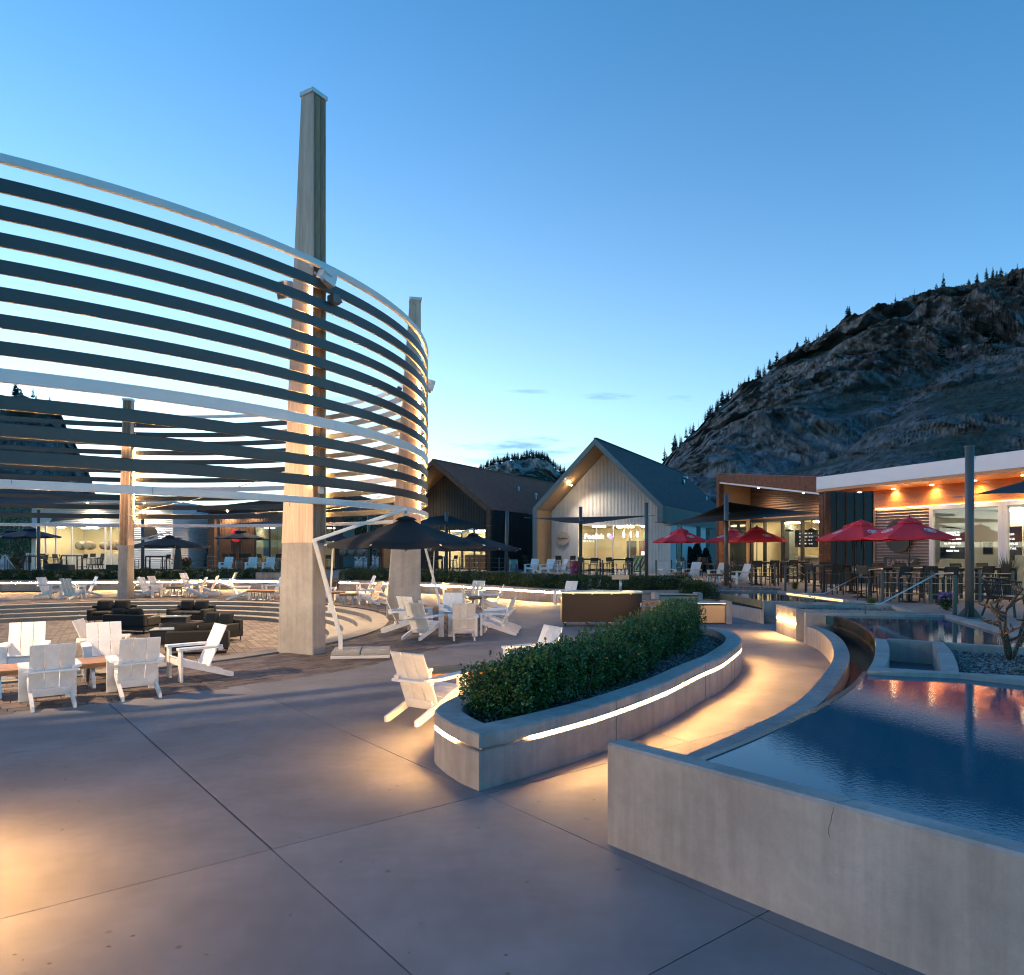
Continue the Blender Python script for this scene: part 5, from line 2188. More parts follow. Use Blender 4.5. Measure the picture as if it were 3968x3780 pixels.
# ------------------------------------------------------------------ lounge sofas and fire tables
def make_sofa():
    t_ = thing('lounge_sofa', 'x', 'sofa')
    c_ = .03
    L_, Dp = 1.62, .92
    MB().box((0, 0, .22), (L_, Dp, .20), None, c_).build('base', M_SOFA, t_)
    MB().box((0, Dp / 2 - .09, .44), (L_, .18, .44), None, c_).build('backrest', M_SOFA, t_)
    for sx in (-1, 1):
        MB().box((sx * (L_ / 2 - .09), -.08, .385), (.18, Dp - .17, .33), None, c_).build('armrest', M_SOFA, t_)
        MB().box((sx * .31, -.12, .385), (.60, .66, .15), None, .05).build('seat_cushion', M_SOFA, t_)
        # plump back cushion
        mb = MB()
        n_ = 8
        vs = []
        for s2 in (-1, 1):
            for i in range(n_ + 1):
                for j in range(n_ + 1):
                    u, v = i / n_ * 2 - 1, j / n_ * 2 - 1
                    pf = (1 - u ** 4) * (1 - v ** 4)
                    pinch = 1 - .08 * (u * u) * (v * v)
                    vs.append((u * .30 * pinch, s2 * .10 * pf ** .5, v * .22 * pinch))
        fs = []
        m_ = n_ + 1
        for s2 in range(2):
            o_ = s2 * m_ * m_
            for i in range(n_):
                for j in range(n_):
                    q_ = (o_ + i * m_ + j, o_ + (i + 1) * m_ + j, o_ + (i + 1) * m_ + j + 1, o_ + i * m_ + j + 1)
                    fs.append(q_ if s2 else q_[::-1])
        rot_ = Matrix.Rotation(R(-16), 3, 'X')
        mb.add([rot_ @ Vector(v) + Vector((sx * .31, .20, .66)) for v in vs], fs).build('back_cushion', M_SOFA, t_, True)
        for sy in (-1, 1):
            MB().box((sx * (L_ / 2 - .07), sy * (Dp / 2 - .07), .06), (.03, .03, .12)).build('leg', M_BLACK, t_)
    return t_


SF = Proto(make_sofa())
G_S = 'charcoal sofas in the sunken circle'


def sofa(x, y, face, label):
    SF.put(at(x, y, FLOOR), R(face + 90), label, G_S)


sofa(436, 2412, 285, 'charcoal sofa at the back left of the sunken lounge, facing us')
sofa(512, 2452, 80, 'charcoal sofa with its back to us at the left of the sunken lounge')
sofa(742, 2412, 262, 'charcoal sofa facing us by the steps at the back right')
sofa(830, 2480, 245, 'charcoal sofa facing us behind the front right sofa')
sofa(770, 2530, 108, 'charcoal sofa nearest to us in the sunken lounge, partly behind a white chair')


def fire_table(x, y, label, rz):
    p_ = at(x, y, FLOOR)
    t_ = thing('fire_table', label, 'fire table', p_, R(rz), 'fire tables in the sunken lounge')
    MB().box((0, 0, .21), (1.25, .8, .42), None, .015).build('body', M_BLACK, t_)
    MB().box((0, 0, .435), (1.32, .86, .035), None, .008).build('top', mat('slate_top', (.06, .06, .062), .3), t_)
    MB().box((0, 0, .455), (.70, .26, .012)).build('burner_tray', M_STEEL, t_)
    for sy in (-1, 1):
        MB().box((0, sy * .19, .54), (.82, .008, .16)).build('glass_guard', M_GLASSC, t_)
    for sx in (-1, 1):
        MB().box((sx * .41, 0, .54), (.008, .37, .16)).build('glass_guard', M_GLASSC, t_)
    return t_


fire_table(660, 2436, 'black fire table with glass guard between the back sofas', 12)
fire_table(676, 2492, 'black fire table with glass guard behind the front sofa', 15)


# ------------------------------------------------------------------ cantilever umbrellas
def canopy(mb, r_, n_, z_edge, z_top, sag=.05, sub=4, rot=0.0):
    """faceted cloth with drooping panels"""
    rings = 6
    vs, fs = [], []
    m_ = n_ * sub
    for i in range(rings + 1):
        f = i / rings
        for k in range(m_):
            kk = k / sub
            a0 = 2 * math.pi * math.floor(kk) / n_ + rot
            a1 = a0 + 2 * math.pi / n_
            u = kk - math.floor(kk)
            p_ = Vector((math.cos(a0), math.sin(a0))).lerp(Vector((math.cos(a1), math.sin(a1))), u)
            rr = r_ * max(f, .06)
            dip = sag * f * f * 4 * u * (1 - u)
            z = z_top + (z_edge - z_top) * (f ** .9) - dip * .6
            vs.append((p_.x * rr * (1 - dip * .25), p_.y * rr * (1 - dip * .25), z))
    for i in range(rings):
        for k in range(m_):
            fs.append((i * m_ + k, (i + 1) * m_ + k, (i + 1) * m_ + (k + 1) % m_, i * m_ + (k + 1) % m_))
    # short valance
    b = len(vs)
    for k in range(m_):
        v = vs[rings * m_ + k]
        vs.append((v[0], v[1], v[2] - .06))
    for k in range(m_):
        fs.append((rings * m_ + k, b + k, b + (k + 1) % m_, rings * m_ + (k + 1) % m_))
    fs.append(tuple(range(m_))[::-1])
    mb.add(vs, fs)
    return mb


def cantilever(label, base, head_dx, z_kink, z_head, mir, rz, r_=1.75, base_blocks=True, low=2.46, full=True):
    """leaning white mast, arm over the top, black octagonal cloth hanging from it"""
    t_ = thing('cantilever_umbrella', label, 'umbrella', base, rz, 'black cantilever umbrellas')
    s = mir
    P_ = [(0, 0, .05), (0, 0, .42), (-.56 * s, 0, z_kink), (head_dx * s, 0, z_head)]
    mb = MB()
    mb.span(P_[0], P_[1], .085, .11, (0, 1, 0), .008)
    mb.span((0, 0, .40), P_[2], .085, .11, (0, 1, 0), .008)
    mb.build('mast', M_WHITE, t_)
    MB().span((P_[2][0] - .03 * s, 0, z_kink - .02), P_[3], .075, .12, (0, 1, 0), .008).build('arm', M_WHITE, t_)
    MB().span((-.22 * s, 0, .42 + (z_kink - .42) * .42), (P_[2][0] + .40 * s, 0, z_kink - .02), .035, .05, (0, 1, 0)).build('strut', M_WHITE, t_)
    MB().box((-.24 * s + .02 * s, -.0, .42 + (z_kink - .42) * .30), (.10, .10, .22), None, .01).build('crank_box', M_WHITE, t_)
    hx = head_dx * s
    MB().tube([(hx, 0, z_head - .02), (hx, 0, z_head - .25)], .03, 10).build('hanger', M_STEEL, t_, True)
    canopy(MB(), r_, 8, low, z_head - .20, .10, 4, R(22.5)).build('canopy', M_CANVAS, t_, True, (hx, 0, 0))
    MB().lathe([(.24, 0), (.18, .05), (.03, .09)], 16).build('vent_cap', M_CANVAS, t_, True, (hx, 0, z_head - .245))
    for k in range(8):
        a = R(22.5 + 45 * k)
        MB().tube([(hx + math.cos(a) * .1, math.sin(a) * .1, z_head - .30), (hx + math.cos(a) * (r_ + .05), math.sin(a) * (r_ + .05), low - .03)], .013, 6).build('rib', M_BARW, t_, True)
        MB().tube([(hx + math.cos(a) * .06, math.sin(a) * .06, low - .04), (hx + math.cos(a) * r_ * .5, math.sin(a) * r_ * .5, (low + z_head - .3) / 2 - .05)], .009, 6).build('strut', M_BARW, t_, True)
    MB().lathe([(.02, -.12), (.05, -.05), (.09, 0), (.05, .03)], 10).build('hub', M_STEEL, t_, True, (hx, 0, low - .03))
    if base_blocks:
        MB().box((.45, 0, .035), (1.25, .86, .07), None, .01).build('base_frame', M_BARW, t_)
        for ix in (0, 1):
            for iy in (0, 1):
                MB().box((.14 + ix * .62, -.21 + iy * .42, .115), (.60, .40, .085), None, .012).build('ballast_block', M_SAND, t_)
                for kx in (-1, 1):
                    MB().box((.14 + ix * .62 + kx * .15, -.21 + iy * .42, .160), (.14, .02, .008)).build('lift_slot', M_STEEL, t_)
    return t_


b = at(1320, 2532, .07)
cantilever('large black umbrella on a leaning white mast right of the tall tower', (b.x, b.y, 0), 1.42, 2.55, 3.24, 1, R(8), 1.78)
b = at(1700, 2360, 0)
cantilever('black umbrella on a leaning white mast right of the second tower', (b.x, b.y, 0), 1.35, 2.52, 3.1, 1, R(12), 1.85, True, 2.34)
b = at(502, 2304, 0)
cantilever('black umbrella whose white arm reaches out behind the slim tower', (b.x, b.y, 0), 1.9, 2.5, 3.15, 1, R(10), 1.9, True, 2.45)


# ------------------------------------------------------------------ bar cart and barrels
def make_barrel(h=.90, r_=.34, nst=20):
    t_ = thing('wine_barrel', 'x', 'barrel')
    zs = [0, .15, .5, .85, 1]
    prof_ = lambda f: r_ * (.82 + .18 * math.sin(math.pi * f))
    for k in range(nst):
        a0, a1 = 2 * math.pi * k / nst + .006, 2 * math.pi * (k + 1) / nst - .006
        vs, fs = [], []
        for f in zs:
            for a in (a0, a1):
                vs.append((prof_(f) * math.cos(a), prof_(f) * math.sin(a), f * h))
            for a in (a1, a0):
                vs.append(((prof_(f) - .02) * math.cos(a), (prof_(f) - .02) * math.sin(a), f * h))
        for i in range(4):
            for q_ in range(4):
                fs.append((4 * i + q_, 4 * i + (q_ + 1) % 4, 4 * i + 4 + (q_ + 1) % 4, 4 * i + 4 + q_))
        fs += [(16, 17, 18, 19), (3, 2, 1, 0)]
        MB().add(vs, fs).build('stave', M_OAK, t_)
    for f in (.04, .20, .33, .67, .80, .96):
        MB().lathe([(prof_(f - .025) + .003, (f - .025) * h), (prof_(f - .025) + .006, (f - .025) * h + .002), (prof_(f + .025) + .006, (f + .025) * h - .002), (prof_(f + .025) + .003, (f + .025) * h)], 28).build('band', mat('galvanised_band', (.22, .21, .20), .4, .7), t_, True)
    MB().lathe([(.001, h - .03), (prof_(1) - .02, h - .03)], 24).build('head', M_OAK, t_)
    return t_


BR = Proto(make_barrel())
G_B = 'oak barrels'
p = at(2528, 2447, 0)
BR.put((p.x, p.y, 0), 0, 'oak barrel with grey hoops standing at the right end of the bar cart', G_B)
p = at(925, 2210, .75)
BR.put((p.x, p.y, .75), .3, 'half-hidden barrel used as a side table between terrace chairs by the red sign', G_B, .75)
p = at(1083, 2211, .75)
BR.put((p.x, p.y, .75), .8, 'barrel used as a side table at the right end of the terrace chairs', G_B, .75)
cart = thing('bar_cart', 'brown wheeled bar cart with a pale top and a beer tap', 'bar cart')
p0, p1 = at(2178, 2418, .09), at(2488, 2418, .09)
cx_, w_ = (p0.x + p1.x) / 2, p1.x - p0.x
cart.location = (cx_, p0.y + .38, 0)
MB().box((0, 0, .57), (w_, .74, .86), None, .01).build('body', mat('cart_brown', (.026, .0125, .008), .55, var=.12, vscale=1.5), cart)
MB().box((w_ * .42, -.374, .57), (.012, .006, .84)).build('panel_seam', M_BLACK, cart)
MB().box((0, -.01, 1.025), (w_ + .06, .82, .05), None, .008).build('counter_top', M_STEEL, cart)
for k in range(4):
    MB().box((-w_ * .36 + k * w_ * .24, -.375, .985), (.05, .012, .03)).build('clip', M_STEEL, cart)
for sx in (-.46, -.16, .10, .44):
    for sy in (-1, 1):
        wh = MB().tube([(sx * w_ - .02, sy * .28, .065), (sx * w_ + .02, sy * .28, .065)], .062, 14).build('caster_wheel', M_RUBBER, cart, True)
        MB().box((sx * w_, sy * .28, .115), (.07, .05, .06), None, .01).build('caster_fork', M_STEEL, cart)
MB().tube([(.62, .05, 1.05), (.62, .05, 1.42)], .035, 12).build('tap_column', M_STEEL, cart, True)
MB().box((.62, .05, 1.47), (.50, .14, .14), None, .015).build('tap_head', mat('tap_wood', (.52, .40, .28), .5), cart)
for k in range(4):
    hx = .62 - .17 + k * .115
    MB().tube([(hx, -.03, 1.54), (hx, -.03, 1.64)], [.013, .020], 8).build('tap_handle', M_BARW, cart, True)
    MB().tube([(hx, -.045, 1.675), (hx, -.015, 1.675)], .036, 14).build('tap_badge', M_BARW, cart, True)
MB().box((w_ * .48 + .02, -.30, .66), (.06, .2, .12), None, .008).build('sanitiser_tray', M_WHITE, cart)
# concrete and steel fire counters behind the hedge end
for i, (x0, x1, y, lb) in enumerate(((2535, 2722, 2372, 'low steel-topped concrete counter behind the oak barrel, farther one'), (2588, 2835, 2418, 'low steel-topped concrete counter behind the oak barrel, nearer one'))):
    a, b = at(x0, y, 0), at(x1, y, 0)
    t_ = thing('steel_counter', lb, 'counter', (a.x, a.y + .3, 0), 0, 'steel and concrete counters')
    l = b.x - a.x
    MB().box((.10, 0, .34), (.20, .72, .72), None, .015).build('end_block', M_WALL, t_)
    MB().box((l - .10, 0, .34), (.20, .72, .72), None, .015).build('end_block', M_WALL, t_)
    MB().box((l / 2, 0, .30), (l - .41, .60, .56), None, .01).build('steel_body', mat('bronze_steel', (.35, .28, .21), .5, .8), t_)
    MB().box((l / 2, 0, .635), (l - .41, .70, .03), None, .006).build('steel_top', M_STEEL, t_)

# ================================================================== buildings
def corr_v(x0, x1, zb, zt, y, pitch=.10, amp=.022):
    """sheet with upright ribs, in the x-z plane at depth y, ribs towards -y"""
    mb = MB()
    offs = (0, 0, -amp, -amp)
    fr_ = (0, .34, .5, .84)
    xs_ = []
    k = 0
    while True:
        done = False
        for f, o_ in zip(fr_, offs):
            x = x0 + (k + f) * pitch
            if x > x1:
                done = True
                break
            xs_.append((x, o_))
        if done:
            break
        k += 1
    xs_.append((x1, 0))
    vs = []
    for (x, o_) in xs_:
        vs += [(x, y + o_, zb(x)), (x, y + o_, zt(x))]
    mb.add(vs, [(2 * i, 2 * i + 2, 2 * i + 3, 2 * i + 1) for i in range(len(xs_) - 1)])
    return mb


def corr_h(x0, x1, z0, z1, y, pitch=.10, amp=.025, x1top=None):
    """sheet with level corrugations"""
    mb = MB()
    n_ = int((z1 - z0) / pitch * 6)
    vs = []
    for i in range(n_ + 1):
        z = z0 + (z1 - z0) * i / n_
        o_ = -amp * (.5 + .5 * math.sin(2 * math.pi * (z - z0) / pitch))
        xe = x1 if x1top is None else x1 + (x1top - x1) * i / n_
        vs += [(x0, y + o_, z), (xe, y + o_, z)]
    mb.add(vs, [(2 * i, 2 * i + 1, 2 * i + 3, 2 * i + 2) for i in range(n_)])
    return mb


def room(root, x0, x1, y0, y1, z0, z1, wall_m, lamps, floor_m=None, lamp_m=None, open_front=True):
    """lit interior behind glass"""
    MB().box(((x0 + x1) / 2, y1 + .05, (z0 + z1) / 2), (x1 - x0, .1, z1 - z0)).build('room_back', wall_m, root)
    MB().box((x0 - .05, (y0 + y1) / 2, (z0 + z1) / 2), (.1, y1 - y0 - .1, z1 - z0)).build('room_side', wall_m, root)
    MB().box((x1 + .05, (y0 + y1) / 2, (z0 + z1) / 2), (.1, y1 - y0 - .1, z1 - z0)).build('room_side', wall_m, root)
    MB().box(((x0 + x1) / 2, (y0 + y1) / 2, z1 + .05), (x1 - x0, y1 - y0 - .1, .1)).build('room_ceiling', wall_m, root)
    MB().box(((x0 + x1) / 2, (y0 + y1) / 2, z0 - .02), (x1 - x0, y1 - y0 - .1, .04)).build('room_floor', floor_m or M_STEP, root)
    for (lx, ly, lw_) in lamps:
        MB().box((lx, ly, z1 - .06), (lw_, .28, .06), None, .01).build('ceiling_lamp', lamp_m or M_ROOM, root)


def glazing(root, xs_, y, z0, z1, frame_m, t_=.06, dpt=.10, transom=None, glass_m=None):
    for i, x in enumerate(xs_):
        MB().box((x, y, (z0 + z1) / 2), (t_, dpt, z1 - z0 - .002)).build('mullion', frame_m, root)
    MB().box(((xs_[0] + xs_[-1]) / 2, y, z1 + t_ / 2), (xs_[-1] - xs_[0] + t_, dpt + .004, t_)).build('window_head', frame_m, root)
    MB().box(((xs_[0] + xs_[-1]) / 2, y, z0 - t_ / 2 + .01), (xs_[-1] - xs_[0] + t_, dpt + .004, t_)).build('window_sill', frame_m, root)
    for i in range(len(xs_) - 1):
        MB().box(((xs_[i] + xs_[i + 1]) / 2, y, (z0 + z1) / 2), (xs_[i + 1] - xs_[i] - t_ + .01, .012, z1 - z0 + .01)).build('pane', glass_m or M_GLASS, root)
        if transom and i in transom:
            MB().box(((xs_[i] + xs_[i + 1]) / 2, y, transom[i]), (xs_[i + 1] - xs_[i] - t_, dpt - .004, .09)).build('transom', frame_m, root)


def gable(name, label, org, rz, W, eave, apex, over, length, m_frame, m_roof, m_wall, m_soffit, z0, right_open=None, left_to_ground=True, rib=.16):
    t_ = thing(name, label, 'building', (org[0], org[1], 0), rz)
    th = .30
    half = W / 2
    sl = math.atan2(apex - eave, half)
    tv = th / math.cos(sl)
    # left and right roof slabs: frame edge, roof skin with ribs, soffit lining
    for s in (-1, 1):
        prof_ = [(half + s * half, eave), (half, apex), (half, apex - tv), (half + s * (half - th), eave - tv + th * math.tan(sl))]
        n_ = 4
        vs = [(x, 0, z) for (x, z) in prof_] + [(x, .22, z) for (x, z) in prof_]
        fs = [(0, 1, 2, 3) if s > 0 else (3, 2, 1, 0), (4, 5, 6, 7)] + [(i, (i + 1) % 4, 4 + (i + 1) % 4, 4 + i) for i in range(4)]
        MB().add(vs, fs).build('front_frame', m_frame, t_)
        # roof skin
        mb = MB()
        nr = int(length / rib)
        a = Vector((half + s * half, 0, eave))
        b = Vector((half, 0, apex))
        nn = Vector((s * math.sin(sl), 0, math.cos(sl)))
        vs = []
        for k in range(nr):
            for (f, h) in ((0, .0), (.10, .045), (.22, .045), (.32, 0)):
                y = .225 + (k + f) * rib * (length - .3) / (nr * rib)
                for q_ in (a, b):
                    vs.append(q_ + Vector((0, y, 0)) + nn * h)
        vs += [a + Vector((0, length, 0)), b + Vector((0, length, 0))]
        mb.add(vs, [(2 * i, 2 * i + 1, 2 * i + 3, 2 * i + 2) for i in range(len(vs) // 2 - 1)])
        a2, b2 = a - nn * (th - .02), b - Vector((0, 0, tv - .02))
        mb.build('roof', m_roof, t_)
        # soffit lining under the overhang
        y0, y1 = .222, over
        MB().add([(prof_[3][0], y0, prof_[3][1] + .005), (half, y0, apex - tv + .005), (half, y1, apex - tv + .005), (prof_[3][0], y1, prof_[3][1] + .005)], [(0, 1, 2, 3)]).build('soffit', m_soffit, t_)
    MB().box((half, length / 2 + .1, apex + .03), (.22, length, .06)).build('ridge_cap', m_roof if m_roof != M_RUSTR else M_RUSTR, t_)
    ez = eave - tv + th * math.tan(sl)
    # legs of the frame
    MB().box((th / 2, .11, (z0 + eave) / 2 - .02), (th, .218, eave - z0 + .03)).build('front_frame', m_frame, t_)
    MB().box((th / 2 - .01, length / 2 + .12, (z0 + eave) / 2), (th - .02, length - .25, eave - z0)).build('side_wall', m_wall, t_)
    MB().add([(th + .002, .222, z0), (th + .002, over, z0), (th + .002, over, ez), (th + .002, .222, ez)], [(0, 1, 2, 3)]).build('soffit', m_soffit, t_)
    zr = z0 if right_open is None else right_open
    MB().box((W - th / 2, .11, (zr + eave) / 2 - .02), (th, .218, eave - zr + .03)).build('front_frame', m_frame, t_)
    ctop = lambda x: apex - tv - .02 - abs(x - half) * math.tan(sl)
    return t_, ctop, ez, tv


RZ = math.atan2(-.437, .8995)
# ---- grey gable
gb_, ctop, ez, tv = gable('gabled_building', 'grey corrugated building with a steep blue-grey gable roof and a round wine sign', (1.41, 50.46), RZ, 8.98, 5.05, 9.56, 2.6, 25.5, M_FRAME, M_ROOFG, M_ROOFG, M_PLY, DK, 3.97)
X0, X1, G0, G1, GT = .31, 8.78, 2.32, 7.18, 3.95
Yw = 2.6
cap = lambda x: min(ctop(x), 99)
corr_v(X0, G0, lambda x: DK, lambda x: max(DK + .1, cap(x)), Yw).build('wall_sheet', M_CORR, gb_)
corr_v(G0, G1, lambda x: GT, cap, Yw).build('wall_sheet', M_CORR, gb_)
corr_v(G1, X1, lambda x: DK, lambda x: cap(x) if cap(x) < 99 else 5, Yw).build('wall_sheet', M_CORR, gb_)
glazing(gb_, [G0, 3.69, 4.89, 6.08, G1], Yw + .02, DK + .04, GT - .06, M_BARW, .07, .12, {0: 2.94})
M_ROOMG = emitter('room_lamp_foolish', (1.0, .84, .55), 34.0)
room(gb_, G0 - 1.2, G1 + .9, Yw + .12, Yw + 7, DK, 3.92, M_CREAM, ((3.2, Yw + 2.0, .9), (5.2, Yw + 1.6, 1.0), (6.6, Yw + 3.2, 1.2), (4.4, Yw + 4.5, 1.2)), None, M_ROOMG)
mural = MB().box((6.9, Yw + 4.6, 2.2), (2.2, .06, 1.5)).build('mural_panel', mat('mural_plum', (.16, .05, .13), .7), gb_)
for k in range(7):
    MB().box((6.9 - .12 * k * .5, Yw + 4.56, 1.6 + k * .19), (2.1 - k * .14, .012, .045)).build('mural_stripe', mat('mural_mint', (.30, .62, .42), .7), gb_)
MB().box((6.9, Yw + 4.58, 3.2), (2.2, .06, .42)).build('mural_band', MATS['mural_mint'], gb_)
MB().box((4.75, Yw + 4.9, 1.75), (.75, .06, 2.2)).build('inner_door', M_DARKP, gb_)
MB().box((5.75, Yw + 4.9, 1.75), (.8, .06, 2.2)).build('inner_door', mat('walnut', (.12, .06, .03), .5), gb_)
ct = MB().box((6.35, Yw + 2.2, DK + .55), (1.7, .6, 1.08)).build('tasting_counter', MATS['mural_mint'], gb_)
for k in range(6):
    MB().box((5.65 + k * .28, Yw + 1.89, DK + .55), (.09, .012, 1.02), Matrix.Rotation(R(28), 3, 'Y')).build('counter_stripe', MATS['mural_plum'], gb_)
MB().box((6.35, Yw + 2.2, DK + 1.11), (1.8, .7, .05)).build('counter_board', M_TIMB, gb_)
MB().box((6.45, Yw + 2.15, DK + 1.3), (.34, .03, .26)).build('till_screen', M_LETTER, gb_)
for k in range(3):
    MB().tube([(5.1 + k * .5, Yw + 1.8, 3.9), (5.1 + k * .5, Yw + 1.8, 3.45)], .006, 6).build('pendant_cord', M_BLACK, gb_)
    MB().tube([(5.1 + k * .5, Yw + 1.8, 3.45), (5.1 + k * .5, Yw + 1.8, 3.1)], .035, 8).build('pendant_lamp', M_LAMP, gb_)
# window lettering
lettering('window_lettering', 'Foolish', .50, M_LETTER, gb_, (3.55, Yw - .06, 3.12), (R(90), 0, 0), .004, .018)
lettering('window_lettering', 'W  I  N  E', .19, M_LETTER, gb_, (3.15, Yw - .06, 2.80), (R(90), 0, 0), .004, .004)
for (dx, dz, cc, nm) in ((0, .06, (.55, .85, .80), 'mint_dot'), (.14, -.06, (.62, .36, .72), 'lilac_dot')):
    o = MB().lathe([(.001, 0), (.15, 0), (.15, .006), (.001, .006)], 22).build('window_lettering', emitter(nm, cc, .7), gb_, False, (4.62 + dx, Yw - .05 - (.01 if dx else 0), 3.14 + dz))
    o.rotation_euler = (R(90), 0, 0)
sgn = thing('round_sign', 'round pale sign lettered Foolish on the grey gable wall', 'sign')
m_ = Matrix.Translation((1.41, 50.46, 0)) @ Matrix.Rotation(RZ, 4, 'Z')
sgn.location = m_ @ Vector((1.26, Yw - .10, 2.99))
sgn.rotation_euler = (0, 0, RZ)
o = MB().lathe([(.001, 0), (.48, 0), (.48, .05), (.001, .05)], 36).build('disc', mat('sign_cream', (.50, .41, .34), .5), sgn)
o.rotation_euler = (R(90), 0, 0)
o.location = (0, 0, 0)
lettering('lettering', 'Foolish', .20, M_BLACK, sgn, (-.08, -.053, 0), (R(90), 0, 0), .003, .006)
lettering('lettering', 'W I N E', .07, M_BLACK, sgn, (-.17, -.053, -.13), (R(90), 0, 0), .003)
for (dx, dz, cc, nm) in ((.27, .02, (.10, .32, .33), 'teal_dot'), (.31, -.02, (.42, .05, .07), 'crimson_dot')):
    o = MB().lathe([(.001, 0), (.055, 0), (.055, .006), (.001, .006)], 16).build('dot', mat(nm, cc, .5), sgn, False, (dx, -.053 - (.004 if dz < 0 else 0), dz))
    o.rotation_euler = (R(90), 0, 0)
# right side: dark upper band, pale panels and slot windows below
L_ = 25.0
o = corr_v(0, L_, lambda x: 3.97, lambda x: 5.04, 0, .30, .03).build('side_band', M_ROOFG, gb_)
o.rotation_euler = (0, 0, R(90))
o.location = (8.97, .22, 0)
MB().box((8.70, 1.5, 3.985), (.56, 2.6, .03)).build('band_underside', M_ROOFG, gb_)
y = Yw
for i, (a, b, kind_) in enumerate(((0, 2.1, 'p'), (2.1, 3.9, 'w'), (3.9, 8.6, 'p'), (8.6, 10.2, 'w'), (10.2, 12.2, 'p'), (12.2, 13.8, 'w'), (13.8, 22.3, 'd'))):
    MB().box((8.74, Yw + (a + b) / 2, (DK + 3.97) / 2), (.10, b - a - .02, 3.97 - DK)).build('side_panel' if kind_ != 'w' else 'side_window', {'p': mat('pale_panel', (.46, .47, .50), .6, var=.06, vscale=1), 'w': M_CREAM if i == 1 else M_DARKP, 'd': M_ROOFG}[kind_], gb_)
    if kind_ == 'w':
        MB().box((8.80, Yw + (a + b) / 2, (DK + 3.97) / 2), (.012, b - a - .1, 3.97 - DK - .1)).build('pane', M_GLASS, gb_)
MB().box((8.84, Yw - .02, (DK + 3.97) / 2), (.12, .10, 3.97 - DK)).build('corner_trim', M_CORR, gb_)
# spot in the soffit
fs_ = Vector((2.3, 1.3, 0))
fs_.z = 5.05 - tv + .3 + (fs_.x - .3) * math.tan(math.atan2(9.56 - 5.05, 4.49)) - .33
o = MB().lathe([(.001, 0), (.09, 0), (.09, .03)], 14).build('soffit_lamp', M_LAMP, gb_, False, (fs_.x, fs_.y, fs_.z + .02))
ld = bpy.data.lights.new('soffit_spot', 'SPOT')
ld.energy = 240
ld.color = (1, .8, .58)
ld.spot_size = R(120)
ld.spot_blend = .8
lo = bpy.data.objects.new('soffit_beam', ld)
COL.objects.link(lo)
lo.parent = gb_
lo.location = (fs_.x + .15, fs_.y - .4, fs_.z - .12)
lo.rotation_euler = Vector((.55, .25, -1)).to_track_quat('-Z', 'Y').to_euler()
# vents on roof
for (y_, f, k) in ((17.5, .42, 0), (22, .66, 1)):
    x_ = 4.49 + f * 4.49
    z_ = 9.56 - (9.56 - 5.05) * f
    if k == 0:
        MB().tube([(x_, y_, z_ - .1), (x_, y_, z_ + .55), (x_ + .1, y_ - .05, z_ + .72), (x_ + .28, y_ - .12, z_ + .7), (x_ + .33, y_ - .14, z_ + .52)], .13, 10).build('roof_vent', M_STEEL, gb_, True)
    else:
        MB().tube([(x_, y_, z_ - .1), (x_, y_, z_ + .42)], .06, 8).build('roof_vent', M_STEEL, gb_, True)

# ---- rusty gable
W2_ = 9.74
ox, oy = -1.55 - W2_ * .8995, 52.6 + W2_ * .437
rb_, ctop2, ez2, tv2 = gable('rusty_gabled_building', 'dark building with a rust-brown gable roof left of the grey one', (ox, oy), RZ, W2_, 5.05, 8.9, 2.8, 25.5, M_RUST, M_RUSTR, M_DARKP, M_PLY, DK, None, True, .22)
MB().box((W2_ - .17, 12.9, (DK + 5.0) / 2), (.26, 25, 5.0 - DK)).build('side_wall', M_DARKP, rb_)
for k in range(26):
    MB().box((W2_ - .025, .6 + k * .95, (DK + 4.98) / 2), (.035, .03, 4.98 - DK)).build('wall_seam', M_RUST, rb_)
Y2 = 2.8
cap2 = lambda x: ctop2(x)
a0, a1, gt = 3.6, 7.9, 3.75
corr_v(.31, a0, lambda x: DK, cap2, Y2, .14, .03).build('wall_sheet', M_DARKP, rb_)
corr_v(a0, a1, lambda x: gt, cap2, Y2, .14, .03).build('wall_sheet', M_DARKP, rb_)
corr_v(a1, W2_ - .3, lambda x: DK, cap2, Y2, .14, .03).build('wall_sheet', M_DARKP, rb_)
glazing(rb_, [a0, 4.7, 5.8, 6.9, a1], Y2 + .03, DK + .04, gt - .06, M_BLACK, .09, .14)
room(rb_, a0 - .5, a1 + .5, Y2 + .14, Y2 + 5, DK, 3.72, M_CREAM, ((4.5, Y2 + 1.5, 1.0), (6.0, Y2 + 1.8, 1.0), (7.3, Y2 + 1.5, .9), (5.2, Y2 + 3.6, 1.2)), None, M_ROOMG)
MB().box((6.4, Y2 + 2.0, DK + .55), (2.6, .6, 1.1)).build('tasting_counter', M_TIMB, rb_)
MB().box((6.4, Y2 + 2.0, DK + 1.13), (2.8, .75, .06)).build('counter_board', M_CREAM, rb_)
for (bx, bz, bw_, bh) in ((5.2, 2.3, .5, .5), (6.5, 2.2, .35, .45), (7.4, 2.25, .6, .7)):
    MB().box((bx, Y2 + 4.9, bz), (bw_, .04, bh)).build('wall_picture', M_SCREEN, rb_)
for (f, y_) in ((.45, 10.4), (.62, 12.2)):
    x_ = W2_ / 2 + f * W2_ / 2
    z_ = 8.9 - (8.9 - 5.05) * f
    MB().tube([(x_, y_, z_ - .1), (x_, y_, z_ + .42)], .06, 8).build('roof_vent', M_BARW, rb_, True)
    if f > .5:
        MB().lathe([(.13, 0), (.15, .10), (.03, .2)], 10).build('vent_cowl', M_BARW, rb_, True, (x_, y_, z_ + .40))
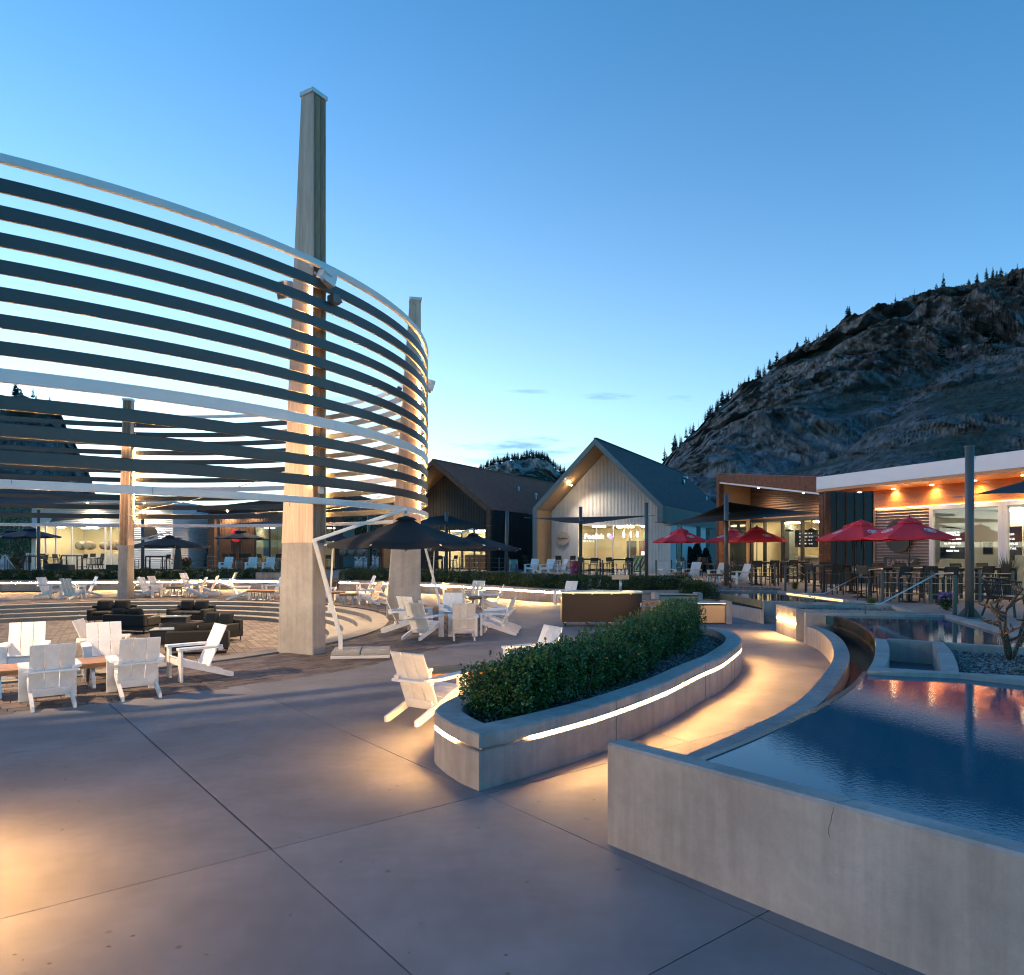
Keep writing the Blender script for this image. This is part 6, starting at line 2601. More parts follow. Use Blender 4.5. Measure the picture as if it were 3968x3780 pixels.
pt = thing('soffit_light', 'tiny warm lamp at the gable edge of the rusty building beside the hoops', 'lamp')
mm = Matrix.Translation((ox, oy, 0)) @ Matrix.Rotation(RZ, 4, 'Z')
pt.location = mm @ Vector((1.25, 1.1, 5.35))
MB().lathe([(.001, 0), (.06, 0), (.06, .03)], 12).build('bulb', M_LAMP, pt)

# ---- rusty shed-roofed building
RU = math.atan2(-.958, .2856)
U_, V_ = Vector((.2856, -.958)), Vector((.958, .2856))
S0 = Vector((12.14, 43.7))
sh = thing('shed_building', 'rust-framed building with a sloping roof, dark window wall and red umbrellas before it', 'building', (S0.x, S0.y, 0), RU)
W3 = 9.18
zt0, zt1 = 6.72, 5.67
top = lambda x: zt0 + (zt1 - zt0) * x / W3
bot = lambda x: 6.28 + (4.95 - 6.28) * x / W3


def xz_slab(root, poly, y0, y1, name, m_):
    n_ = len(poly)
    vs = [(x, y0, z) for (x, z) in poly] + [(x, y1, z) for (x, z) in poly]
    fs = [tuple(range(n_)), tuple(range(n_, 2 * n_))[::-1]] + [((i + 1) % n_, i, n_ + i, n_ + (i + 1) % n_) for i in range(n_)]
    return MB().add(vs, fs).build(name, m_, root)


nseg = 5
for k in range(nseg):
    xa, xb = .32 + (W3 - .32) * k / nseg + .004, .32 + (W3 - .32) * (k + 1) / nseg - .004
    xz_slab(sh, [(xa, bot(xa)), (xb, bot(xb)), (xb, top(xb)), (xa, top(xa))], 0, .3, 'rust_panel', M_RUST)
xz_slab(sh, [(.32, bot(.32) - .09), (W3 - .3, bot(W3 - .3) - .09), (W3 - .3, bot(W3 - .3) - .003), (.32, bot(.32) - .003)], .02, .28, 'white_trim', M_BARW)
for k in range(3):
    z0_, z1_ = DK + (top(0) - DK) * k / 3 + .004, DK + (top(0) - DK) * (k + 1) / 3 - .004
    MB().box((.158, .16, (z0_ + z1_) / 2), (.31, .32, z1_ - z0_)).build('rust_panel', M_RUST, sh)
    z0_, z1_ = DK + (bot(W3) - .1 - DK) * k / 3 + .004, DK + (bot(W3) - .1 - DK) * (k + 1) / 3 - .004
    MB().box((W3 - .145, .16, (z0_ + z1_) / 2), (.29, .32, z1_ - z0_)).build('rust_panel', M_RUST, sh)
for k in range(40):
    xa = k * W3 / 40
    xb = xa + W3 / 40 - .06
    MB().add([(xa, -.02, top(xa) + .02), (xb, -.02, top(xb) + .02), (xb, 9, top(xb) + .02), (xa, 9, top(xa) + .02), (xa, -.02, top(xa) + .06), (xb, -.02, top(xb) + .06), (xb, 9, top(xb) + .06), (xa, 9, top(xa) + .06)], [(0, 1, 5, 4), (4, 5, 6, 7), (1, 2, 6, 5), (3, 0, 4, 7), (0, 3, 2, 1)]).build('roof_rib', M_RUSTR, sh)
rd_ = 2.12
MB().box((.33, rd_ / 2 + .15, (DK + 6.1) / 2), (.02, rd_ - .3, 6.1 - DK)).build('recess_lining', M_PLY, sh)
MB().box((W3 - .302, rd_ / 2 + .15, (DK + 4.7) / 2), (.02, rd_ - .3, 4.7 - DK)).build('recess_lining', M_PLY, sh)
xz_slab(sh, [(.34, bot(.34) - .12), (W3 - .32, bot(W3 - .32) - .12), (W3 - .32, bot(W3 - .32) - .10), (.34, bot(.34) - .10)], .3, rd_, 'soffit', M_PLY)
gh = 3.86
mb = corr_h(.34, W3 - .31, gh + .12, 6.2, rd_, .16, .035)
mb.v = [(x, y, min(z, bot(x) - .14)) for (x, y, z) in mb.v]
mb.build('wall_sheet', M_BROWN, sh)
# side window in the recess on the left, main glazing to the right
xg0 = .36
glazing(sh, [xg0 + .06, 1.71, 3.34, 4.99, 6.9, W3 - .36], rd_ + .02, DK + .05, gh, M_BLACK, .13, .16, {3: 3.0})
MB().box((.36, 1.25, 2.35), (.03, 1.1, 3.2)).build('side_pane', mat('dark_glass', (.02, .03, .035), .05), sh)
M_ROOMS = emitter('room_lamp_shed', (1.0, .78, .44), 38.0)
room(sh, xg0, W3 - .4, rd_ + .16, rd_ + 5.5, DK, gh - .02, M_CREAM, ((2.0, rd_ + 1.6, 1.2), (4.4, rd_ + 1.8, 1.2), (6.8, rd_ + 2.2, 1.2), (5.5, rd_ + 4.2, 1.4)), None, M_ROOMS)
for x_ in (2.61, 4.52):
    MB().tube([(x_, rd_ + 1.0, gh), (x_, rd_ + 1.0, 3.45)], .01, 6).build('pendant_cord', M_BLACK, sh)
    MB().lathe([(.25, 0), (.24, .07), (.10, .14), (.02, .16)], 18, (x_, rd_ + 1.0, 3.28)).build('pendant_shade', M_BLACK, sh, True)
    MB().lathe([(.001, 0), (.2, 0)], 18, (x_, rd_ + 1.0, 3.285)).build('pendant_bulb', M_LAMP, sh)
mbd = MB().box((4.05, rd_ + 1.0, 2.86), (1.85, .05, .95)).build('menu_board', M_SCREEN, sh)
for k, tx in enumerate(('BELLES LAGER      5.0   22', 'BRUSH SESSION     4.8   20', 'AMBER ALE         5.2   27', 'BEST BROWN        6.0   33')):
    lettering('board_lettering', tx, .095, M_LETTER, sh, (4.05, rd_ + .97, 3.14 - k * .19), (R(90), 0, 0), .002)
MB().box((4.2, rd_ + 1.3, DK + 1.2), (2.4, .5, .08)).build('service_counter', M_CREAM, sh)
MB().box((4.2, rd_ + 1.35, DK + .57), (2.2, .35, 1.15)).build('counter_front', M_PLY, sh)
MB().lathe([(.06, 0), (.09, .18), (.08, .18)], 12, (3.5, rd_ + 1.2, DK + 1.25)).build('plant_pot', M_WHITE, sh, True)
MB().box((1.5, rd_ + 1.9, 2.2), (.6, .6, 2.9)).build('inner_pillar', mat('slate_blue', (.10, .12, .13), .5), sh)
# dark seamed end wall
MB().box((W3 - .02, 4.6, (DK + 5.2) / 2), (.16, 8.6, 5.2 - DK)).build('end_wall', M_DARKP, sh)
for k in range(16):
    MB().box((W3 + .075, .75 + k * .52, (DK + 5.2) / 2), (.035, .03, 5.2 - DK)).build('wall_seam', M_RUST, sh)
MB().box((W3 + .07, .17, (DK + 5.2) / 2), (.13, .30, 5.2 - DK)).build('rust_panel', M_RUST, sh)

# ---- eatery with the glowing timber soffit
Q0 = Vector((15.69, 31.79))
ea = thing('eatery_building', 'flat-roofed eatery with white fascia, glowing timber soffit and glass doors', 'building', (Q0.x, Q0.y, 0), RU)
LX = 15.0
MB().box((LX / 2 - .47, -2.2, 5.16), (LX + .94, .12, .54), None, .008).build('fascia', M_BARW, ea)
MB().box((-.90, 1.4, 5.16), (.10, 7.08, .54)).build('fascia', M_BARW, ea)
MB().box((LX / 2 - .47, -2.19, 4.83), (LX + .94, .16, .11)).build('fascia_board', M_CEDAR, ea)
MB().box((LX / 2 - .45, 1.5, 5.36), (LX + .8, 7.2, .08)).build('roof', M_ROOFG, ea)
ns = 14
for k in range(ns):
    y0 = -2.11 + k * (2.11 / ns)
    MB().box((LX / 2 - .47, y0 + 2.11 / ns / 2, 4.83), (LX + .90, 2.11 / ns - .006, .03)).build('soffit_board', M_CEDAR, ea)
MB().box((LX / 2 - .47, 1.6, 4.90), (LX + .9, 7.4, .02)).build('soffit_backing', M_LAMC, ea)
for k in range(6):
    z_ = 3.99 + k * .138
    MB().box((LX / 2 - .02, -.03, z_ + .069), (LX, .04, .134)).build('wall_board', M_CEDAR, ea)
MB().box((LX / 2, -.055, 4.012), (LX - .2, .03, .02)).build('added_uplight', emitter('uplight_fill', (1.0, .55, .2), 42.0), ea)  # added uplight strip that brightens the soffit, no known fixture
M_CORRB = mat('corrugated_taupe', (.26, .19, .165), .42, .25, var=.1, vscale=2)
corr_h(.06, 2.86, DK, 3.98, 0, .125, .04).build('wall_sheet', M_CORRB, ea)
MB().box((.03, -.02, (DK + 3.98) / 2), (.07, .12, 3.98 - DK)).build('corner_trim', M_CORRB, ea)
MB().box((1.4, .12, (DK + 3.98) / 2), (2.8, .1, 3.98 - DK)).build('wall_core', M_DARKP, ea)
glazing(ea, [2.96, 5.92], .0, DK + .05, 3.86, M_BARW, .16, .14)
glazing(ea, [6.09, 9.05], .0, DK + .05, 3.86, M_BARW, .16, .14)
glazing(ea, [9.22, 12.2], .0, DK + .05, 3.86, M_BARW, .16, .14)
M_ROOME = emitter('room_lamp_eatery', (1.0, .86, .60), 18.0)
room(ea, 2.9, 12.4, .12, 6.2, DK, 3.84, mat('grey_room', (.42, .40, .35), .8, var=.05, vscale=1), ((5.2, 1.6, 1.2), (8.4, 1.8, 1.6), (11, 2.5, 1.6), (4.2, 4.2, 1.0)), None, M_ROOME)
MB().box((3.47, .5, 2.56), (1.15, .05, 1.24), None, .01).build('menu_board', M_SCREEN, ea)
for (tx, zz) in (('WELCOME TO', 2.95), ('TRADING POST', 2.85), ('4 PACK OFF SALES', 2.70), ('ALL OF OUR BEER', 2.53), ('AND', 2.39), ('FIZZIES TOO!', 2.24)):
    lettering('board_lettering', tx, .095, M_LETTER, ea, (3.47, .47, zz), (R(90), 0, 0), .002, .004)
lettering('board_lettering', 'BEER      FOOD', .085, mat('dim_letter', (.35, .35, .36), .5), ea, (3.47, .47, 3.08), (R(90), 0, 0), .002)
MB().box((5.0, 1.9, 2.25), (.5, .12, 3.2)).build('inner_pillar', M_CREAM, ea)
MB().box((4.35, 1.25, 2.35), (.45, .04, .5)).build('picture_frame', mat('gilt', (.5, .36, .16), .4), ea)
MB().box((4.35, 1.22, 2.35), (.38, .02, .43)).build('picture', M_SCREEN, ea)
MB().box((4.88, 1.78, 2.05), (.13, .08, .32)).build('dispenser', M_BLACK, ea)
MB().box((5.78, .62, 2.62), (.78, .05, 1.02)).build('menu_board', M_SCREEN, ea)
for k, tx in enumerate(('HELLO', 'ASK US', 'BAR SNACKS', 'DAILY ALL')):
    lettering('board_lettering', tx, .095, M_LETTER, ea, (5.78, .59, 2.85 - k * .17), (R(90), 0, 0), .002, .004)
# recessed lights in the soffit
for (x_, y_) in ((3331, 1908), (3462, 1895), (3611, 1880), (3776, 1863), (3966, 1842)):
    Yd = FPX * (4.815 - EYE) / (HY - y_)
    pw = Vector(((x_ - CX) / FPX * Yd, Yd, 4.81))
    lp = Matrix.Rotation(-RU, 4, 'Z') @ (pw - Vector((Q0.x, Q0.y, 0)))
    MB().lathe([(.001, 0), (.075, 0), (.075, .012)], 14).build('recessed_lamp', emitter('recessed_glow', (1.0, .72, .40), 16.0), ea, False, (lp.x, lp.y, 4.800))
    ld = bpy.data.lights.new('downlight', 'SPOT')
    ld.energy = 80
    ld.color = (1, .72, .42)
    ld.spot_size = R(150)
    ld.spot_blend = .9
    ld.shadow_soft_size = .07
    lo = bpy.data.objects.new('downlight_beam', ld)
    COL.objects.link(lo)
    lo.parent = ea
    lo.location = (lp.x, lp.y, 4.77)
for k in range(3):
    MB().lathe([(.001, 0), (.075, 0), (.075, .012)], 14).build('recessed_lamp', emitter('recessed_glow', (1.0, .72, .40), 16.0), ea, False, (8.6 + k * 2.0, -1.15, 4.800))
ds = thing('disc_sign', 'dark round sign on the corrugated eatery wall, half hidden by a red umbrella', 'sign')
me_ = Matrix.Translation((Q0.x, Q0.y, 0)) @ Matrix.Rotation(RU, 4, 'Z')
ds.location = me_ @ Vector((1.42, -.10, 2.86))
ds.rotation_euler = (0, 0, RU)
o = MB().lathe([(.001, 0), (.70, 0), (.70, .05), (.001, .05)], 40).build('disc', mat('sign_slate', (.026, .030, .030), .5), ds)
o.rotation_euler = (R(90), 0, 0)
for k, ch_ in enumerate('TRADING'):
    a = R(150 - k * 20)
    o = lettering('letter', ch_, .22, M_BLACK, ds, (math.cos(a) * .52, -.055, math.sin(a) * .52), (R(90), 0, 0), .012, .008)
    o.rotation_euler = (R(90), -(a - R(90)), 0)
lettering('letter', 'POST', .26, M_BLACK, ds, (0, -.055, -.05), (R(90), 0, 0), .012, .008)
es = thing('eatery_sign', 'dark metal sign cut with the word EATERY on the corrugated wall', 'sign')
es.location = me_ @ Vector((1.5, -.12, 1.72))
es.rotation_euler = (0, 0, RU)
MB().box((0, 0, 0), (1.75, .03, .50), None, .004).build('plate', mat('sign_iron', (.045, .035, .030), .55), es)
lettering('lettering', 'EATERY', .40, M_CORRB, es, (0, -.018, 0), (R(90), 0, 0), .004, .012)

# ---- left buildings
ZL = .75
wl = atY(0, 0, 1)
wb = thing('white_building', 'white corrugated building with a bright glass front full of barrels', 'building', (-35.9, 55.0, 0), R(3))
WL = 10.3
corr_h(7.4, WL, ZL, 5.75, 0, .14, .035).build('wall_sheet', M_CORRW, wb)
corr_h(0, 7.4, 4.0, 5.75, 0, .14, .035).build('wall_sheet', M_CORRW, wb)
MB().box((.12, 0, (ZL + 4) / 2), (.24, .12, 4 - ZL)).build('corner_trim', M_CORRW, wb)
MB().box((WL, 0, (ZL + 5.75) / 2), (.10, .12, 5 - .0)).build('corner_trim', M_CORRW, wb)
glazing(wb, [.28, 1.0, 1.75, 2.9, 5.35, 5.75, 7.35], 0, ZL + .05, 3.95, M_BARW, .09, .12)
o = corr_h(0, 15, ZL, 5.75, 0, .14, .035).build('side_wall', M_CORRW, wb)
o.rotation_euler = (0, 0, R(78))
o.location = (WL + .05, .02, 0)
MB().box((5.0, 6.0, 5.82), (10.9, 13, .10)).build('roof', M_CORRW, wb)
MB().box((5.0, -1.38, 5.80), (10.9, .12, .26)).build('fascia', M_BARW, wb)
M_ROOMW = emitter('room_lamp_white', (1.0, .82, .52), 40.0)
room(wb, .2, 7.5, .12, 7, ZL, 3.95, M_CREAM, ((1.4, 1.2, .6), (3.6, 1.6, .8), (6.4, 1.6, .8), (2.2, 4.0, 1.2), (5.2, 4.5, 1.2)), None, M_ROOMW)
MB().box((4.2, 2.4, ZL + .55), (6.2, .6, 1.1)).build('tasting_counter', M_WHITE, wb)
BR2 = make_barrel(.95, .36, 16)
BRW = Proto(BR2)
for k, x_ in enumerate((1.75, 2.4, 3.1, 3.75)):
    pw = Matrix.Translation((-35.9, 55.0, 0)) @ Matrix.Rotation(R(3), 4, 'Z') @ Vector((x_, 4.0, ZL + 1.75))
    o = BRW.put(pw, R(3 + (0 if k < 2 else 80)), ('pale barrel lying end-on behind the counter, leftmost in the glass front', 'pale barrel lying end-on behind the counter, second from the left', 'pale barrel lying sideways behind the counter, third from the left', 'pale barrel lying sideways behind the counter, nearest the slim tower')[k], 'barrels inside the white building', .95)
    o.rotation_euler = (R(90), 0, R(3 + (0 if k < 2 else 80)))
dsc = thing('disc_sign', 'dark round sign on the white corrugated wall behind a black umbrella', 'sign')
dsc.location = Matrix.Translation((-35.9, 55.0, 0)) @ Matrix.Rotation(R(3), 4, 'Z') @ Vector((8.6, -.09, 3.55))
o = MB().lathe([(.001, 0), (.55, 0), (.55, .05), (.001, .05)], 30).build('disc', M_DARKP, dsc)
o.rotation_euler = (R(90), 0, R(3))
for k in range(4):
    MB().box((WL + 1.0 + k * .01 + (1.75 + k * .55) * math.cos(R(78)) - .9, (4.8 + k * .55), 4.6), (.06, .42, .55)).build('side_window', M_DARKP, wb)

bb = thing('brown_building', 'brown ribbed building with a red round sign and a glass door', 'building', (-23.6, 57.5, 0), R(-3))
WB = 10.6
MB().box((.25, -.1, (ZL + 5.0) / 2), (.5, .5, 5.0 - ZL)).build('corner_post', M_BROWN, bb)
corr_v(.75, 3.55, lambda x: ZL, lambda x: 4.9, 0, .12, .03).build('wall_sheet', M_BROWN, bb)
glazing(bb, [3.6, 4.75, 6.0, 7.4], .0, ZL + .05, 3.95, M_BLACK, .12, .14, {0: 2.95})
corr_v(3.55, 7.5, lambda x: 4.05, lambda x: 5.1, 0, .12, .03).build('wall_sheet', M_BROWN, bb)
glazing(bb, [8.7, 9.7], .0, ZL + .05, 3.95, M_BLACK, .10, .14)
corr_v(7.5, 8.65, lambda x: ZL, lambda x: 5.2, 0, .12, .03).build('wall_sheet', M_BROWN, bb)
corr_v(8.65, 10.0, lambda x: 4.05, lambda x: 5.3, 0, .12, .03).build('wall_sheet', M_BROWN, bb)
MB().box((10.25, -.1, (ZL + 5.4) / 2), (.5, .5, 5.4 - ZL)).build('corner_post', M_BROWN, bb)
xz_slab(bb, [(-.3, 5.05), (11, 6.1), (11, 6.6), (-.3, 5.35)], -1.6, 8, 'roof', M_DARKP)
room(bb, 3.5, 10.0, .14, 5.0, ZL, 3.95, mat('room_olive', (.40, .37, .28), .8), ((4.2, 1.4, .7), (6.6, 1.6, 1.0), (9.2, 1.8, .8)), None, M_ROOME)
pic = MB().box((4.0, 1.2, 2.35), (.45, .04, 1.35)).build('poster', mat('poster_green', (.25, .38, .10), .6, col2=(.10, .22, .50), var=.5, vscale=1.2), bb)
def soffit_spot(root, loc, pw_, col=(1, .72, .42)):
    MB().lathe([(.001, 0), (.07, 0), (.07, .012)], 12).build('soffit_lamp', M_LAMP, root, False, loc)
    ld_ = bpy.data.lights.new('soffit_spot', 'SPOT')
    ld_.energy = pw_
    ld_.color = col
    ld_.spot_size = R(150)
    ld_.spot_blend = .9
    ld_.shadow_soft_size = .07
    lo_ = bpy.data.objects.new('soffit_beam', ld_)
    COL.objects.link(lo_)
    lo_.parent = root
    lo_.location = (loc[0], loc[1], loc[2] - .04)


soffit_spot(bb, (1.6, -.5, 5.12), 330)  # the brown building's soffit lamps are added to brighten its wall
soffit_spot(bb, (3.6, -.5, 5.30), 220)
soffit_spot(bb, (7.2, -.5, 5.62), 220)
MB().box((5.0, -.7, 5.70), (10.9, 1.3, .06)).build('soffit', M_CORRW, wb)
soffit_spot(wb, (8.6, -.9, 5.64), 450, (1, .80, .52))
soffit_spot(wb, (4.5, -.9, 5.64), 300, (1, .80, .52))
soffit_spot(rb_, (3.2, 1.2, 6.6), 120)
soffit_spot(sh, (2.6, 1.1, 5.72), 220)
soffit_spot(sh, (6.4, 1.1, 5.17), 220)
rs_ = thing('red_sign', 'red round sign lettered UPPERCASE on the brown ribbed wall', 'sign')
rs_.location = Matrix.Translation((-23.6, 57.5, 0)) @ Matrix.Rotation(R(-3), 4, 'Z') @ Vector((2.15, -.12, 3.28))
rs_.rotation_euler = (0, 0, R(-3))
o = MB().lathe([(.001, 0), (.50, 0), (.50, .05), (.001, .05)], 34).build('disc', mat('sign_red', (.52, .012, .022), .5), rs_)
o.rotation_euler = (R(90), 0, 0)
lettering('lettering', 'UPPERcase', .19, M_WHITE, rs_, (0, -.055, -.12), (R(90), 0, 0), .003, .005)
lettering('lettering', 'WINERY', .06, M_WHITE, rs_, (.22, -.055, -.26), (R(90), 0, 0), .003)
# barrel rack in the dark gap
BRK = Proto(make_barrel(.9, .34, 14))
for k, x_ in enumerate((1338, 1370, 1404)):
    p = atY(x_, 2138, 56)
    o = BRK.put(p, 0, ('left', 'middle', 'right')[k] + ' of three barrel ends stacked in the dark between the two big towers', 'barrels on the outdoor rack')
    o.rotation_euler = (R(90), 0, 0)
rk = thing('barrel_rack', 'steel rack under the three outdoor barrels between the towers', 'rack')
a, b = atY(1312, 2156, 56.3), atY(1432, 2156, 56.3)
for sy in (-.3, .3):
    MB().span((a.x, a.y - .4 + sy, a.z), (b.x, b.y - .4 + sy, b.z), .05, .05).build('beam', M_GREY, rk)
    for q_ in (a, b):
        MB().box((q_.x, q_.y - .4 + sy, (q_.z + .65) / 2), (.05, .05, q_.z - .65)).build('post', M_GREY, rk)

# dark trees standing behind the left buildings and in the gap
def leafy_tree(label, p, h, w_, seed, n=5000):
    t_ = thing('broadleaf_tree', label, 'tree', p, 0, 'trees behind the terraces')
    MB().tube([(0, 0, -.3), (.1, 0, h * .4), (-.1, .1, h * .75)], [w_ * .07, w_ * .05, .03], 7).build('trunk', M_BARK, t_, True)
    r0 = random.Random(seed)
    bl = np.array([(r0.uniform(-.6, .6) * w_, r0.uniform(-.6, .6) * w_, h * r0.uniform(.3, .92), w_ * r0.uniform(.22, .42)) for k in range(16)])

    def f_(r_, n_):
        k = r_.randint(0, len(bl), n_)
        d = r_.normal(0, 1, (n_, 3))
        d /= np.linalg.norm(d, axis=1)[:, None]
        return bl[k, :3] + d * bl[k, 3:4] * (1 - np.abs(r_.normal(0, .25, (n_, 1)))), d
    leaf_cloud('crown', f_, n, h * .028, M_LEAFV, t_, seed)


for i, (x_, Y_, h, w_, lb) in enumerate(((60, 75, 5.2, 4.5, 'dark bushy tree left of the white building'), (-60, 70, 6, 5, 'dark tree at the left picture edge behind the umbrellas'), (120, 82, 5.6, 4, 'dark tree close beside the white building corner'), (878, 90, 6.6, 3.2, 'dark round tree crown above the brown roof at the left'), (818, 80, 5, 2.5, 'dark tree in the gap between the white and brown buildings'), (1345, 66, 4.6, 3.2, 'dark bush behind the outdoor barrel rack'), (1430, 68, 4.9, 3.4, 'dark bush right of the barrel rack'), (1540, 75, 5.2, 3.5, 'dark tree behind the second tower'))):
    p = atY(x_, 2120, Y_)
    leafy_tree(lb, (p.x, p.y, .3), h, w_, 200 + i)


# ================================================================== terrace furniture
def pole(x, y, ztop, label, z=DK, r_=.10, dx=0.0):
    p_ = at(x, y, z)
    t_ = thing('shade_sail_pole', label, 'pole', p_, 0, 'poles for the shade sails')
    MB().tube([(0, 0, 0), (dx, 0, ztop - z)], r_, 18).build('shaft', M_GREY, t_, True)
    MB().lathe([(r_ + .01, ztop - z - .01), (r_ + .01, ztop - z + .02), (.001, ztop - z + .02)], 18, (dx, 0, 0)).build('cap', M_GREY, t_)
    MB().box((0, 0, .012), (.5, .5, .024), None, .004).build('base_plate', M_GREY, t_)
    for k in range(4):
        a = R(45 + 90 * k)
        rot_ = Matrix.Rotation(a, 3, 'Z')
        vs = [rot_ @ Vector(v) for v in ((r_ * .9, -.006, .024), (r_ + .17, -.006, .024), (r_ * .9, -.006, .26), (r_ * .9, .006, .024), (r_ + .17, .006, .024), (r_ * .9, .006, .26))]
        MB().add(vs, [(0, 1, 2), (5, 4, 3), (0, 3, 4, 1), (1, 4, 5, 2), (2, 5, 3, 0)]).build('gusset', M_GREY, t_)
    for k in range(4):
        zz = ztop - z - .25 - k * .55
        MB().tube([(r_ + dx * zz / (ztop - z), 0, zz), (r_ + .05, 0, zz + .02), (r_ + .05, 0, zz - .05), (r_, 0, zz - .06)], .008, 6).build('eye_bolt', M_STEEL, t_)
    return t_


pole(3757, 2394, 4.88, 'thick grey pole in front of the eatery glass doors')
pole(2814, 2272, 4.72, 'slim grey pole beside the right terrace chairs')
pole(2505, 2249, 4.70, 'grey pole standing before the right part of the grey gable')
pole(2250, 2236, 4.72, 'grey pole standing before the middle of the grey gable')
pole(1960, 2225, 4.72, 'grey pole before the rusty seamed side wall', DK, .11, .10)
pole(1730, 2222, 4.70, 'grey pole before the dark front of the rusty gable', DK, .11)
pole(1428, 2218, 4.70, 'grey pole seen between the two big towers')
pole(553, 2214, 4.70, 'grey pole right of the slim tower before the white building', ZL, .11)
pole(149, 2222, 4.70, 'grey pole before the bright glass front at the left', ZL, .10)


def sail(label, c, sag=.35, n_=14, thick=.006):
    """stretched cloth between three or four corners, edges curving inwards"""
    c = [Vector(q_) for q_ in c]
    t_ = thing('shade_sail', label, 'shade sail', (0, 0, 0), 0, 'black shade sails')
    if len(c) == 3:
        c = [c[0], c[1], c[2], (c[0] + c[2]) / 2]
    cen = sum(c, Vector()) / 4
    vs, fs = [], []
    for i in range(n_ + 1):
        for j in range(n_ + 1):
            u, v = i / n_, j / n_
            q_ = c[0] * (1 - u) * (1 - v) + c[1] * u * (1 - v) + c[2] * u * v + c[3] * (1 - u) * v
            # pull edges in
            e_ = max(4 * u * (1 - u) * (1 - 4 * v * (1 - v)), 4 * v * (1 - v) * (1 - 4 * u * (1 - u)))
            q_ = q_.lerp(cen, .10 * e_)
            q_ = q_ - Vector((0, 0, sag * 16 * u * (1 - u) * v * (1 - v) * .5))
            vs.append(q_)
    m_ = n_ + 1
    for i in range(n_):
        for j in range(n_):
            fs.append((i * m_ + j, (i + 1) * m_ + j, (i + 1) * m_ + j + 1, i * m_ + j + 1))
    o_ = MB().add(vs, fs).build('cloth', M_CANVAS, t_, True)
    md = o_.modifiers.new('s', 'SOLIDIFY')
    md.thickness = thick
    for q_ in c[:3]:
        d = (q_ - cen).normalized()
        MB().tube([q_ - d * .05, q_ + d * .45], .012, 6).build('tension_cable', M_STEEL, t_)
    return t_


sail('black shade sail stretched from the slim pole across the rusty shed front', (atY(2825, 1946, 33.4), atY(3176, 1988, 35.6), atY(2960, 2006, 27.5), atY(2572, 2040, 40)), .25)
sail('corner of a black shade sail fixed to the thick pole at the right edge', (atY(3775, 1918, 18.4), atY(4050, 1838, 20.5), atY(4300, 1900, 15)), .15)
sail('black shade sail seen edge-on before the grey gable', (atY(2056, 2008, 44), atY(2545, 1998, 46), atY(2262, 2032, 38)), .35)
sail('black shade sail under the eave of the rusty gable', (atY(1730, 1996, 49.5), atY(1885, 2036, 51), atY(1560, 2040, 44), atY(1600, 2010, 48)), .2)
sail('long dark shade sail reaching from the left edge to beyond the slim tower', (atY(-260, 1890, 36), atY(628, 1922, 44), atY(-150, 1985, 31)), .4)
sail('high dark shade sail at the left edge among the hoops', (atY(-400, 1740, 40), atY(275, 1866, 46), atY(-300, 1880, 36)), .3)
sail('dark blue shade sail corner before the white building front', (atY(190, 2024, 50), atY(330, 2010, 53), atY(210, 1990, 54)), .1)
sail('black shade sail above the red round sign', (atY(880, 2032, 52), atY(1130, 2012, 50), atY(1130, 2040, 46)), .1)


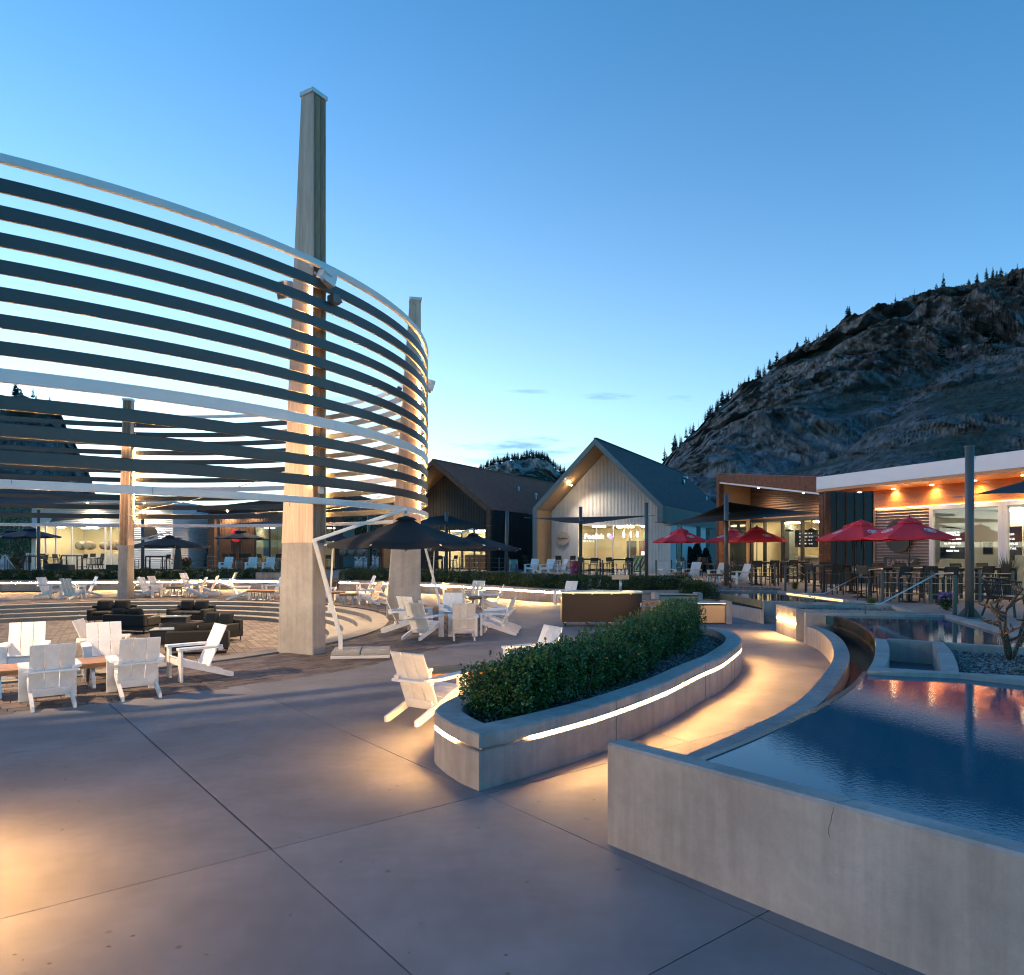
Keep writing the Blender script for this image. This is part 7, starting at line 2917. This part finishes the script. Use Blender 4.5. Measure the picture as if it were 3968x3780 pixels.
# ---- red umbrellas
def make_red():
    t_ = thing('market_umbrella', 'x', 'umbrella')
    r_ = 1.36
    MB().tube([(0, 0, .03), (0, 0, 2.70)], .02, 10).build('pole', M_BLACK, t_, True)
    MB().tube([(0, 0, .72), (0, 0, 1.02)], .030, 10).build('sleeve', M_STEEL, t_, True)
    MB().lathe([(.30, 0), (.30, .03), (.05, .05), (.05, .10)], 20).build('base', M_BLACK, t_, True)
    canopy(MB(), r_, 8, 2.06, 2.66, .07, 4, R(22.5)).build('canopy', M_RED, t_)
    canopy(MB(), .36, 8, 2.56, 2.70, .02, 2, R(22.5)).build('vent', M_RED, t_)
    MB().lathe([(.02, 0), (.03, .03), (.001, .07)], 8, (0, 0, 2.70)).build('finial', M_BLACK, t_)
    for k in range(8):
        a = R(22.5 + 45 * k)
        MB().tube([(math.cos(a) * .05, math.sin(a) * .05, 2.60), (math.cos(a) * (r_ - .02), math.sin(a) * (r_ - .02), 2.02)], .010, 6).build('rib', M_BLACK, t_)
    slope = math.atan2(2.66 - 2.06, r_)
    for k in range(0, 8, 2):
        a = R(45 * k - 90 + 0)
        rr = r_ * .66 * math.cos(R(22.5))
        zc = 2.66 - (2.66 - 2.06) * (.66 ** .9) + .010
        e_ = bpy.data.objects.new('emblem', None)
        mb = MB()
        n_ = 24
        vs, fs = [], []
        for q_ in range(n_):
            b = 2 * math.pi * q_ / n_
            vs += [(math.cos(b) * .18, math.sin(b) * .17, .0), (math.cos(b) * .155, math.sin(b) * .145, .0)]
        fs = [(2 * q_, 2 * ((q_ + 1) % n_), 2 * ((q_ + 1) % n_) + 1, 2 * q_ + 1) for q_ in range(n_)]
        # small barge-like mark in the middle
        vs += [(-.11, -.01, 0), (.11, -.01, 0), (.08, -.06, 0), (-.08, -.06, 0), (-.09, .01, 0), (.12, .01, 0), (.06, .05, 0), (-.05, .05, 0)]
        b = 2 * n_
        fs += [(b + 3, b + 2, b + 1, b), (b + 4, b + 5, b + 6, b + 7)]
        mb.add(vs, fs)
        o_ = mb.build('emblem', M_EMB, t_)
        o_.location = (math.cos(a) * rr, math.sin(a) * rr, zc)
        up = Vector((math.cos(a) * math.sin(slope), math.sin(a) * math.sin(slope), math.cos(slope)))
        xx = Vector((-math.sin(a), math.cos(a), 0))
        yy = up.cross(xx)
        o_.rotation_euler = Matrix((xx, yy, up)).transposed().to_euler()
        bpy.data.objects.remove(e_)
        tm = text_mesh('TRADING', .055, .0, 'CENTER', .003)
        l_ = link('emblem_text', tm, M_EMB, o_, (0, .085, .001))
        tm = text_mesh('BREWING', .04, .0, 'CENTER', .002)
        l_ = link('emblem_text', tm, M_EMB, o_, (0, -.095, .001))
    return t_


M_EMB = mat('emblem_white', (.75, .73, .73), .6)
RD = Proto(make_red())
G_R = 'red market umbrellas'


def red(x, y, rz, label, z=DK):
    RD.put(at(x, y, z), R(rz), label, G_R)


red(2640, 2256, 20, 'red umbrella before the pale side wall of the grey gable, front of a pair')
red(2622, 2240, 45, 'red umbrella just behind the front one before the grey gable side wall')
red(2933, 2268, 12, 'red umbrella in front of the dark window wall, right of a pair')
red(2838, 2254, 30, 'red umbrella half behind the slim pole, left of a pair')
red(3338, 2316, 0, 'frontmost of three overlapping red umbrellas before the dark seamed wall')
red(3318, 2301, 24, 'middle of three overlapping red umbrellas before the dark seamed wall')
red(3304, 2294, 10, 'rearmost of three overlapping red umbrellas before the dark seamed wall')
red(3524, 2334, 14, 'red umbrella in front of the dark disc sign of the eatery')


def make_navy():
    t_ = thing('patio_umbrella', 'x', 'umbrella')
    MB().tube([(0, 0, .03), (0, 0, 2.55)], .022, 10).build('pole', M_BLACK, t_, True)
    MB().lathe([(.28, 0), (.28, .04), (.05, .06)], 18).build('base', M_BLACK, t_, True)
    canopy(MB(), 1.6, 8, 2.08, 2.55, .06, 4, R(22.5)).build('canopy', M_NAVY, t_)
    canopy(MB(), .42, 8, 2.52, 2.66, .02, 2, R(22.5)).build('vent', M_NAVY, t_)
    for k in range(8):
        a = R(22.5 + 45 * k)
        MB().tube([(math.cos(a) * .05, math.sin(a) * .05, 2.5), (math.cos(a) * 1.58, math.sin(a) * 1.58, 2.04)], .010, 6).build('rib', M_BLACK, t_)
    return t_


NV = Proto(make_navy())
NV.put(at(116, 2218, ZL), 0, 'navy umbrella before the bright glass front at the far left', 'navy patio umbrellas', 1.12)
NV.put(at(40, 2208, ZL), .3, 'navy umbrella at the left edge behind another', 'navy patio umbrellas', 1.12)
NV.put(at(930, 2206, ZL), .2, 'navy umbrella in front of the red round sign', 'navy patio umbrellas', 1.12)
NV.put(at(1290, 2210, DK), .2, 'navy umbrella between the two big towers', 'navy patio umbrellas', 1.1)


# ---- stools, bar tables
def make_stool():
    t_ = thing('bar_stool', 'x', 'stool')
    for sx in (-1, 1):
        MB().span((sx * .21, -.20, 0), (sx * .19, -.17, .76), .035, .03).build('leg', M_BLACK, t_)
        mb = MB()
        mb.span((sx * .21, .22, 0), (sx * .205, .19, .76), .035, .03)
        mb.span((sx * .205, .19, .74), (sx * .205, .27, 1.12), .035, .03)
        mb.build('back_leg', M_BLACK, t_)
        MB().span((sx * .205, -.19, .30), (sx * .205, .21, .30), .02, .03).build('stretcher', M_BLACK, t_)
    MB().span((-.2, -.19, .26), (.2, -.19, .26), .03, .02).build('foot_rail', M_BLACK, t_)
    MB().box((0, 0, .765), (.42, .42, .03), None, .006).build('seat', M_GREY, t_)
    MB().box((0, .245, .985), (.385, .012, .26), Matrix.Rotation(R(-12), 3, 'X'), .003).build('sling_back', M_SLING, t_)
    MB().span((-.22, .275, 1.125), (.22, .275, 1.125), .03, .03).build('top_rail', M_BLACK, t_)
    return t_


M_SLING = mat('taupe_sling', (.055, .042, .036), .7, var=.2, vscale=30)
ST = Proto(make_stool())
G_ST = 'dark bar stools'


def stool(x, y, face, label, z=DK, sc_=None):
    ST.put(at(x, y, z), R(face + 90), label, G_ST, sc_)


def make_bar_table(l, w_, h=1.05):
    t_ = thing('bar_table', 'x', 'table')
    MB().box((0, 0, h - .015), (l, w_, .03), None, .005).build('top', M_TTOP, t_)
    MB().box((0, 0, h - .06), (l - .06, w_ - .06, .06)).build('apron', M_BLACK, t_)
    for sx in (-1, 1):
        for sy in (-1, 1):
            MB().box((sx * (l / 2 - .05), sy * (w_ / 2 - .05), (h - .06) / 2), (.07, .07, h - .06)).build('leg', M_BLACK, t_)
    return t_


M_TTOP = mat('dark_table_top', (.06, .055, .05), .35, var=.2, vscale=4)
BT = Proto(make_bar_table(1.2, .75))
BTS = Proto(make_bar_table(.75, .75))
G_BT = 'dark bar tables'
BT.put(at(3225, 2294, DK), R(8), 'dark bar table left of the three umbrella poles', G_BT)
BTS.put(at(3430, 2316, DK), R(10), 'small dark bar table behind the near rail post', G_BT)
BT.put(at(3545, 2322, DK), R(12), 'dark bar table under the umbrella before the disc sign', G_BT)
BT.put(at(3700, 2324, DK), R(12), 'dark bar table left of the thick grey pole', G_BT)
BT.put(at(3850, 2318, DK), R(12), 'dark bar table right of the thick grey pole', G_BT)
BT.put(at(2960, 2264, DK), R(5), 'dark bar table before the lit window wall', G_BT)
BT.put(at(3080, 2258, DK), R(5), 'dark bar table farther along the lit window wall', G_BT)
stool(3153, 2300, 20, 'dark stool in side view at the left of the patio, by the back pool')
stool(3234, 2305, 95, 'dark stool with its back to us left of the umbrella poles')
stool(3293, 2298, 170, 'dark stool facing left just left of the umbrella poles')
stool(3210, 2286, 275, 'dark stool facing us across the left bar table')
stool(3362, 2328, 25, 'nearest dark stool with a pale sling, right of the umbrella poles')
stool(3418, 2302, 275, 'dark stool facing us behind the small bar table')
stool(3490, 2333, 98, 'dark stool with its back to us under the disc sign')
stool(3572, 2336, 120, 'dark stool turned left under the umbrella edge')
stool(3618, 2330, 40, 'dark stool turned right before the glass door jamb')
stool(3560, 2304, 275, 'dark stool facing us against the corrugated wall')
stool(3500, 2300, 265, 'dark stool facing us near the EATERY sign')
stool(3668, 2338, 92, 'dark stool with its back to us left of the thick pole')
stool(3722, 2306, 275, 'dark stool facing us before the glass, left of the thick pole')
stool(3806, 2330, 100, 'dark stool with its back to us right of the thick pole')
stool(3868, 2332, 110, 'dark stool farther right of the thick pole')
stool(3826, 2302, 275, 'dark stool facing us before the glass, right of the thick pole')
stool(2930, 2272, 80, 'dark stool before the window wall beside the umbrella pole')
stool(2990, 2270, 100, 'dark stool with its back to us before the window wall')
stool(2905, 2256, 0, 'dark stool facing right before the window wall')
stool(3022, 2256, 190, 'dark stool facing left before the window wall')
stool(3065, 2266, 95, 'dark stool before the black glass door')
stool(3110, 2256, 185, 'dark stool just right of the black glass door')
stool(2760, 2240, 350, 'dark stool by the rusty frame, left one')
stool(2742, 2238, 20, 'dark stool by the rusty frame behind the left one')
stool(2660, 2236, 15, 'dark stool behind the first red umbrella, left one')
stool(2695, 2234, 190, 'dark stool behind the first red umbrella, right one')
stool(2860, 2246, 15, 'dark stool behind the slim pole')
# before the grey gable
BT.put(at(2290, 2232, DK), R(-5), 'dark bar table before the wine window, left one', G_BT)
BT.put(at(2412, 2234, DK), R(-5), 'dark bar table before the wine window, right one', G_BT)
BT.put(at(2190, 2214, DK), R(-5), 'dark bar table under the round wine sign', G_BT)
BT.put(at(2065, 2208, DK), R(-5), 'dark bar table between the two gables', G_BT)
for (x_, y_, f_, lb) in ((2262, 2236, 40, 'dark stool left of the wine window table'), (2300, 2240, 95, 'dark stool with its back to us at the wine window table'), (2345, 2234, 150, 'dark stool right of the wine window table'), (2372, 2238, 40, 'dark stool left of the second wine window table'), (2432, 2240, 100, 'dark stool with its back to us before the second wine window table'), (2470, 2236, 170, 'dark stool beside the pole before the wine window'), (2170, 2218, 60, 'dark stool under the round wine sign, left one'), (2212, 2218, 120, 'dark stool under the round wine sign, right one'), (2040, 2212, 60, 'dark stool between the gables, left one'), (2090, 2212, 130, 'dark stool between the gables, middle one'), (2112, 2214, 150, 'dark stool between the gables, right one')):
    stool(x_, y_, f_, lb)
# before the rusty gable
BT.put(at(1690, 2212, DK), R(-5), 'dark bar table before the rusty gable windows', G_BT)
for (x_, y_, f_, lb) in ((1660, 2216, 80, 'dark stool before the rusty gable windows, left one'), (1700, 2216, 100, 'dark stool before the rusty gable windows, middle one'), (1755, 2214, 150, 'dark stool before the rusty gable windows, right one')):
    stool(x_, y_, f_, lb)
# left terraces
BT.put(at(133, 2212, ZL), R(3), 'dark bar table at the far left beside the grey pole', G_BT)
BT.put(at(278, 2208, ZL), R(3), 'dark bar table in the middle of the bright glass front', G_BT)
BT.put(at(605, 2214, ZL), R(3), 'dark bar table right of the slim tower', G_BT)
for (x_, y_, f_, lb) in ((165, 2216, 190, 'dark stool beside the grey pole at the far left'), (225, 2212, 350, 'dark stool left in the bright glass front'), (248, 2214, 30, 'dark stool second in the bright glass front'), (318, 2214, 175, 'dark stool third in the bright glass front'), (352, 2204, 265, 'dark stool at the inside counter, left one'), (393, 2204, 265, 'dark stool at the inside counter, right one'), (520, 2214, 60, 'dark stool right of the slim tower, left one'), (568, 2216, 20, 'dark stool right of the slim tower, by the pole'), (640, 2216, 170, 'dark stool right of the slim tower, right one'), (880, 2206, 80, 'dark stool under the red sign, left one'), (905, 2206, 95, 'dark stool under the red sign, second from left'), (940, 2206, 100, 'dark stool under the red sign, third from left'), (958, 2206, 120, 'dark stool under the red sign, right one'), (1015, 2208, 60, 'dark stool before the brown building glass door, left one'), (1075, 2208, 130, 'dark stool before the brown building glass door, right one'), (1275, 2210, 90, 'dark stool in the lit doorway right of the tall tower')):
    stool(x_, y_, f_, lb, ZL if x_ < 1200 else DK)


def make_lounge():
    t_ = thing('rope_chair', 'x', 'chair')
    for sx in (-1, 1):
        MB().span((sx * .30, -.28, 0), (sx * .24, -.22, .36), .035, .035).build('leg', M_BLACK, t_)
        MB().span((sx * .30, .32, 0), (sx * .24, .22, .36), .035, .035).build('leg', M_BLACK, t_)
    MB().box((0, 0, .38), (.62, .60, .06), None, .02).build('seat', M_BLACK, t_)
    n_ = 40
    top_ = []
    for k in range(n_ + 1):
        a = R(-20 + 220 * k / n_)
        top_.append(Vector((math.cos(a) * .42, math.sin(a) * .40, .68 + .08 * max(0, math.sin(a)))))
    MB().tube(top_, .018, 7).build('top_rail', M_BLACK, t_, True)
    mb = MB()
    for k in range(n_ + 1):
        a = R(-20 + 220 * k / n_)
        mb.tube([top_[k], (math.cos(a) * .33, math.sin(a) * .31, .38)], .007, 4, False)
    mb.build('rope_back', M_BLACK, t_)
    return t_


LC = Proto(make_lounge())
p = at(3905, 2392, DK)
o = LC.put((p.x + .12, p.y + .25, DK), R(35), 'dark rope armchair on the right behind the cactus', 'rope armchairs', 1.25)
LC.put(at(205, 2214, ZL), R(60), 'dark rope armchair at the left before the bright glass front', 'rope armchairs')
LC.put(at(370, 2216, ZL), R(-40), 'dark rope armchair left of the slim tower on the terrace', 'rope armchairs')
pb = thing('planter_box', 'dark rectangular fire box on the left terrace behind the shrubs', 'fire box')
a, b = at(192, 2214, ZL), at(278, 2214, ZL)
MB().box(((a.x + b.x) / 2, a.y, ZL + .22), (b.x - a.x, .8, .44), None, .02).build('body', mat('dark_stone', (.05, .045, .045), .6), pb)
pb2 = thing('planter_box', 'dark rectangular fire box on the left terrace beside the slim tower', 'fire box')
a, b = at(422, 2214, ZL), at(505, 2214, ZL)
MB().box(((a.x + b.x) / 2, a.y, ZL + .22), (b.x - a.x, .8, .44), None, .02).build('body', MATS['dark_stone'], pb2)
ht_ = thing('patio_heater', 'slim dark patio heater beside the left clipped shrub', 'heater', at(690, 2206, ZL))
MB().add([(-.25, -.25, 0), (.25, -.25, 0), (.25, .25, 0), (-.25, .25, 0), (-.09, -.09, 2.1), (.09, -.09, 2.1), (.09, .09, 2.1), (-.09, .09, 2.1)], [(0, 1, 5, 4), (1, 2, 6, 5), (2, 3, 7, 6), (3, 0, 4, 7), (4, 5, 6, 7)]).build('body', M_BLACK, ht_)
MB().lathe([(.30, 2.25), (.28, 2.29), (.02, 2.36)], 16).build('hood', M_BLACK, ht_, True)
MB().tube([(0, 0, 2.1), (0, 0, 2.3)], .03, 8).build('neck', M_BLACK, ht_)
ws = thing('yard_sign', 'small white sign board lettered James St at the left behind the rail', 'sign', at(120, 2206, ZL))
MB().box((0, 0, 1.05), (.75, .03, .30)).build('board', M_WHITE, ws)
lettering('lettering', 'James St', .16, M_BLACK, ws, (0, -.02, 1.05), (R(90), 0, 0), .002)
for sx in (-1, 1):
    MB().box((sx * .33, 0, .45), (.04, .04, .9)).build('post', M_GREY, ws)
af = thing('a_frame_board', 'small black framed board leaning by the grey pole at the left', 'board', at(166, 2206, ZL))
MB().box((0, 0, .95), (.36, .03, .40), None, .005).build('board', M_BLACK, af)
MB().lathe([(.001, 0), (.14, 0), (.14, .004), (.001, .004)], 18, (0, 0, 0)).build('badge', M_GREY, af, False, (0, -.017, .95)).rotation_euler = (R(90), 0, 0)
MB().box((0, .1, .45), (.05, .05, .9)).build('post', M_BLACK, af)
# painted steel drums
for (x_, y_, cs, lb) in ((1990, 2222, ((.10, .28, .24), (.16, .05, .20)), 'steel drum painted green and purple on the terrace between the gables'), (2229, 2234, ((.50, .03, .06), (.04, .06, .28)), 'steel drum painted red, blue and pink beside the middle pole'), (2162, 2214, ((.42, .05, .03), (.40, .22, .03)), 'steel drum painted red and orange under the wine sign')):
    t_ = thing('painted_drum', lb, 'drum', at(x_, y_, DK), 0, 'painted steel drums')
    MB().lathe([(.29, 0), (.30, .02), (.29, .30), (.305, .31), (.29, .32), (.29, .58), (.305, .59), (.29, .60), (.29, .88), (.30, .9), (.27, .9), (.001, .89)], 24).build('shell', mat('drum_' + str(x_), cs[0], .45, var=.1, vscale=2), t_, True)
    for k in range(5):
        a = R(200 + k * 36)
        mb = MB()
        pts = [(a - .25, .1 + .12 * (k % 3)), (a + .3, .15 + .1 * k % .3), (a + .1, .62 + .06 * (k % 2))]
        mb.add([(math.cos(u) * .308, math.sin(u) * .308, z_) for (u, z_) in pts] + [(math.cos(u) * .300, math.sin(u) * .300, z_) for (u, z_) in pts], [(0, 1, 2), (5, 4, 3)])
        mb.build('paint_patch', mat('drum_b' + str(x_) + str(k % 2), cs[1] if k % 2 else (.45, .22, .36), .45), t_)
pot = thing('tall_pot', 'tall black square pot before the rusty gable', 'pot', at(1864, 2205, DK))
MB().box((0, 0, .5), (.7, .6, 1.0), None, .02).build('body', M_BLACK, pot)
fl_ = flower_bush('potted_flowers', 'red potted flowers on the table under the wine sign', at(2148, 2214, DK) + Vector((0, 0, 1.05)), .45, (.35, .02, .03), 71)


# ---- cable rails
def rail_run(label, pts, h=1.02, z=DK, steps=None):
    t_ = thing('cable_railing', label, 'railing', (0, 0, 0), 0, 'cable railings')
    P_ = [at(x_, y_, z) for (x_, y_) in pts]
    for q_ in P_:
        MB().box((q_.x, q_.y, z + h / 2), (.075, .05, h), None, .004).build('post', M_GREY, t_)
    for k in range(3):
        zz = z + h * (.28 + .32 * k)
        for i in range(len(P_) - 1):
            MB().tube([(P_[i].x, P_[i].y, zz), (P_[i + 1].x, P_[i + 1].y, zz)], .006, 5, False).build('cable', M_STEEL, t_)
    return t_


rail_run('cable railing along the lit window wall terrace', [(2822, 2272), (2913, 2273), (3002, 2273)])
rail_run('cable railing by the far pool before the black glass door', [(3043, 2292), (3090, 2262), (3124, 2293)])
rail_run('cable railing post line in front of the bar stools at the right', [(3420, 2332), (3607, 2339), (3797, 2338), (3925, 2345)])
rail_run('tall single rail post left of the thick pole', [(3698, 2387), (3702, 2386)])
rail_run('cable railing before the rusty gable terrace', [(1742, 2214), (1782, 2215), (1820, 2215), (1856, 2214), (1890, 2214), (1934, 2216), (1972, 2216)])
rail_run('cable railing between the two big towers', [(1407, 2212), (1453, 2212), (1474, 2211)])
rail_run('cable railing before the grey gable', [(2262, 2240), (2335, 2242), (2437, 2246), (2480, 2246)])
rail_run('cable railing right of the grey gable corner', [(2542, 2244), (2602, 2240), (2655, 2242)])
rail_run('cable railing at the end of the left terrace', [(738 + 65, 2206), (823, 2206), (845, 2206)], 1.02, ZL)
lr = thing('stair_handrail', 'pale sloping handrail at the far left of the terrace', 'handrail', (0, 0, 0), 0, 'stair handrails')
a, b = atY(19, 2151, 46), atY(58, 2204, 46)
MB().tube([a, b], .035, 8).build('rail', M_STEEL, lr, True)
for k in range(4):
    q_ = a.lerp(b, k / 4)
    MB().box((q_.x, q_.y, (q_.z + ZL) / 2), (.05, .04, max(.1, q_.z - ZL))).build('post', M_GREY, lr)
lr = thing('stair_handrail', 'pale sloping handrail between the two big towers', 'handrail', (0, 0, 0), 0, 'stair handrails')
a, b = atY(1374, 2204, 47), atY(1400, 2160, 47)
MB().tube([a, b, b + Vector((.3, 0, 0))], .03, 8).build('rail', M_STEEL, lr, True)
# floor drain and scattered debris
dr = thing('floor_drain', 'round slotted drain cover in the concrete right of the middle chairs', 'drain', at(1955, 2352, .006))
for k in range(9):
    MB().box((-.4 + k * .1, 0, 0), (.05, .32, .008)).build('slot', M_DARKP, dr)
